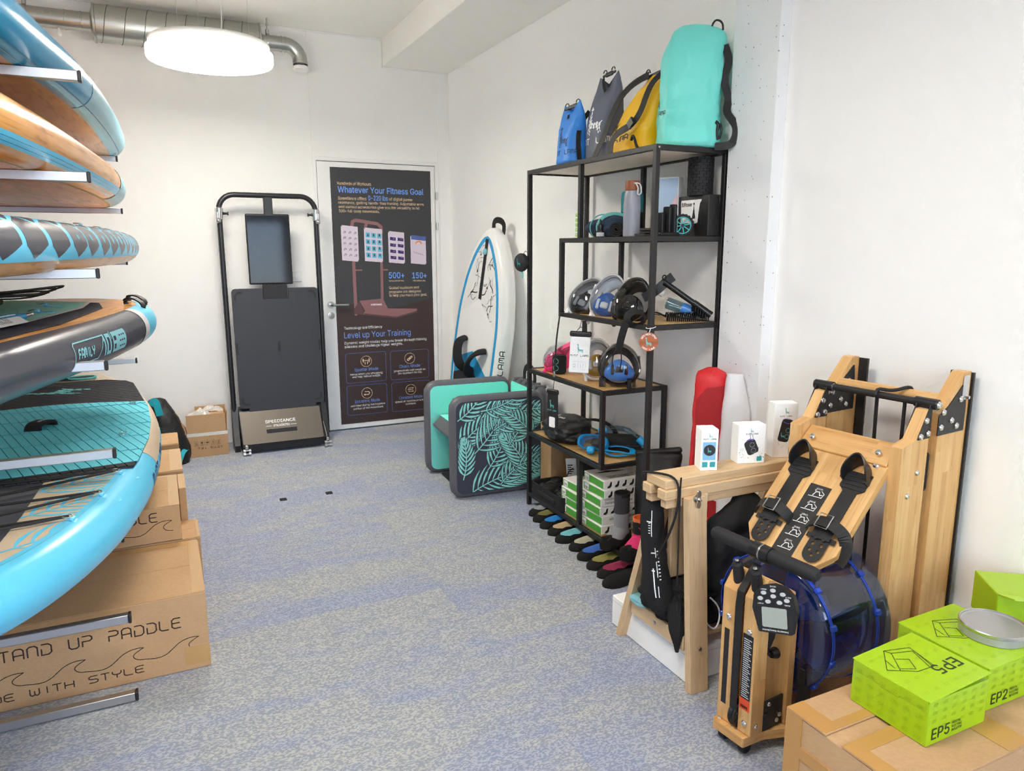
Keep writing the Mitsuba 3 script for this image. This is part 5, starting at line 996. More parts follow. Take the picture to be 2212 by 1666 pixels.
Xl = FR(c0, ex_, ey_); add(q_ + "__paper", cbox(.92, .045, .001, .0003, (.46, .02, 0)), "mat_white_paper", X=Xl)
rr = random.Random(5); add(q_ + "__print", flat(unary_union([sbox(.35 + i * .011, .006, .354 + i * .011, .012 + rr.random() * .024) for i in range(46) if i % 9 != 0] + [affinity.scale(Point(.3, .02).buffer(1), .04, .006)]), .0008), "mat_print_black", X=Xl)
# ---------------------------------------------------------------- bottom board
k = thing("paddle_board", "lowest paddle board, sky blue with a black and turquoise deck pad", "paddle board", "paddle boards lying in the rack")
ZB5 = LZ[2] + .0145 + .075
XC5 = -.475
B5 = Board([(1.735, 0), (1.765, .045), (1.84, .105), (1.89, .145), (2.02, .222), (2.2, .295), (2.414, .353), (2.742, .405), (3.1, .428), (3.4, .432), (3.82, .41), (4.32, .345), (4.75, .235), (4.97, .14), (5.05, .06), (5.07, 0)], X=M((XC5, 0, ZB5)))
mat("deck_sand", "#c3ae95", rough=.3, coat=.2)
mat("hull_grey", "#8d8f94", rough=.4)
board_base(k, B5, "mat_hull_grey", "mat_deck_sand", "mat_rail_sky")
a, b = sorted((B5.s_at(2.9), B5.s_at(5.0))); rails(k + "__rail_print", B5, [("mat_deck_sand", [(a, b)], 18, 90, .0007)])
def dk5(g, m_, z, part, smooth=False): mm, uv = B5.face(True, g, z); add(k + "__" + part, mm, m_, smooth=smooth, uv=uv)
inner = B5.ins
lv = []
def frond(x0, y0, ang, L_, n, w, curl=.5, lw=.012, ll=.30):
    """palm frond outline pieces"""
    o = []; P = []; a = ang; x, y = x0, y0
    for i in range(n + 1):
        P.append((x, y)); x += L_ / n * math.cos(a); y += L_ / n * math.sin(a); a += curl / n
    o.append(LineString(P).buffer(lw * .35, quad_segs=1))
    for i in range(1, n):
        t = i / n; aa = math.atan2(P[i + 1][1] - P[i][1], P[i + 1][0] - P[i][0])
        for s_ in (-1, 1):
            l = ll * L_ * math.sin(math.pi * (.12 + .88 * t) ** .8) ** .7; b_ = aa + s_ * (1.05 - .5 * t)
            q = []; px, py = P[i]; ba = b_
            for j in range(7): q.append((px, py)); px += l / 6 * math.cos(ba); py += l / 6 * math.sin(ba); ba -= s_ * .11
            up_, dn = [], []
            for j, (u, v) in enumerate(q):
                wd = w * math.sin(math.pi * min(1, (j + .25) / 6.3)) ** .8 * (1 + .15 * math.sin(j * 2.4 + i)); nx, ny = -math.sin(b_), math.cos(b_); up_.append((u + nx * wd / 2, v + ny * wd / 2)); dn.append((u - nx * wd / 2, v - ny * wd / 2))
            pg = Polygon(up_ + dn[::-1]); o.append(pg if pg.is_valid else pg.buffer(0))
    return unary_union(o)
for y0, ang in ((2.0, .35), (2.25, .25), (2.5, .2), (2.72, .15)):
    for s_ in (-1, 1): lv.append(affinity.scale(frond(.07, y0 - .22, ang + .3, .40, 10, .014, .3, .012, .40), s_, 1, origin=(0, 0)))
for y0 in np.arange(2.85, 4.9, .07):
    for s_ in (-1, 1): lv.append(affinity.scale(Polygon([(.30, y0), (.46, y0 + .03), (.46, y0 + .055), (.30, y0 + .012)]), s_, 1, origin=(0, 0)))
mm, uv = B5.face(True, unary_union(lv).intersection(inner), .0006); add(k + "__deck_print", mm, "mat_rail_sky", smooth=False, kind="stuff")
edge = inner.difference(inner.buffer(-.018)); dk5(edge.intersection(sbox(-1, 1.6, 1, 3.4)), "mat_rail_sky", .0007, "deck_edge")
def wsin(x): return 3.885 + .05 * math.cos(x * 6)
padpoly = Polygon([(-.365, 2.77), (-.395, 3.1), (-.40, 3.4), (-.385, 3.75), (-.37, 3.86), (-.31, 4.42), (-.27, 4.52), (-.17, 4.60), (.17, 4.60), (.27, 4.52), (.31, 4.42), (.37, 3.86), (.385, 3.75), (.40, 3.4), (.395, 3.1), (.365, 2.77), (.35, 2.68), (.2, 2.655), (.1, 2.62), (-.1, 2.62), (-.2, 2.655), (-.35, 2.68)])
border = [( x, wsin(x)) for x in np.linspace(-.5, .5, 20)]
teal = padpoly.intersection(Polygon([(-.5, 2.76), (-.2, 2.72), (.0, 2.70), (.2, 2.72), (.5, 2.76)] + border[::-1]))
dark_t = padpoly.intersection(Polygon(border + [(.5, 5), (-.5, 5)])); dark_n = padpoly.difference(Polygon([(-.5, 2.757), (-.2, 2.717), (.0, 2.697), (.2, 2.717), (.5, 2.757), (.5, 5), (-.5, 5)]))
mat("eva_turquoise", "#62c2d2", rough=.8); mat("eva_black", "#2b2b31", rough=.8); mat("eva_groove", "#20606a", rough=.9)
def eva(g, m_, dia, part):
    """foam pad cut into tiles by its grooves"""
    out = []
    if dia:
        u = np.arange(-60, 120) * .042
        cells = [affinity.rotate(affinity.translate(Polygon([(-.0195, -.0195), (.0195, -.0195), (.0195, .0195), (-.0195, .0195)]), i * .042, 3.9 + j * .042), 38, origin=(0, 3.9)) for i in range(-14, 15) for j in range(-14, 30)]
    else: cells = [affinity.translate(affinity.rotate(sbox(-.014, -.11, .014, .11).buffer(0), 16.5, origin=(0, 0)), -.9 + i * .0325 + j * .0668, 2.4 + j * -.2255 + 2.2) for i in range(70) for j in range(12)]
    gs = [p for c in cells for p in polys(c.intersection(g)) if p.area > 2e-5]
    ms = [extr(p, .0035, 0) for p in gs]; m = cat(ms); m.apply_translation((0, 0, B5.r + .003)); m.apply_transform(B5.X)
    add(k + "__" + part, m, m_, smooth=False, kind="stuff")
dk5(padpoly.intersection(dark_t.buffer(.001)), "mat_black_rubber", .002, "pad_base"); dk5(dark_n, "mat_black_rubber", .002, "pad_base"); dk5(teal, "mat_eva_groove", .002, "pad_base")
eva(dark_t, "mat_eva_black", True, "pad_tiles"); eva(dark_n, "mat_eva_black", False, "pad_tiles"); eva(teal, "mat_eva_turquoise", False, "pad_tiles")
add(k + "__pad_emblem", flat(affinity.rotate(affinity.scale(llama(.33), .7, 1.1), 65, origin=(.1, .15))), "mat_print_mint", X=B5.X @ M((-.18, 4.12, B5.r + .0068)))
mid = Polygon([(-.10, 2.62), (.1, 2.62), (.085, 2.3), (.06, 2.05), (.045, 1.85), (-.045, 1.85), (-.06, 2.05), (-.085, 2.3)])
dk5(mid, "mat_rail_slate", .001, "nose_stripe")
zt = ZB5 + B5.r
add(k + "__carry_handle", strap(spline([(-.50, 3.39, zt + .004), (-.497, 3.40, zt + .022), (-.475, 3.44, zt + .03), (-.455, 3.48, zt + .022), (-.45, 3.49, zt + .004)], 20), .06, .012, up=(0, 0, 1)), "mat_black_fabric")
add(k + "__handle_lettering", text("MINT LAMA", .009, .05, True), "mat_print_white", X=FR((-.478, 3.415, zt + .0375), (.5, .86, .0), (-.86, .5, .0)), smooth=False)
rg = [(-.148, 2.62), (-.19, 2.40), (-.248, 2.205)]
for x, y in rg:
    dring(k, (x - .016, y, zt + .0015), (1, -.2, -.42), s=.85); dring(k, (2 * XC5 - x + .016, y, zt + .0015), (-1, -.2, -.42), s=.85)
bc = [[(rg[0][0] - .02, rg[0][1]), (2 * XC5 - rg[0][0] + .02, rg[0][1] + .02)], [(rg[0][0] - .02, rg[0][1]), (2 * XC5 - rg[1][0] + .02, rg[1][1])], [(rg[1][0] - .02, rg[1][1]), (2 * XC5 - rg[1][0] + .02, rg[1][1] + .01)], [(rg[1][0] - .02, rg[1][1]), (2 * XC5 - rg[2][0], rg[2][1])], [(rg[2][0] - .02, rg[2][1]), (2 * XC5 - rg[2][0], rg[2][1] + .01)], [(rg[2][0] - .02, rg[2][1]), (2 * XC5 - rg[2][0] + .03, rg[2][1] - .06)]]
for (p, q2) in bc: add(k + "__bungee_cord", tube(spline([(p[0], p[1], zt + .014), ((p[0] + q2[0]) / 2, (p[1] + q2[1]) / 2, zt + .01), (q2[0], q2[1], zt + .014)], 10), .0042, 7), "mat_black_nylon")
for x, y in ((-.15, 3.79), (-.168, 3.168)): dring(k, (x, y, zt + .007), (.3, 1, 0), s=.8, m_="mat_eva_turquoise")
lt = strokes("MINT LAMA", .05, .009, wide=1.2); s_l = B5.s_at(2.75); sg = 1 if B5.s_at(3.0) > B5.s_at(2.0) else -1
add(k + "__lettering", B5.railprint(affinity.translate(affinity.scale(lt, sg, 1, origin=(0, 0)), s_l, -.03), .001, (.03, .008)), "mat_print_navy", smooth=60)
k = thing("fin_valve_bundle", "small fin with a cord ring lying at the tail of the lowest board", "fin")
add(k + "__fin", extr(Polygon([(0, 0), (.22, .02), (.26, .07), (.10, .06)]), .012), "mat_black_rubber", X=M((-.62, 4.66, zt + .003)))
add(k + "__cord", tube([(-.43 + .07 * math.cos(t), 4.70 + .05 * math.sin(t), zt + .012) for t in np.linspace(0, 6.283, 25)[:-1]], .006, 6, True), "mat_print_mint")
# ---------------------------------------------------------------- cartons under the boards
mat("tape_gloss", "#bb9260", rough=.2, coat=.3)
def carton(label, x0, x1, y0, y1, z0, z1, seams=True, name="cardboard_box", tape=()):
    k = thing(name, label, "box")
    add(k + "__carton", bx(x0, x1, y0, y1, z0 + .0006, z1, .0025), "mat_cardboard")
    if seams: add(k + "__flap", cat(bx(x0 + .003, x1 - .002, y0 + .003, (y0 + y1) / 2 - .001, z1, z1 + .0025, .0005)), "mat_cardboard"); add(k + "__flap", cat(bx(x0 + .003, x1 - .002, (y0 + y1) / 2 + .001, y1 - .003, z1, z1 + .0025, .0005)), "mat_cardboard")
    for t in tape: add(k + "__tape", bx(*t, .0002), "mat_tape_gloss", smooth=False)
    return k
def wave(n, L_, h):
    P = []
    for i in range(n):
        o = i * L_
        P.append(spline([(o, .1 * h), (o + .25 * L_, 0), (o + .42 * L_, .2 * h), (o + .62 * L_, .75 * h), (o + .85 * L_, h), (o + .99 * L_, .97 * h)], 22)); P.append(spline([(o + .99 * L_, .97 * h), (o + .90 * L_, .8 * h), (o + .80 * L_, .5 * h), (o + .85 * L_, .22 * h), (o + L_, .1 * h)], 16))
    return np.vstack(P)
mat("carton_print", "#33241f", rough=.8)
def sup_print(k, x1, y, z0, zt, sc=1.0, two=True):
    X = FR((x1, y - .0006, z0), (1, 0, 0), (0, 0, 1))
    a = strokes("STAND UP PADDLE", .036 * sc, .0042, gap=1.75, wide=1.15); a = affinity.translate(a, -a.bounds[2] - .085 * sc, zt * .60)
    w = wave(5, .172 * sc, .05 * sc); w = LineString(w).buffer(.0013); w = affinity.translate(w, -w.bounds[2] - .03 * sc, zt * .26)
    b = strokes("RIDE WITH STYLE", .024 * sc, .0034, gap=2.2, wide=1.6); b = affinity.translate(b, -b.bounds[2] - .21 * sc, zt * .12)
    add(k + "__lettering", flat(unary_union([a, b] if two else [a])), "mat_carton_print", X=X, smooth=False); add(k + "__wave_print", flat(w), "mat_carton_print", X=X, smooth=False)
k = carton("long cardboard box with stand up paddle print and waves, lying in front on the carpet", -.98, .06, 2.59, 3.105, 0, .279, tape=[(.02, .0605, 2.60, 2.75, .2818, .2822), (.02, .0605, 2.62, 3.09, .2818, .2822), (-.4, .055, 3.06, 3.1052, .2818, .2823), (-.02, .0602, 2.5893, 2.5899, .02, .09)])
sup_print(k, .06, 2.59, 0, .279)
carton("low cardboard box between the long printed box and the upright cartons", -.98, .072, 3.13, 3.36, 0, .279, tape=[(.06, .0724, 3.14, 3.35, .2818, .2823)])
k = carton("cardboard box with the same paddle print stacked behind the long box", -.98, .005, 3.128, 3.575, .283, .43, tape=[(-.035, .0054, 3.13, 3.57, .4328, .4334), (-.4, .004, 3.55, 3.5752, .4328, .4334)])
sup_print(k, .005, 3.128, .283, .150, 1.0, False)
add(k + "__lettering", flat(affinity.translate(strokes("PADDLE", .033, .004, gap=2.0, wide=1.3), -.31, .095)), "mat_carton_print", X=FR((.005, 3.1272, .283), (1, 0, 0), (0, 0, 1)), smooth=False) if 0 else None
carton("narrow taped carton standing upright beside the printed stack", .0075, .036, 3.372, 3.59, 0, .425, seams=False, tape=[(.008, .0365, 3.3715, 3.60, .4252, .4257)])
carton("tall cardboard box behind the printed stack, third from the far wall", -.9, .033, 3.64, 4.06, 0, .43, tape=[(-.02, .0334, 3.65, 4.05, .4328, .4334)])
carton("cardboard box between the open carton and the tall box under the board tail", -.9, .03, 4.17, 4.44, 0, .43)
# open carton at the far wall
k = thing("open_carton", "open cardboard carton with handling symbols and bubble wrap at the far wall", "box")
x0, x1, y0, y1, h = .095, .363, 5.465, 5.70, .172
for b in ((x0, x1, y0, y0 + .005), (x0, x1, y1 - .005, y1), (x0, x0 + .005, y0 + .005, y1 - .005), (x1 - .005, x1, y0 + .005, y1 - .005)): add(k + "__side", bx(*b, .001, h, .001), "mat_cardboard")
add(k + "__bottom", bx(x0 + .005, x1 - .005, y0 + .005, y1 - .005, .001, .006, .001), "mat_cardboard")
add(k + "__flap", cbox(x1 - x0 - .01, .004, .13, .001, (0, 0, .065)), "mat_cardboard", X=M(((x0 + x1) / 2 - .003, y0 + .004, h), rx=-4))
add(k + "__flap", cbox(x1 - x0 - .06, .004, .12, .001, (0, 0, .06)), "mat_cardboard", X=M(((x0 + x1) / 2 + .04, y1 - .02, h + .03), rx=-6))
add(k + "__flap", cbox(.004, .2, .15, .001, (0, 0, .075)), "mat_cardboard", X=M((x0 + .002, (y0 + y1) / 2, h), ry=-32))
add(k + "__flap", cbox(.004, .2, .14, .001, (0, 0, .07)), "mat_cardboard", X=M((x1 - .003, (y0 + y1) / 2, h), ry=3))
add(k + "__inner_box", bx(.16, .352, 5.52, 5.66, .02, .285, .002), "mat_cardboard")
add(k + "__inner_paper", cat(flat(sbox(0, 0, .19, .02))), "mat_white_paper", X=FR((.161, 5.5194, .245), (1, 0, 0), (0, 0, 1)))
scene["mat_bubble"] = {"type": "bumpmap", "arbitrary": tx(lambda p, n, uv: fbm(p.x * 55, p.y * 55, p.z * 55, 2)), "scale": .02, "bsdf": {"type": "thindielectric", "int_ior": 1.35}} if 0 else {"type": "twosided", "bsdf": {"type": "principled", "base_color": {"type": "rgb", "value": [.72, .68, .62]}, "roughness": .12, "specular": .8}}
def film(c, size, seed, part):
    g = np.linspace(-1, 1, 22); U, V = np.meshgrid(g, g); P = np.stack([U * size[0] / 2, V * size[1] / 2, 0 * U], -1)
    nz = meshkit.fbm(np.stack([U * 2.5 + seed, V * 2.5, 0 * U], -1), 3); P[..., 2] = size[2] * (1 - .55 * (U ** 2 + V ** 2)) * (.6 + .9 * nz) + .006 * np.sin(U * 31) * np.sin(V * 29); P += np.array(c)
    add(k + "__" + part, loft(P, cap=False, closed=False), "mat_bubble", smooth=50)
film((.20, 5.60, .20), (.21, .16, .11), 3, "bubble_wrap"); film((.28, 5.655, .27), (.15, .06, .05), 9, "bubble_wrap")
X = FR((0, y0 - .0006, 0), (1, 0, 0), (0, 0, 1)); g = []
for i in range(5):
    cx, cz = .152 + i * .0365, .098; o = sbox(cx - .013, cz - .017, cx + .013, cz + .017); g.append(o.difference(o.buffer(-.0012)))
    g += [[sbox(cx - .006, cz - .009, cx - .003, cz + .008), sbox(cx + .003, cz - .009, cx + .006, cz + .008), sbox(cx - .008, cz - .012, cx + .008, cz - .010)], [Point(cx, cz + .004).buffer(.006), sbox(cx - .0012, cz - .01, cx + .0012, cz), sbox(cx - .006, cz - .012, cx + .006, cz - .01)], [Point(cx, cz).buffer(.009).intersection(sbox(cx - .01, cz, cx + .01, cz + .01)), sbox(cx - .001, cz - .012, cx + .001, cz + .003)], [Polygon([(cx - .006, cz), (cx + .006, cz), (cx, cz + .009)]), sbox(cx - .009, cz - .01, cx + .009, cz - .008)], [sbox(cx - .008, cz - .012, cx + .008, cz - .008), LineString([(cx - .004, cz + .008), (cx + .004, cz + .008), (cx, cz + .003), (cx + .004, cz), (cx + .001, cz - .004), (cx - .004, cz - .003)]).buffer(.0012)]][i]
def glyph(cx, cz, seed, s=.017):
    r = random.Random(seed); o = sbox(cx - s / 2, cz - s / 2, cx + s / 2, cz + s / 2); q = [o.difference(o.buffer(-.0016))] if seed % 2 else []
    for _ in range(3): q.append(sbox(cx - s / 2 + r.random() * s * .2, (zz := cz - s / 2 + r.random() * s * .9), cx + s / 2 - r.random() * s * .2, zz + .0016))
    q.append(sbox((xx := cx - s * .3 + r.random() * s * .6), cz - s / 2, xx + .0018, cz + s / 2)); return unary_union(q)
g += [glyph(.166 + .0225 * i + (.018 if i > 2 else 0), .062, 40 + i) for i in range(7)]
add(k + "__print", flat(unary_union(g)), "mat_print_black", X=X, smooth=False)
add(k + "__tape", cat(bx(x0 - .001, x1 + .001, y0 - .001, y0 - .0006, .15, h + .002, .0001)), "mat_bubble", smooth=False)
# backpack behind the boxes
k = thing("board_backpack", "limp black carrying backpack with turquoise strap leaning behind the cartons", "backpack")
m_, _ = bag(-.02, 5.40, 0, [(0, .12, .10, 0, 0, 0), (.05, .13, .11, 0, 0, 0), (.25, .10, .09, -.01, 0, 0), (.38, .075, .06, -.035, .02, 0), (.44, .06, .035, -.05, .03, 0), (.455, .03, .015, -.05, .03, 0)], seed=51, amp=.012, n=48, m=40)
add(k + "__body", m_, "mat_black_nylon", smooth=50)
mat("strap_turquoise", "#20a5b4", rough=.7)
add(k + "__strap", strap(spline([(-.11, 5.31, .43), (-.085, 5.30, .46), (-.07, 5.29, .42), (-.06, 5.285, .36)], 16), .045, .003, up=(-.3, -1, .2)), "mat_strap_turquoise")
add(k + "__strap", strap(spline([(.03, 5.27, .02), (.06, 5.29, .09), (.09, 5.36, .10)], 10), .03, .003, up=(0, -1, .4)), "mat_strap_turquoise")
add(k + "__strap", strap(spline([(-.08, 5.30, .28), (-.07, 5.285, .2), (-.06, 5.28, .12)], 10), .025, .003, up=(-.3, -1, 0)), "mat_strap_turquoise")

# ---------------------------------------------------------------- inflatable armchair
mat("chair_grey", "#5d5d63", rough=.45); mat("chair_mint", "#86ecdf", rough=.6); mat("chair_navy", "#3a3d49", rough=.6); mat("leaf_mint", "#93e0d6", rough=.6)
K = thing("inflatable_armchair", "mint and grey inflatable armchair with palm leaf print on its side", "armchair")
XC = M((1.447, 3.82, 0), rz=-3.5)
def panel(w, h, t, r):
    """upright drop-stitch panel in its x-z plane, thickness t along y (0..t)"""
    o = rrect(w - t, h - t, max(r - t / 2, .01), w / 2, h / 2); c = np.array(o.exterior.coords)[:-1]; ls = LineString(np.vstack([c, c[:1]])); N = 96
    q = np.array([ls.interpolate(a / N, normalized=True).coords[0] for a in range(N)]); d = np.roll(q, -1, 0) - np.roll(q, 1, 0); d /= np.linalg.norm(d, axis=1, keepdims=True); nn = np.stack([d[:, 1], -d[:, 0]], 1)
    if Polygon(q).exterior.is_ccw is False: nn = -nn
    R_ = [np.stack([(q + nn * t / 2 * math.cos(a))[:, 0], np.full(N, t / 2 + t / 2 * math.sin(a)), (q + nn * t / 2 * math.cos(a))[:, 1]], 1) for a in np.linspace(-math.pi / 2, math.pi / 2, 9)]
    return loft(R_, cap=True), o
w, h, t = .60, .615, .085
rim_, o = panel(w, h, t, .075)
def place(part, X, m_in, m_out):
    add(K + "__" + part, rim_, "mat_chair_grey", X=X)
    a = flat(o.buffer(.012)); b = a.copy(); b.invert()
    add(K + "__" + part + "__inner_cover", xf(FR((0, t + .0015, 0), (1, 0, 0), (0, 0, 1)) , flat(o.buffer(.012))), m_in, X=X)
    add(K + "__" + part + "__outer_cover", xf(FR((0, -.0015, 0), (1, 0, 0), (0, 0, 1)), flat(o.buffer(.012))), m_out, X=X)
place("arm_panel", XC, "mat_chair_mint", "mat_chair_navy")
place("arm_panel", XC @ M((0, .54, 0)), "mat_chair_mint", "mat_chair_mint")
bk = XC @ M((w - .02, .09, 0))
wb = .54 - .095; bm = FR((0, 0, 0), (0, 1, 0), (0, 0, 1))
rim2, o2 = panel(wb, h, t, .03)
Xb = bk @ np.array([[0, 1, 0, 0], [1, 0, 0, 0], [0, 0, 1, 0], [0, 0, 0, 1]], float)
m2 = rim2.copy(); m2.apply_transform(Xb); m2.invert(); add(K + "__back_panel", m2, "mat_chair_grey")
mc = flat(o2.buffer(.02)); mc.apply_transform(Xb @ FR((0, -.0015, 0), (1, 0, 0), (0, 0, 1))); add(K + "__back_panel__inner_cover", mc, "mat_chair_mint")
for i in range(5): add(K + "__back_ridge", tube([(xx, yy, h - .006) for xx, yy in ((w - .015 , .14 + i * .08), (w + .06, .14 + i * .08))], .012, 8), "mat_chair_grey", X=XC)
seat = cbox(.52, wb + .005, .10, .045, (.295, .312, .345))
add(K + "__seat", seat, "mat_chair_grey", X=XC); add(K + "__seat__cover", flat(rrect(.45, wb - .01, .01, .315, .312), .3962), "mat_chair_mint", X=XC)
add(K + "__carry_handle", strap(spline([(w + .03, .40, h), (w + .03, .395, h + .06), (w + .03, .32, h + .095), (w + .03, .245, h + .06), (w + .03, .24, h)], 20), .035, .006, up=(1, 0, .01)), "mat_black_fabric", X=XC)
fr = []
FRN = [(.04, .02, 2.3, .34, 11), (.10, .02, .55, .50, 15), (.22, .16, .9, .42, 14), (.03, .28, 1.0, .36, 12), (.14, .27, .75, .52, 15), (.30, .06, .85, .38, 13), (.50, .08, 1.9, .36, 12), (.36, .30, 1.0, .34, 12), (.03, .47, .55, .30, 10), (.26, .40, .5, .40, 13), (.52, .34, 2.2, .30, 11), (.45, .50, .2, .26, 9), (.07, .12, 1.3, .26, 10), (.40, .16, .35, .26, 9), (.18, .52, .12, .34, 10)]
msk = o.buffer(.004)
for i, (x, y, a, L_, n) in enumerate(FRN):
    f = frond(x, y, a, L_, n, .0125, -.75 if i % 2 else .6, .009, .36).intersection(msk)
    fr.append(f)
occ, leafs = None, []
for f in fr[::-1]:
    leafs.append(f if occ is None else f.difference(occ)); occ = f.buffer(.004) if occ is None else occ.union(f.buffer(.004))
add(K + "__arm_panel__leaf_print", flat(unary_union(leafs)), "mat_leaf_mint", X=XC @ FR((0, -.0022, 0), (1, 0, 0), (0, 0, 1)), smooth=False, kind="stuff")
k = solo("base_plate", cbox(.36, .42, .012, .003, (.27, .312, .0065)), "mat_black_rubber", "flat black plate on the carpet under the inflatable armchair", "plate", X=XC)
# box behind the armchair
k = carton("battered brown cardboard box between the armchair and the far end of the shelving unit", 1.98, 2.20, 3.60, 3.73, 0, .44, tape=[(1.9794, 1.9799, 3.64, 3.69, .02, .43)])

# ---------------------------------------------------------------- white wing board
WB = thing("foil_board", "white inflatable board with blue stripe and foot straps leaning in the corner", "surf board")
ax = np.array([2.12, 4.63, 1.63]) - np.array([2.0, 4.93, .0]); Lw = np.linalg.norm(ax); ax /= Lw
nrm = np.array([-.985, -.07, .17]); ex_ = np.cross(ax, nrm); ex_ /= np.linalg.norm(ex_)
Xw = np.eye(4); Xw[:3, 0], Xw[:3, 1], Xw[:3, 2], Xw[:3, 3] = ex_, ax, np.cross(ex_, ax), (2.0, 4.93, .0)
BW = Board([(0, 0), (.02, .20), (.06, .28), (.3, .36), (.65, .395), (.95, .385), (1.2, .335), (1.4, .25), (1.53, .155), (1.60, .075), (1.625, 0)], r=.06, X=Xw)
board_base(WB, BW, "mat_board_white", "mat_board_white", "mat_board_white")
def dw(g, m_, z, part, **kw): mm, uv = BW.face(True, g, z); add(WB + "__" + part, mm, m_, smooth=False, uv=uv, **kw)
dw(BW.ins.buffer(-.004).difference(BW.ins.buffer(-.036)), "mat_board_blue", .001, "stripe")
dw(Polygon([(-.022, 1.12), (.022, 1.12), (.022, 1.54), (-.022, 1.54)]), "mat_black_rubber", .002, "centre_strip")
dw(BW.ins.buffer(-.055).intersection(Polygon([(-.3, 0), (.3, 0), (.3, .95), (.0, 1.12), (-.3, .95)])), "mat_white_lacquer", .002, "deck_pad")
dw(BW.ins.buffer(-.058).intersection(Polygon([(-.3, 0), (.3, 0), (.3, .60), (.0, .74), (-.3, .60)])), "mat_board_blue", .003, "deck_pad")
dw(BW.ins.buffer(-.058).intersection(Polygon([(-.3, 0), (.3, 0), (.3, .48), (.0, .62), (-.3, .48)])), "mat_eva_black", .004, "deck_pad")
rr = random.Random(11); cr = []
for (cx, cy) in ((.13, 1.38), (.09, 1.22), (.17, 1.18), (-.09, 1.30), (-.13, 1.12), (.07, 1.08), (-.07, 1.42), (.15, 1.05)):
    for _ in range(4):
        P = [(cx + rr.uniform(-.03, .03), cy + rr.uniform(-.03, .03))]; a = rr.uniform(0, 6.28)
        for _ in range(6): a += rr.uniform(-.8, .8); P.append((P[-1][0] + .018 * math.cos(a), P[-1][1] + .018 * math.sin(a)))
        cr.append(LineString(P).buffer(.0012 + .003 * rr.random() ** 3, quad_segs=1))
    cr.append(Point(cx, cy).buffer(.008 * rr.random() + .003, quad_segs=2))
dw(unary_union(cr).intersection(BW.ins.buffer(-.036)).difference(sbox(-.024, 1.1, .024, 1.6)), "mat_print_black", .0012, "crack_print")
def wp(x, y, hh=0): return BW.W(np.array([[x, y, BW.r + hh]]))[0]
for s in (-1, 1):
    P = spline([wp(s * .17 + .03, .80, 0), wp(s * .15 + .02, .78, .05), wp(s * .10, .70, .075), wp(s * .06, .62, .06), wp(s * .05, .585, 0)], 20)
    add(WB + "__foot_strap", tube(P, .016, 10, ry=.042, up=tuple(Xw[:3, 0])), "mat_black_fabric")
add(WB + "__deck_handle", cat(xf(Xw @ M((.02, .39, BW.r + .005)), rbox(.05, .17, .018, .008, 8))), "mat_black_rubber")
add(WB + "__valve", xf(Xw @ M((0.005, 1.455, BW.r + .005)), lathe([(0, 0), (.022, 0), (.022, .012), (.012, .018), (0, .018)], 18)), "mat_seam_light")
add(WB + "__carry_strap", strap(spline([wp(-.02, 1.60, -.05), wp(-.03, 1.655, -.05), wp(.02, 1.675, -.06), wp(.06, 1.655, -.075), wp(.065, 1.59, -.08)], 20), .04, .006, up=tuple(-Xw[:3, 2])), "mat_black_fabric")
lt = strokes("MINT", .042, .006, wide=1.2); add(WB + "__lettering", BW.face(True, affinity.translate(affinity.rotate(lt, 90, origin=(0, 0)), -.20, .17), .0065)[0], "mat_print_white", smooth=False)
sr = [BW.s_at(.42), BW.s_at(1.0)]
best = None
for sgn in (1, -1):
    i = np.where(sgn * BW.nn[:, 0] > 0)[0]; best = (best or []) + [(sgn, BW.S[i[np.argmin(np.abs((BW.q + BW.nn * BW.r)[i, 1] - .47))]])]
side = 1 if Xw[1, 0] < 0 else -1            # the rail that faces the room's near end
s0 = [b for a, b in best if a == side][0]; dirn = 1 if side > 0 else -1
lt = strokes("MINT LAMA", .036, .0055, wide=1.25, gap=2.4)
add(WB + "__lettering", BW.railprint(affinity.translate(affinity.scale(lt, dirn, dirn, origin=(0, 0)), s0, .016 * dirn), .001, (.03, .006)), "mat_print_black", smooth=60)
add(WB + "__emblem", BW.railprint(affinity.translate(affinity.rotate(affinity.scale(llama(.10), dirn, dirn, origin=(0, 0)), -90 * 0, origin=(0, 0)), s0 - dirn * .14, -.05 * dirn), .001, (.03, .006)), "mat_teal_print", smooth=60)
# ---------------------------------------------------------------- trestle
TR = thing("trestle", "light beech work trestle with shelf and adjustable top", "trestle")
zt_ = .72
def tb(part, x0, x1, y0, y1, z0, z1, grain=0, X=None): addw(TR + "__" + part, bx(x0, x1, y0, y1, z0, z1, .003), "mat_beech", X=X, grain=grain)
tb("top_board", 1.41, 2.06, 1.80, 1.905, zt_ - .032, zt_)
for y0, y1 in ((1.79, 1.835), (1.87, 1.915)):
    tb("top_rail", 1.402, 2.06, y0, y1, zt_ - .065, zt_ - .032); tb("top_rail", 1.402 + .01, 2.06, y0 + .006, y1 - .006, zt_ - .095, zt_ - .065)
def leg(x, ya_, yb_, w=.072, t=.028):
    v = np.array([0, ya_ - yb_, zt_ - .06]); L_ = np.linalg.norm(v); X = FR((x, yb_, 0), (1, 0, 0), v)
    m = extr(Polygon([(0, .0), (w, .0), (w, L_), (0, L_)]).buffer(-.002).buffer(.002, quad_segs=1), t, -t / 2); 
    # foot cut level with the floor
    m = trimesh.intersections.slice_mesh_plane(xf(X, m), (0, 0, 1), (0, 0, .0005), cap=True)
    addw(TR + "__leg", xf(np.linalg.inv(X), m), "mat_beech", X=X, grain=1)
for x in (1.472, 1.985):
    leg(x, 1.775, 1.722); leg(x, 1.925, 2.135)
for y in (1.80, 1.90): tb("slider", 1.51, 1.575, y - .012, y + .012, .33, zt_ - .06, 2)
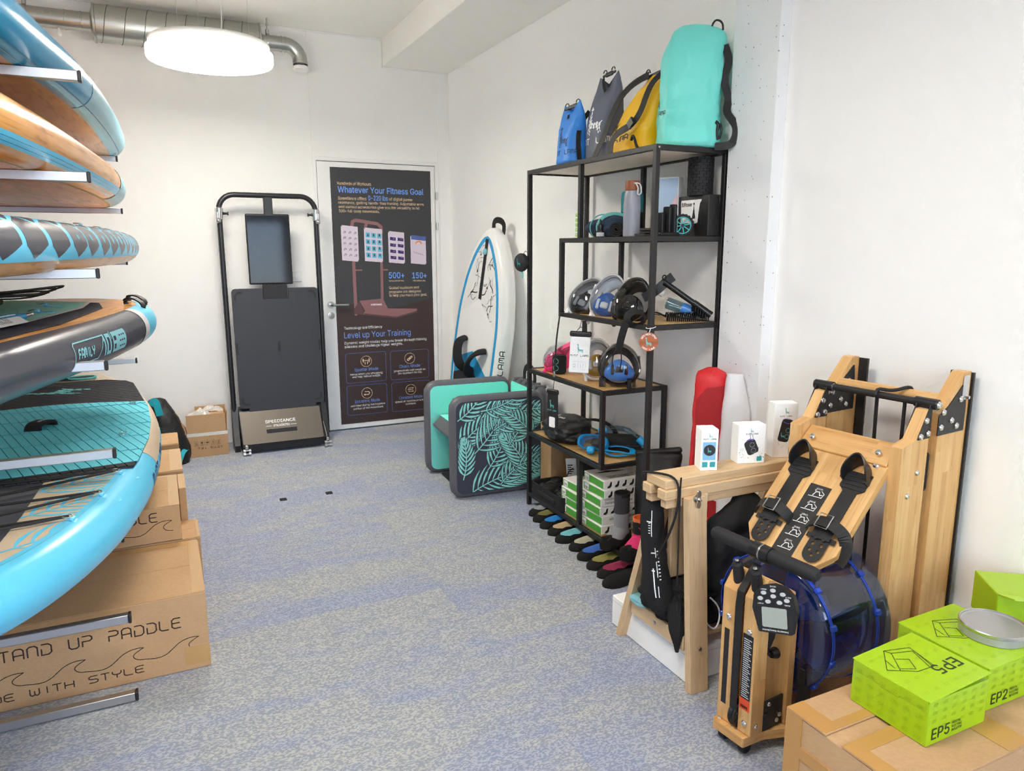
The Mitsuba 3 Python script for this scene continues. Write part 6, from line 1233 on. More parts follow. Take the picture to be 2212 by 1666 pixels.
for i in range(6): add(TR + "__peg_hole", xf(M((1.535, 1.7879, .38 + i * .045), rx=90), lathe([(0, 0), (.0075, 0), (.0075, .0008), (0, .0008)], 14)), "mat_print_brown")
add(TR + "__wing_nut", cat(xf(M((1.502, 1.757, .66), rx=90), lathe([(0, -.01), (.007, -.01), (.007, .012), (.003, .014), (.003, .022), (0, .022)], 12)), xf(M((1.502, 1.75, .66), rx=90), extr(affinity.scale(Point(0, .017).buffer(.011), .75, 1.2), .004)), xf(M((1.502, 1.75, .66), rx=90), extr(affinity.scale(Point(0, -.017).buffer(.011), .75, 1.2), .004)), xf(M((1.502, 1.76, .66), rx=90), lathe([(0, 0), (.013, 0), (.013, .002), (0, .002)], 16))), "mat_steel")
tb("shelf_rail", 1.478, 1.50, 1.765, 2.065, .125, .18, 1); tb("shelf_rail", 2.02, 2.042, 1.765, 2.065, .125, .18, 1)
tb("shelf", 1.50, 2.02, 1.77, 2.06, .155, .172)
add(TR + "__screw", xf(M((1.4775, 1.92, .155), ry=-90), lathe([(0, 0), (.007, 0), (.006, .003), (0, .003)], 12)), "mat_steel"); add(TR + "__screw", xf(M((1.508, 1.716, .155), rx=90), lathe([(0, -.01), (.007, -.01), (.006, .004), (0, .004)], 12)), "mat_steel")
k = thing("white_carton", "low white carton on the carpet under the trestle shelf", "box")
add(k + "__carton", bx(1.50, 2.03, 1.765, 2.22, .001, .121, .003), "mat_white_paper"); add(k + "__lid_seam", bx(1.4994, 2.0306, 1.7644, 2.2206, .1005, .102, .0002), "mat_grey_paper", smooth=False)
# boxes on the trestle
mat("box_black", "#26262a", rough=.5); mat("speaker_blue", "#7fb6dc", rough=.5); mat("ring_violet", "#7a5cc0", rough=.4)
def spbox(label, x, y, w, d, h, rz):
    k = thing("speaker_box", label, "box"); X = M((x, y, zt_ + .0005), rz=rz)
    add(k + "__carton", bx(0, w, 0, d, 0, h, .0012), "mat_white_paper", X=X)
    add(k + "__lid", cat(bx(.001, w - .001, .001, d - .001, h, h + .0012, .0003)), "mat_white_paper", X=X)
    Fr = FR((0, -.0005, 0), (1, 0, 0), (0, 0, 1)); Sd = FR((w + .0005, 0, 0), (0, 1, 0), (0, 0, 1))
    add(k + "__side_panel", flat(sbox(d * .15, h * .3, d * .85, h * .82)), "mat_box_black", X=X @ Sd)
    add(k + "__side_print", flat(unary_union([sbox(d * .25, h * (.36 + i * .06), d * (.5 + .06 * (i % 3)), h * (.375 + i * .06)) for i in range(6)] + [sbox(d * .45 + i * .003, h * .08, d * .45 + i * .003 + .0012, h * .2) for i in range(8)]), .0004), "mat_grey_paper", X=X @ Sd)
    add(k + "__emblem", flat(affinity.translate(llama(h * .11), w * .42, h * .86 - h * .06)), "mat_teal_print", X=X @ Fr); lt = strokes("MINT LAMA", .0042, .0009, wide=1.3); add(k + "__lettering", flat(affinity.translate(lt, w * .5 - lt.bounds[2] / 2, h * .755)), "mat_print_black", X=X @ Fr)
    def icons(g): add(k + "__badge", flat(unary_union(g), .0003), "mat_teal_print", X=X @ Fr)
    return k, X @ Fr, icons
def splash(k, Xf, w, h, cx, cy, R, seed):
    r = random.Random(seed); g = []
    for _ in range(60):
        a = r.uniform(0, 6.28); d = R * (.55 + r.random() * .6); px, py = cx + d * math.cos(a), cy - R * .35 + d * math.sin(a) * .6
        if .004 < px < w - .004 and .004 < py < h - .01: g.append(affinity.rotate(affinity.scale(Point(px, py).buffer(1, quad_segs=1), .0006 + .003 * r.random() ** 2, .0005 + .0008 * r.random()), r.uniform(-40, 40)))
    add(k + "__splash_print", flat(unary_union(g), .0002), "mat_print_black", X=Xf, smooth=False)
k, Xf, ic_ = spbox("small white box printed with a round speaker, leftmost of three on the trestle", 1.578, 1.838, .058, .062, .140, -22)
add(k + "__picture", flat(sbox(.006, .036, .050, .098), .0002), "mat_speaker_blue", X=Xf); add(k + "__printed_speaker", flat(affinity.scale(Point(.029, .070).buffer(1), .020, .019), .0006), "mat_box_black", X=Xf); add(k + "__printed_emblem", flat(affinity.translate(llama(.018), .020, .061), .001), "mat_print_mint", X=Xf)
ic_([sbox(.006, .012, .024, .03), sbox(.032, .012, .05, .03)])
k, Xf, ic_ = spbox("cube shaped white box printed with a splashing speaker, middle of three on the trestle", 1.745, 1.845, .098, .055, .135, -18)
splash(k, Xf, .098, .135, .05, .05, .045, 3); sp = affinity.rotate(rrect(.042, .052, .011, .048, .058), 24); add(k + "__printed_speaker", flat(sp, .0004), "mat_box_black", X=Xf)
add(k + "__printed_rings", flat(unary_union([Point(.05, .066).buffer(.0085).difference(Point(.05, .066).buffer(.0076)), Point(.056, .046).buffer(.0085).difference(Point(.056, .046).buffer(.0076))]), .0008), "mat_grey_paper", X=Xf); add(k + "__printed_ring", flat(LineString([(.03, .08), (.04, .086), (.052, .083)]).buffer(.0018), .0008), "mat_ring_violet", X=Xf); add(k + "__printed_loop", flat(LineString([(.045, .086), (.04, .104), (.046, .106), (.054, .088)]).buffer(.0006), .0004), "mat_print_black", X=Xf)
ic_([sbox(.07, .008, .088, .024)])
k, Xf, ic_ = spbox("tall white box printed with a cylinder speaker, rightmost of three on the trestle", 1.908, 1.848, .085, .050, .195, -20)
splash(k, Xf, .085, .195, .042, .075, .045, 9); sp = affinity.rotate(rrect(.04, .082, .01, .042, .098), -12); add(k + "__printed_speaker", flat(sp, .0004), "mat_box_black", X=Xf)
add(k + "__printed_rings", flat(unary_union([Point(.052, .098).buffer(.0085).difference(Point(.052, .098).buffer(.0072)), Point(.049, .076).buffer(.0085).difference(Point(.049, .076).buffer(.0072))]), .0008), "mat_print_mint", X=Xf); e_ = affinity.rotate(affinity.scale(Point(.05, .132).buffer(1), .02, .009), -12); add(k + "__printed_ring", flat(e_.difference(e_.buffer(-.0018)), .0008), "mat_ring_violet", X=Xf); add(k + "__printed_emblem", flat(affinity.translate(llama(.018), .024, .072), .0008), "mat_print_mint", X=Xf)
ic_([sbox(.058, .014, .076, .034)])
# bags around the trestle
mat("bag_red", "#d3262c", rough=.5); mat("bag_white", "#dedee2", rough=.5); mat("mesh_black", "#19191b", rough=.8, bump=tx(lambda p, n, uv: dr.maximum(dr.sin((p.y + p.z) * 900), dr.sin((p.y - p.z) * 900))), bs=.0015)
k = thing("fin_bag", "tall red mesh bag leaning on the wall between shelving unit and trestle", "bag")
m_, sf = bag(2.075, 2.37, 0, [(0, .09, .07, -.03, 0, 0), (.05, .095, .075, -.03, 0, 0), (.3, .085, .07, -.015, 0, 0), (.6, .072, .06, -.005, 0, 0), (.88, .070, .055, 0, 0, 0), (.93, .064, .045, 0, 0, 0), (.95, .045, .02, 0, 0, 0), (.957, .02, .01, 0, 0, 0)], seed=61, amp=.006, rot=-35, m=50)
add(k + "__body", m_, "mat_bag_red", smooth=50)
mat("bag_red_dark", "#a81f26", rough=.75); g = Polygon([(-.055, .0), (.05, .0), (.062, .25), (.02, .30), (-.06, .235)]); g = Polygon([(-.06, -.30), (.07, -.30), (.065, .27), (.0, .26), (-.06, .20)])
add(k + "__mesh_panel", wrap(g, onbag(sf, math.radians(222 + 35), .075, .62), (.02, .02), .002), "mat_bag_red_dark", smooth=60)
add(k + "__knot", strap(spline([(2.04, 2.33, .88), (2.05, 2.335, .93), (2.07, 2.345, .945), (2.085, 2.35, .925), (2.08, 2.34, .89)], 14), .02, .004, up=(-.6, -.7, .2)), "mat_bag_red")
for (a, hc, r1) in ((0.75, .42, .03), (.8, .28, .022), (-.55, .30, .012), (-.5, .14, .012)): add(k + "__dot", wrap(Point(0, 0).buffer(r1), onbag(sf, math.radians(222 + 35) + a, .09, hc), (.015, .015), .002), "mat_bag_white")
k = thing("fin_bag", "tall pale grey bag standing behind the red one", "bag")
m_, sf = bag(2.115, 2.262, 0, [(0, .06, .055, 0, 0, 0), (.3, .062, .055, 0, 0, 0), (.8, .055, .045, 0, 0, 0), (.9, .04, .03, 0, .01, 0), (.94, .03, .012, 0, .01, 0)], seed=63, amp=.005, rot=-35, n=40)
add(k + "__body", m_, "mat_bag_white", smooth=50)
k = thing("mesh_bag", "long black mesh bag with white lettering hanging from the trestle by a cord", "bag")
m_, sf = bag(1.447, 1.915, .22, [(0, .035, .035, .03, -.035, 0), (.04, .05, .048, .02, -.03, 0), (.18, .042, .042, .008, -.012, 0), (.32, .038, .038, 0, 0, 0), (.42, .026, .024, 0, 0, 0), (.445, .012, .01, 0, 0, 0)], seed=71, amp=.006, n=48, m=48)
add(k + "__body", m_, "mat_mesh_black", smooth=50)
r = random.Random(8); g = [sbox(-.003, .06, .0, .15), sbox(.006, -.08, .009, .02), sbox(-.008, -.15, -.004, -.05), sbox(.004, -.15, .007, -.11), sbox(-.02, .11, -.003, .114), sbox(-.010, .0, .010, .004), sbox(-.012, -.06, .0, -.056)] + [sbox(.012, -.09 + i * .012, .018, -.086 + i * .012) for i in range(9)] + [sbox(-.014, .07 + i * .009, -.006, .073 + i * .009) for i in range(5)]
add(k + "__print", wrap(unary_union(g), onbag(sf, math.radians(235), .04, .22), (.012, .012), .002), "mat_print_white", smooth=60)
add(k + "__cord", tube(spline([(1.447, 1.915, .66), (1.40, 1.915, .715), (1.42, 1.86, .728), (1.44, 1.79, .722), (1.445, 1.78, .69), (1.44, 1.785, .6), (1.43, 1.82, .5), (1.425, 1.86, .42)], 40), .004, 6), "mat_black_nylon")
add(k + "__cord", tube(spline([(1.455, 1.782, .73), (1.452, 1.78, .70), (1.452, 1.778, .5), (1.455, 1.78, .36)], 16), .003, 6), "mat_black_nylon")
k = thing("mesh_pile", "heap of black mesh gear spilling on the trestle shelf", "bag")
add(k + "__body", heap((1.60, 1.90, .173), (.28, .24, .17), 81, 4, .3), "mat_mesh_black", smooth=60)
add(k + "__tail", tube(spline([(1.50, 1.83, .25), (1.478, 1.80, .22), (1.468, 1.785, .16), (1.466, 1.78, .12)], 14), np.interp(np.linspace(0, 1, 14), [0, .5, .8, 1], [.035, .028, .012, .006]), 10), "mat_mesh_black")
add(k + "__cord", tube(spline([(1.53, 1.76, .30), (1.56, 1.75, .22), (1.60, 1.75, .19), (1.62, 1.755, .24), (1.58, 1.76, .30)], 24), .003, 6), "mat_print_white")
solo("plastic_pouch", heap((1.49, 2.02, .18), (.06, .10, .03), 5, 3, .2), "mat_seam_light", "crumpled clear green pouch on the far edge of the trestle shelf", "pouch", smooth=60)
k = thing("velour_bag", "loose black velour bag stuffed between the trestle and the rowing machine", "bag")
m_, _ = bag(1.76, 1.77, .173, [(0, .06, .05, 0, 0, 0), (.08, .10, .06, -.01, 0, 0), (.25, .13, .065, -.01, 0, 0), (.36, .12, .055, .02, 0, 0), (.43, .07, .03, .05, 0, 0), (.455, .03, .012, .06, 0, 0)], seed=90, amp=.02, n=56, m=44)
m_.apply_translation((-.05, .045, 0)); add(k + "__body", m_, "mat_black_fabric", smooth=50)

# ---------------------------------------------------------------- rowing machine
RW = thing("rowing_machine", "wooden water rowing machine stored upright with blue water tank", "rowing machine")
XR_ = M((1.42, 1.457, 0), rz=6)
def rw(part, m, mt="mat_rubberwood", grain=2, X=None, **kw):
    X = XR_ if X is None else XR_ @ X
    if mt == "mat_rubberwood": return addw(RW + "__" + part, m, mt, X=X, grain=grain, **kw)
    return add(RW + "__" + part, m, mt, X=X, **kw)
def side(pts, l0, l1):     # profile in (s, z), between l0 and l1
    m = extr(Polygon(pts).buffer(-.003).buffer(.003, quad_segs=2), abs(l1 - l0)); return xf(FR((0, max(l0, l1), 0), (1, 0, 0), (0, 0, 1)), m)
# base plate and castors
bp_ = Polygon([(-.02, -.055), (-.02, .06), (.05, .075), (.10, .11), (.22, .215), (.62, .215), (.62, -.175), (.22, -.175), (.12, -.085), (.06, -.062)]).buffer(-.006).buffer(.006)
m = extr(bp_, .028, .036); rw("base_plate", m, grain=0)
for l in (-.035, .04): rw("castor", cat(xf(M((.012, l, .0185), rx=90), lathe([(0, -.011), (.016, -.011), (.0185, -.008), (.0185, .008), (.016, .011), (0, .011)], 20)), cbox(.03, .03, .012, .002, (.012, l, .033))), "mat_black_rubber")
rw("bow_plate", side([(0, .065), (.052, .065), (.052, .535), (.04, .54), (0, .485)], .01, .062)); rw("bow_plate", side([(0, .065), (.052, .065), (.052, .535), (.04, .54), (0, .485)], -.062, -.016))
rw("bow_block", side([(.052, .43), (.16, .43), (.16, .475), (.12, .50), (.052, .54)], -.062, .062), grain=0)
rw("bow_cheek", side([(.135, .065), (.16, .065), (.16, .43), (.135, .43)], -.075, .062))
rw("strap_belt", strap([(.062, -.003, .56), (.04, -.003, .548), (-.003, -.003, .495), (-.008, -.003, .45), (-.008, -.003, .13), (.004, -.003, .10)], .024, .003, up=(-1, 0, .3)), "mat_black_nylon")
rw("pulley", cat(xf(M((.022, -.003, .105), rx=90), lathe([(0, -.011), (.04, -.011), (.042, -.008), (.034, 0), (.042, .008), (.04, .011), (0, .011)], 30))), "mat_black_plastic")
for a in range(7): rw("pulley_spoke", cbox(.028, .0025, .005, .0008, (.018, 0, 0)), "mat_box_black", X=M((.022, -.0155, .105)) @ M(ry=a * 51.4))
rw("bracket", cat(bx(.052, .135, -.064, -.058, .066, .16, .001), bx(.052, .135, -.06, .06, .0645, .069, .001)), "mat_black_metal")
rw("axle", rod((.06, -.07, .115), (.06, .06, .115), .009, 12), "mat_black_plastic")
rw("spindle", cat(rod((.075, -.002, .275), (.132, -.03, .275), .006, 10), xf(M((.06, -.001, .275), ry=90), lathe([(0, -.015), (.02, -.015), (.022, .02), (0, .022)], 18)), xf(M((.125, -.028, .275), ry=90), lathe([(0, -.012), (.011, -.012), (.017, .004), (.017, .01), (0, .01)], 16))), "mat_black_plastic")
rw("cone_bumper", xf(M((.10, -.01, .36)), lathe([(.012, -.09), (.03, -.03), (.036, .03), (.03, .06), (0, .07)], 20)), "mat_black_rubber")
mat("label_dark", "#1e1c1d", rough=.5); mat("label_orange", "#e2502a", rough=.5)
lab = FR((-.0008, -.018, .14), (0, -1, 0), (0, 0, 1))
rw("warning_label", flat(sbox(0, .035, .036, .235)), "mat_label_dark", X=lab); rw("warning_label__header", flat(sbox(0, .0, .036, .035)), "mat_label_orange", X=lab)
rw("warning_label__lines", flat(unary_union([sbox(.004, .04 + i * .0066, .032 - .004 * (i % 3), .0432 + i * .0066) for i in range(28)]), .0004), "mat_grey_paper", X=lab, smooth=False)
rw("warning_label__lines", xf(M((.03, .014, .0004), rz=180), text("WARNING", .008, .026, True)), "mat_print_black", X=lab, smooth=False)
rw("warning_label", flat(sbox(.0, .0, .018, .24)), "mat_label_dark", X=FR((-.0008, .05, .12), (0, -1, 0), (0, 0, 1)))
def bolt(p, n, r=.0085): return RW and add(RW + "__bolt", lathe([(0, 0), (r, 0), (r * 1.05, r * .25), (r * .75, r * .62), (r * .35, r * .72), (r * .3, r * .5), (0, r * .5)], 14), "mat_chrome", X=XR_ @ FR(p, np.cross((.3, .2, 1), n), np.cross(n, np.cross((.3, .2, 1), n))))
for l, z in ((.036, .40), (-.04, .385), (-.04, .10), (.05, .36 - .3)): bolt((-.001, l, z), (-1, 0, 0))
for s_, z in ((.02, .095), (.11, .085)): bolt((s_, -.0635, z), (0, -1, 0), .007)
for s_, z in ((.07, .15), (.12, .10)): bolt((s_, -.0645, z), (0, -1, 0), .007)
# handle on its pegs
for l in (-.035, .03): rw("handle_peg", cat(xf(M((.028, l, .505), ry=-14), lathe([(0, 0), (.017, 0), (.015, .05), (.016, .058), (.012, .064), (0, .064)], 18))), "mat_black_rubber"); bolt((.012, l, .572), (-.3, 0, 1), .007)
HX = FR((.055, -.02, .605), (0.03, -1, -.02), (0, 0, 1))
rw("handle", cat(xf(HX, rod((-.03, 0, 0), (.03, 0, 0), .0235, 18)), xf(HX, cbox(.05, .03, .03, .006, (0, -.02, -.018)))), "mat_black_plastic")
for s in (-1, 1): rw("handle_grip", xf(HX @ M((s * .03, 0, 0), ry=90 * s), lathe([(0, 0), (.0195, 0), (.0205, .004), (.0205, .125), (.019, .139), (.013, .147), (0, .149)], 24)), "mat_black_rubber")
rw("handle_band", xf(HX @ M((-.002, 0, 0), ry=90), lathe([(.0238, 0), (.0242, .001), (.0242, .004), (.0238, .005)], 24, cap=False)), "mat_steel")
# monitor
MX = FR((-.028, -.135, .505), (.30, -.93, .20), (.18, .12, .98))
mo = Polygon([(-.042, -.058), (.042, -.058), (.056, .0), (.05, .035), (.03, .056), (0, .062), (-.03, .056), (-.05, .035), (-.056, .0)]).buffer(.004)
rw("monitor", extr(mo, .02, -.02), "mat_black_plastic", X=MX)
mat("lcd", "#9aa19a", rough=.25); rw("monitor__screen", flat(rrect(.068, .052, .004, 0, -.022), .0007), "mat_lcd", X=MX)
mat("key_grey", "#b7babd", rough=.5)
for i in range(8): 
    kx, ky = [(0, .049), (-.026, .041), (.026, .041), (0, .034), (-.036, .026), (.036, .026), (-.015, .019), (.016, .019)][i]; rw("monitor__key", extr(affinity.scale(Point(kx, ky).buffer(1), .0075, .0052), .0018), "mat_key_grey", X=MX)
rw("monitor__lettering", cat(xf(M((.036, -.0535, .0006), rz=180), text("Dedicated for Rowing Machine", .0042, .07)), *[xf(M((x + .008, y, .0006), rz=180), text(t_2, .0032, .016)) for t_2, x, y in (("RESET", -.026, .052), ("MODE", .0, .061), ("SET", .04, .036), ("RECALL", .036, .015), ("START", -.036, .014))]), "mat_print_white", X=MX, smooth=False)
rw("monitor_arm", tube(spline([(.06, -.06, .52), (.02, -.10, .51), (-.012, -.125, .505)], 8), .008, 8), "mat_black_plastic")
# rails, inner and folded outer
for sgn, l0, l1 in ((-1, -.17, -.132), (1, .172, .21)):
    rw("inner_rail", side([(.445, .066), (.575, .066), (.575, .985), (.56, .985), (.505, .90), (.445, .885)], l0, l1))
    rw("outer_rail", side([(.60, .02), (.752, .02), (.752, 1.085), (.715, 1.085), (.62, .985), (.60, .97)], l0 - (.012 if sgn < 0 else -.012), l1 - (.012 if sgn < 0 else -.012)))
    lo, li = (l0, l1) if sgn < 0 else (l1, l0)
    rw("rail_track", bx(.753, .762, min(l0, l1) - .02, max(l0, l1) + .012, .02, 1.08, .001), "mat_black_metal")
    for face, d_ in ((lo, sgn), (li, -sgn)):
        off = .001 * d_; oo = sgn * .012
        g1 = side([(.512, .90), (.575, .90), (.575, 1.0), (.565, 1.0)], face, face + .003 * d_); rw("hinge_plate", g1, "mat_black_metal")
        g2 = side([(.592, .905), (.735, .905), (.735, .98), (.725, 1.06), (.64, .99), (.592, .965)], face + oo, face + oo + .003 * d_); rw("hinge_plate", g2, "mat_black_metal")
        if d_ == -1:
            for s_, z in ((.525, .91), (.562, .915), (.548, .955)): bolt((s_, face + .003 * d_, z), (0, d_, 0), .0095)
            for s_, z in ((.605, .93), (.612, .975), (.66, .945), (.69, .925), (.70, 1.005)): bolt((s_, face + oo + .003 * d_, z), (0, d_, 0), .0095)
            for s_, z in ((.53, .80), (.49, .735)): bolt((s_, face, z), (0, d_, 0), .009)
    rw("hinge_knuckle", rod((.582, min(l0, l1) - .014, 1.0), (.582, max(l0, l1) + .014, 1.0), .016, 16), "mat_black_plastic")
    bolt((.582, (min(l0, l1) - .014), 1.0), (0, -1, 0), .011)
    rw("rail_buffer", rbox(.03, .03, .12, .008, 6, at=(.588, (l0 + l1) / 2, .79)), "mat_black_rubber")
    rw("latch", cat(bx(.708, .738, lo - .018 if sgn < 0 else lo + .012, lo - .012 if sgn < 0 else lo + .018, 1.0, 1.075, .003), rod((.72, lo - .03 if sgn < 0 else lo + .03, 1.01), (.72, lo, 1.01), .005)), "mat_chrome")
rw("hinge_bar", rod((.582, -.17, 1.0), (.582, .21, 1.0), .011, 14), "mat_black_metal")
rw("cross_dowel", rod((.66, -.145, 1.0), (.66, .185, 1.0), .019, 20), grain=1)
for l in (.01, -.075): rw("bungee", tube(spline([(.60, l, .40), (.598, l, .7), (.592, l, .97), (.575, l - .01, 1.015)] if l > 0 else [(.60, l, .40), (.60, l, .7), (.60, l, .98), (.60, l, 1.0)], 20), .0055, 8), "mat_black_nylon")
rw("bungee", tube(spline([(.566, .0, 1.0), (.575, .0, 1.017), (.60, -.02, 1.015), (.64, -.045, 1.022), (.67, -.05, 1.02), (.684, -.05, 1.0)], 16), .0055, 8), "mat_black_nylon")
rw("back_board", cbox(.022, .30, .085, .002), X=M((.475, .02, .845), ry=47), grain=1)
for l in (-.095, .13): bolt((.452, l, .855), (-.7, 0, .7), .009)
# foot board
FB = XR_ @ FR((.335, .022, .705), (-.10, -.99, 0), (.68, -.07, .715))
FB = XR_ @ FR((.325, .022, .695), (0, -1, 0), (.69, 0, .72))
fb = Polygon([(-.155, -.14), (-.105, -.205), (.105, -.205), (.155, -.14), (.155, .205), (-.155, .205)]).buffer(-.008).buffer(.008)
addw(RW + "__foot_board", extr(fb, .022, -.022), "mat_rubberwood", X=FB, grain=1)
add(RW + "__foot_board__instruction_strip", flat(sbox(-.036, -.195, .036, .055), .0007), "mat_label_dark", X=FB)
for i, w_ in enumerate(("CATCH", "DRIVE", "FINISH", "RECOVERY", "CATCH")):
    yy = -.175 + i * .047
    add(RW + "__foot_board__printed_rower", flat(unary_union([LineString([(-.022, yy), (.018, yy + .002)]).buffer(.001), LineString([(-.01, yy + .004), (-.005, yy + .018), (.006, yy + .02), (.012, yy + .008), (.02, yy + .012)]).buffer(.0012), Point(-.008, yy + .023).buffer(.003).difference(Point(-.008, yy + .023).buffer(.0018)), LineString([(.02, yy), (.024, yy + .016), (.012, yy + .024)]).buffer(.0008)]), .001), "mat_print_white", X=FB)
    add(RW + "__foot_board__lettering", xf(M((.012, yy + .032, .001), rz=180), text(w_, .005, .02)), "mat_print_white", X=FB, smooth=False)
for sx_ in (-1, 1):
    fx = sx_ * .092
    p = Polygon([(fx - .022, -.12), (fx + .022, -.12), (fx + .022, .06), (fx + .04, .075), (fx + .04, .13), (fx - .04, .13), (fx - .04, .075), (fx - .022, .06)])
    add(RW + "__foot_plate", extr(p, .004, .001), "mat_black_plastic", X=FB)
    ft = unary_union([rrect(.06, .085, .029, fx, -.145), sbox(fx - .03, -.14, fx + .03, -.10), sbox(fx - .046, -.115, fx + .046, -.10)])
    ft = ft.difference(unary_union([Point(fx + dx, dy).buffer(.0055) for dx, dy in ((-.014, -.13), (.014, -.13), (-.014, -.15), (.014, -.15), (0, -.165))]))
    add(RW + "__toe_plate", extr(ft, .004, .0055), "mat_black_plastic", X=FB)
    # heel cup
    a = np.linspace(-.15, math.pi + .15, 15); hc = LineString([(fx + .04 * math.cos(q_), .13 + .035 * math.sin(q_)) for q_ in a]).buffer(.004, cap_style="flat")
    rings = [np.array([[fx + (.042 + o_) * math.cos(q_), .10 + (.065 + o_) * math.sin(q_) * (.6 + .4 * math.sin(max(0, q_))), .002 + hgt * (.35 + .65 * max(0, math.sin(q_)) ** .7)] for q_ in np.linspace(-.2, math.pi + .2, 21)]) for o_, hgt in ((0, 0), (0, .062), (-.005, .062), (-.005, 0))]
    add(RW + "__heel_cup", loft(np.array(rings).transpose(1, 0, 2)), "mat_black_plastic", X=FB)
    for i in range(4): add(RW + "__heel_rib", bx(fx - .036, fx + .036, .07 + i * .014, .074 + i * .014, .004, .0075, .0008), "mat_black_rubber", X=FB)
    P = spline([(fx - .06, -.085, -.004), (fx - .052, -.078, .02), (fx - .03, -.07, .034), (fx, -.066, .038), (fx + .03, -.07, .034), (fx + .055, -.078, .02), (fx + .064, -.084, -.002)], 26) if sx_ < 0 else spline([(fx - .05, -.08, .002), (fx - .045, -.075, .024), (fx - .02, -.068, .036), (fx + .01, -.066, .038), (fx + .045, -.072, .032), (fx + .066, -.085, .01), (fx + .076, -.12, -.01), (fx + .07, -.155, -.02)], 30)
    add(RW + "__foot_strap", strap(P, .036, .0022, up=(0, .25, 1)), "mat_black_nylon", X=FB)
    add(RW + "__strap_buckle", cat(tube([(fx + .002 + .02 * a_, -.066 + .022 * b_, .0415) for a_, b_ in ((-1, -1), (1, -1), (1, 1), (-1, 1))], .002, 6, True)), "mat_steel", X=FB)
    add(RW + "__toe_flap", cbox(.062, .05, .003, .001, (fx, -.088, .013)), "mat_black_rubber", X=FB)
    for dx, dy in ((-.013, -.112), (.013, -.112)): add(RW + "__toe_peg", xf(M((fx + dx, dy, .009)), lathe([(0, 0), (.005, 0), (.006, .006), (0, .008)], 12)), "mat_black_rubber", X=FB)
for x, y in ((-.12, .17), (.12, .17)): add(RW + "__bolt", lathe([(0, 0), (.0095, 0), (.0098, .003), (.006, .007), (0, .006)], 14), "mat_chrome", X=FB @ M((x, y, 0)))
# water tank
scene["mat_tank"] = {"type": "thindielectric", "int_ior": 1.5, "specular_transmittance": {"type": "rgb", "value": [.46, .62, .95]}}
mat("tank_blue", "#1740a8", rough=.15, coat=.5); mat("tank_dark", "#2c4266", rough=.3)
TX = XR_ @ M((.166, .03, .335), ry=90)
prof = [(.001, 0), (.12, 0), (.175, .003), (.195, .012), (.203, .024), (.212, .08), (.216, .15), (.219, .21), (.230, .235), (.232, .255), (.22, .268), (.15, .274), (.001, .274)]
add(RW + "__tank", lathe(prof, 72, cap=False), "mat_tank", X=TX, smooth=40)
for zz, dr_ in ((.026, -.0025), (.21, .0135)):
    add(RW + "__tank_seam", lathe([(q_[0] + dr_, q_[1]) for q_ in ((.205, zz - .005), (.208, zz - .005), (.2085, zz - .001), (.206, zz), (.2085, zz + .001), (.208, zz + .005), (.205, zz + .005), (.205, zz - .005))], 72, cap=False), "mat_tank_blue", X=TX)
    for a in range(12): add(RW + "__tank_clip", cbox(.012, .018, .022, .003, (.211 + dr_, 0, zz)), "mat_tank_blue", X=TX @ M(rz=a * 30 + 12))
add(RW + "__paddle_hub", lathe([(0, .03), (.05, .03), (.05, .23), (0, .23)], 24), "mat_tank_dark", X=TX)
for a in range(6): add(RW + "__paddle_blade", cbox(.13, .006, .17, .002, (.105, 0, .13)), "mat_tank_dark", X=TX @ M(rz=a * 60 + 8))
add(RW + "__tank_water", trimesh.intersections.slice_mesh_plane(xf(TX, lathe([(.001, .012), (.16, .014), (.19, .05), (.198, .1), (.198, .16), (.19, .21), (.16, .25), (.001, .252)], 48, cap=False)), (0, 0, -1), (0, 0, .40)), "mat_tank", smooth=40)
add(RW + "__tank_back", lathe([(0, .2755), (.15, .2755), (.15, .278), (0, .278)], 40), "mat_tank_dark", X=TX)
for l_ in (-.0975, .1425): rw("tank_mount", bx(.163, .20, l_ - .012, l_ + .012, .066, .25, .003), "mat_black_metal")

# ---------------------------------------------------------------- big carton and inflator boxes
BC = thing("big_carton", "large taped cardboard box in the near right corner carrying green boxes", "box")
bx0, bx1, by0, by1, bz = 1.302, 2.15, .822, 1.158, .350
add(BC + "__carton", bx(bx0, bx1, by0, by1, .0006, bz - .0055, .003), "mat_cardboard")
gap = 1.02
add(BC + "__flap", bx(bx0 - .003, bx1, gap + .022, by1, bz - .0045, bz, .0008), "mat_cardboard"); add(BC + "__flap", bx(bx0 - .002, bx1, by0, gap - .02, bz - .0045, bz - .0005, .0008), "mat_cardboard")
for t in ((bx0 - .0035, bx0 + .05, gap + .03, by1, bz + .0002, bz + .0005), (bx0, bx0 + .42, gap + .024, gap + .05, bz + .0002, bz + .0006), (bx0 - .0025, bx0 + .04, by0, gap - .022, bz, bz + .0003), (bx0, bx0 + .2, gap - .06, gap - .022, bz, bz + .0004), (1.62, 1.70, by0, gap - .03, bz + .0002, bz + .0006), (bx0 - .0035, bx0 - .0005, 1.11, by1, .05, bz - .004), (bx0 - .0035, bx0 - .0005, by0, by1, .24, .27)): add(BC + "__tape", bx(*t, .0001), "mat_packing_tape", smooth=False)
mat("lime", "#9cc110", rough=.3, coat=.2); mat("lime_print", "#8fb20f", rough=.35); mat("ink", "#26331a", rough=.5); mat("carton_grey", "#cfcfc6", rough=.6)
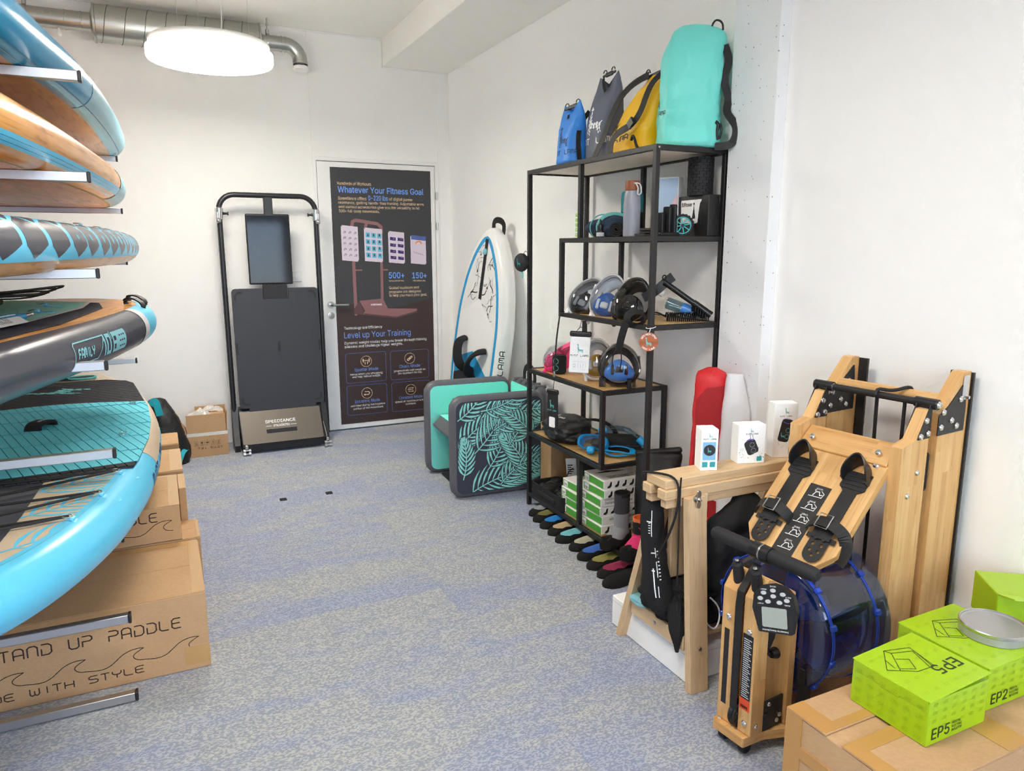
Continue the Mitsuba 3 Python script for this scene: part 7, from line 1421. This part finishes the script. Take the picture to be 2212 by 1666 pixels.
def inflator(label, name, x, y, w, d, h, rz, open_=0.0, z=bz):
    k = thing("inflator_box", label, "box"); X = M((x, y, z + .0005), rz=rz)
    add(k + "__carton", bx(0, w, 0, d, 0, h - .002, .0015), "mat_lime", X=X)
    LX = X @ M((0, d, h - .0015), rx=0, ry=0) @ FR((0, 0, 0), (1, 0, 0), (0, -1, 0)) if 0 else X @ M((0, 0, h), ry=-open_)
    add(k + "__lid", bx(-.002, w + .002, -.002, d + .001, -.0018, .001, .0006), "mat_lime", X=LX)
    add(k + "__lid__tuck_flap", cat(bx(-.003, -.0008, d * .02, d * .98, -.028, 0, .0005)), "mat_lime", X=LX)
    add(k + "__tab", bx(-.0045, -.003, d * .36, d * .62, -.03, .0005, .0006), "mat_lime", X=LX)
    Fr = X @ FR((0, -.0006, 0), (1, 0, 0), (0, 0, 1)); Lf = X @ FR((-.0034, d, 0), (0, -1, 0), (0, 0, 1)); Tp = LX @ M((0, 0, .0014))
    r = random.Random(len(name) + int(x * 100)); gl, gf, gt = [], [], []
    def mark(cx, cy, s): q = affinity.rotate(unary_union([LineString([(-.008, -.004), (-.004, .004), (.002, .004), (.0, -.004), (-.007, -.004)]).buffer(.0007), LineString([(.004, .004), (.009, .004), (.007, -.004), (.002, -.004)]).buffer(.0007)]), 0); return affinity.translate(affinity.scale(q, s, s), cx, cy)
    for i in range(6):
        for j in range(4):
            gl.append(mark(d * (.1 + .16 * i), h * (.15 + .22 * j), .9)); gf.append(mark(w * (.1 + .16 * i), h * (.35 + .18 * j), .8)); gt.append(mark(w * (.1 + .16 * i), d * (.12 + .24 * j), .8))
    add(k + "__pattern_print", flat(unary_union(gf)), "mat_lime_print", X=Fr, smooth=False); add(k + "__pattern_print", flat(unary_union(gl)), "mat_lime_print", X=Lf, smooth=False); add(k + "__pattern_print", flat(unary_union(gt)), "mat_lime_print", X=Tp, smooth=False)
    add(k + "__lettering", cat(xf(Fr @ M((w * .08, h * .12, .0004)), text(name, .027, .062)), *[xf(Fr @ M((w * .08 + .07, h * .12 + .02 - i * .0095, .0004)), text(t_3, .0062, l_)) for i, (t_3, l_) in enumerate((("DIGITAL", .03), ("ELECTRIC", .036), ("INFLATOR", .036)))]), "mat_ink", smooth=False)
    add(k + "__lettering", xf(Tp @ M((w * .92, d * .42, .0004), rz=180), text(name, .034, .08)), "mat_ink", smooth=False)
    # line drawing of the pump on the lid
    dw_ = [[(.0, .0), (.02, .058), (.07, .066), (.085, .008), (.05, -.006), (0, 0)], [(.02, .058), (.03, .05), (.022, -.002)], [(.03, .05), (.07, .055), (.076, .004)], [(.024, .003), (.05, .001), (.052, .03), (.03, .032)], [(.07, .066), (.074, .05), (.081, .01)], [(.01, .03), (.016, .005)]]
    add(k + "__lid__drawing", flat(unary_union([LineString(q_).buffer(.0006) for q_ in dw_]), .0004), "mat_ink", X=Tp @ M((w * .10, d * .62, 0), rz=-28) @ M(s=1.35), smooth=False)
    return k
inflator("lime green EP5 inflator box with half open lid on the big carton", "EP5", 1.462, .912, .21, .20, .112, 0, 4.0)
inflator("lime green EP2 inflator box behind the EP5 box on the big carton", "EP2", 1.712, .935, .22, .245, .112, -1, 1.5)
k = thing("inflator_box", "third lime green box standing tilted by the wall in the right corner", "box")
m = cbox(.20, .16, .115, .002, (.10, .08, .0575)); add(k + "__carton", m, "mat_lime", X=M((2.005, 1.10, .40), rz=-38)); add(k + "__lid", cbox(.2, .004, .10, .001, (.10, 0, .05)), "mat_lime", X=M((2.005, 1.10, .515), rz=-38, rx=72))
solo("support_carton", bx(1.90, 2.2, 1.165, 1.3, .0, .40, .003), "mat_cardboard", "cardboard box end behind the EP2 box at the right wall", "box") if 0 else None
mat("tin_grey", "#a9a7a9", rough=.35, metal=.4)
k = thing("round_tin", "round grey tin lid lying on the EP2 box at the right edge", "tin")
X = M((1.875, 1.03, bz + .1155)); add(k + "__body", lathe([(0, 0), (.074, 0), (.077, .003), (.077, .026), (.074, .029), (.07, .026), (0, .025)], 48), "mat_tin_grey", X=X); add(k + "__rim", lathe([(.0775, .022), (.0795, .024), (.0795, .03), (.0775, .032), (.0745, .03), (.0745, .026)], 48, cap=False), "mat_steel", X=X)
for k_ in [k_ for k_, v_ in scene.items() if v_ is None]: del scene[k_]
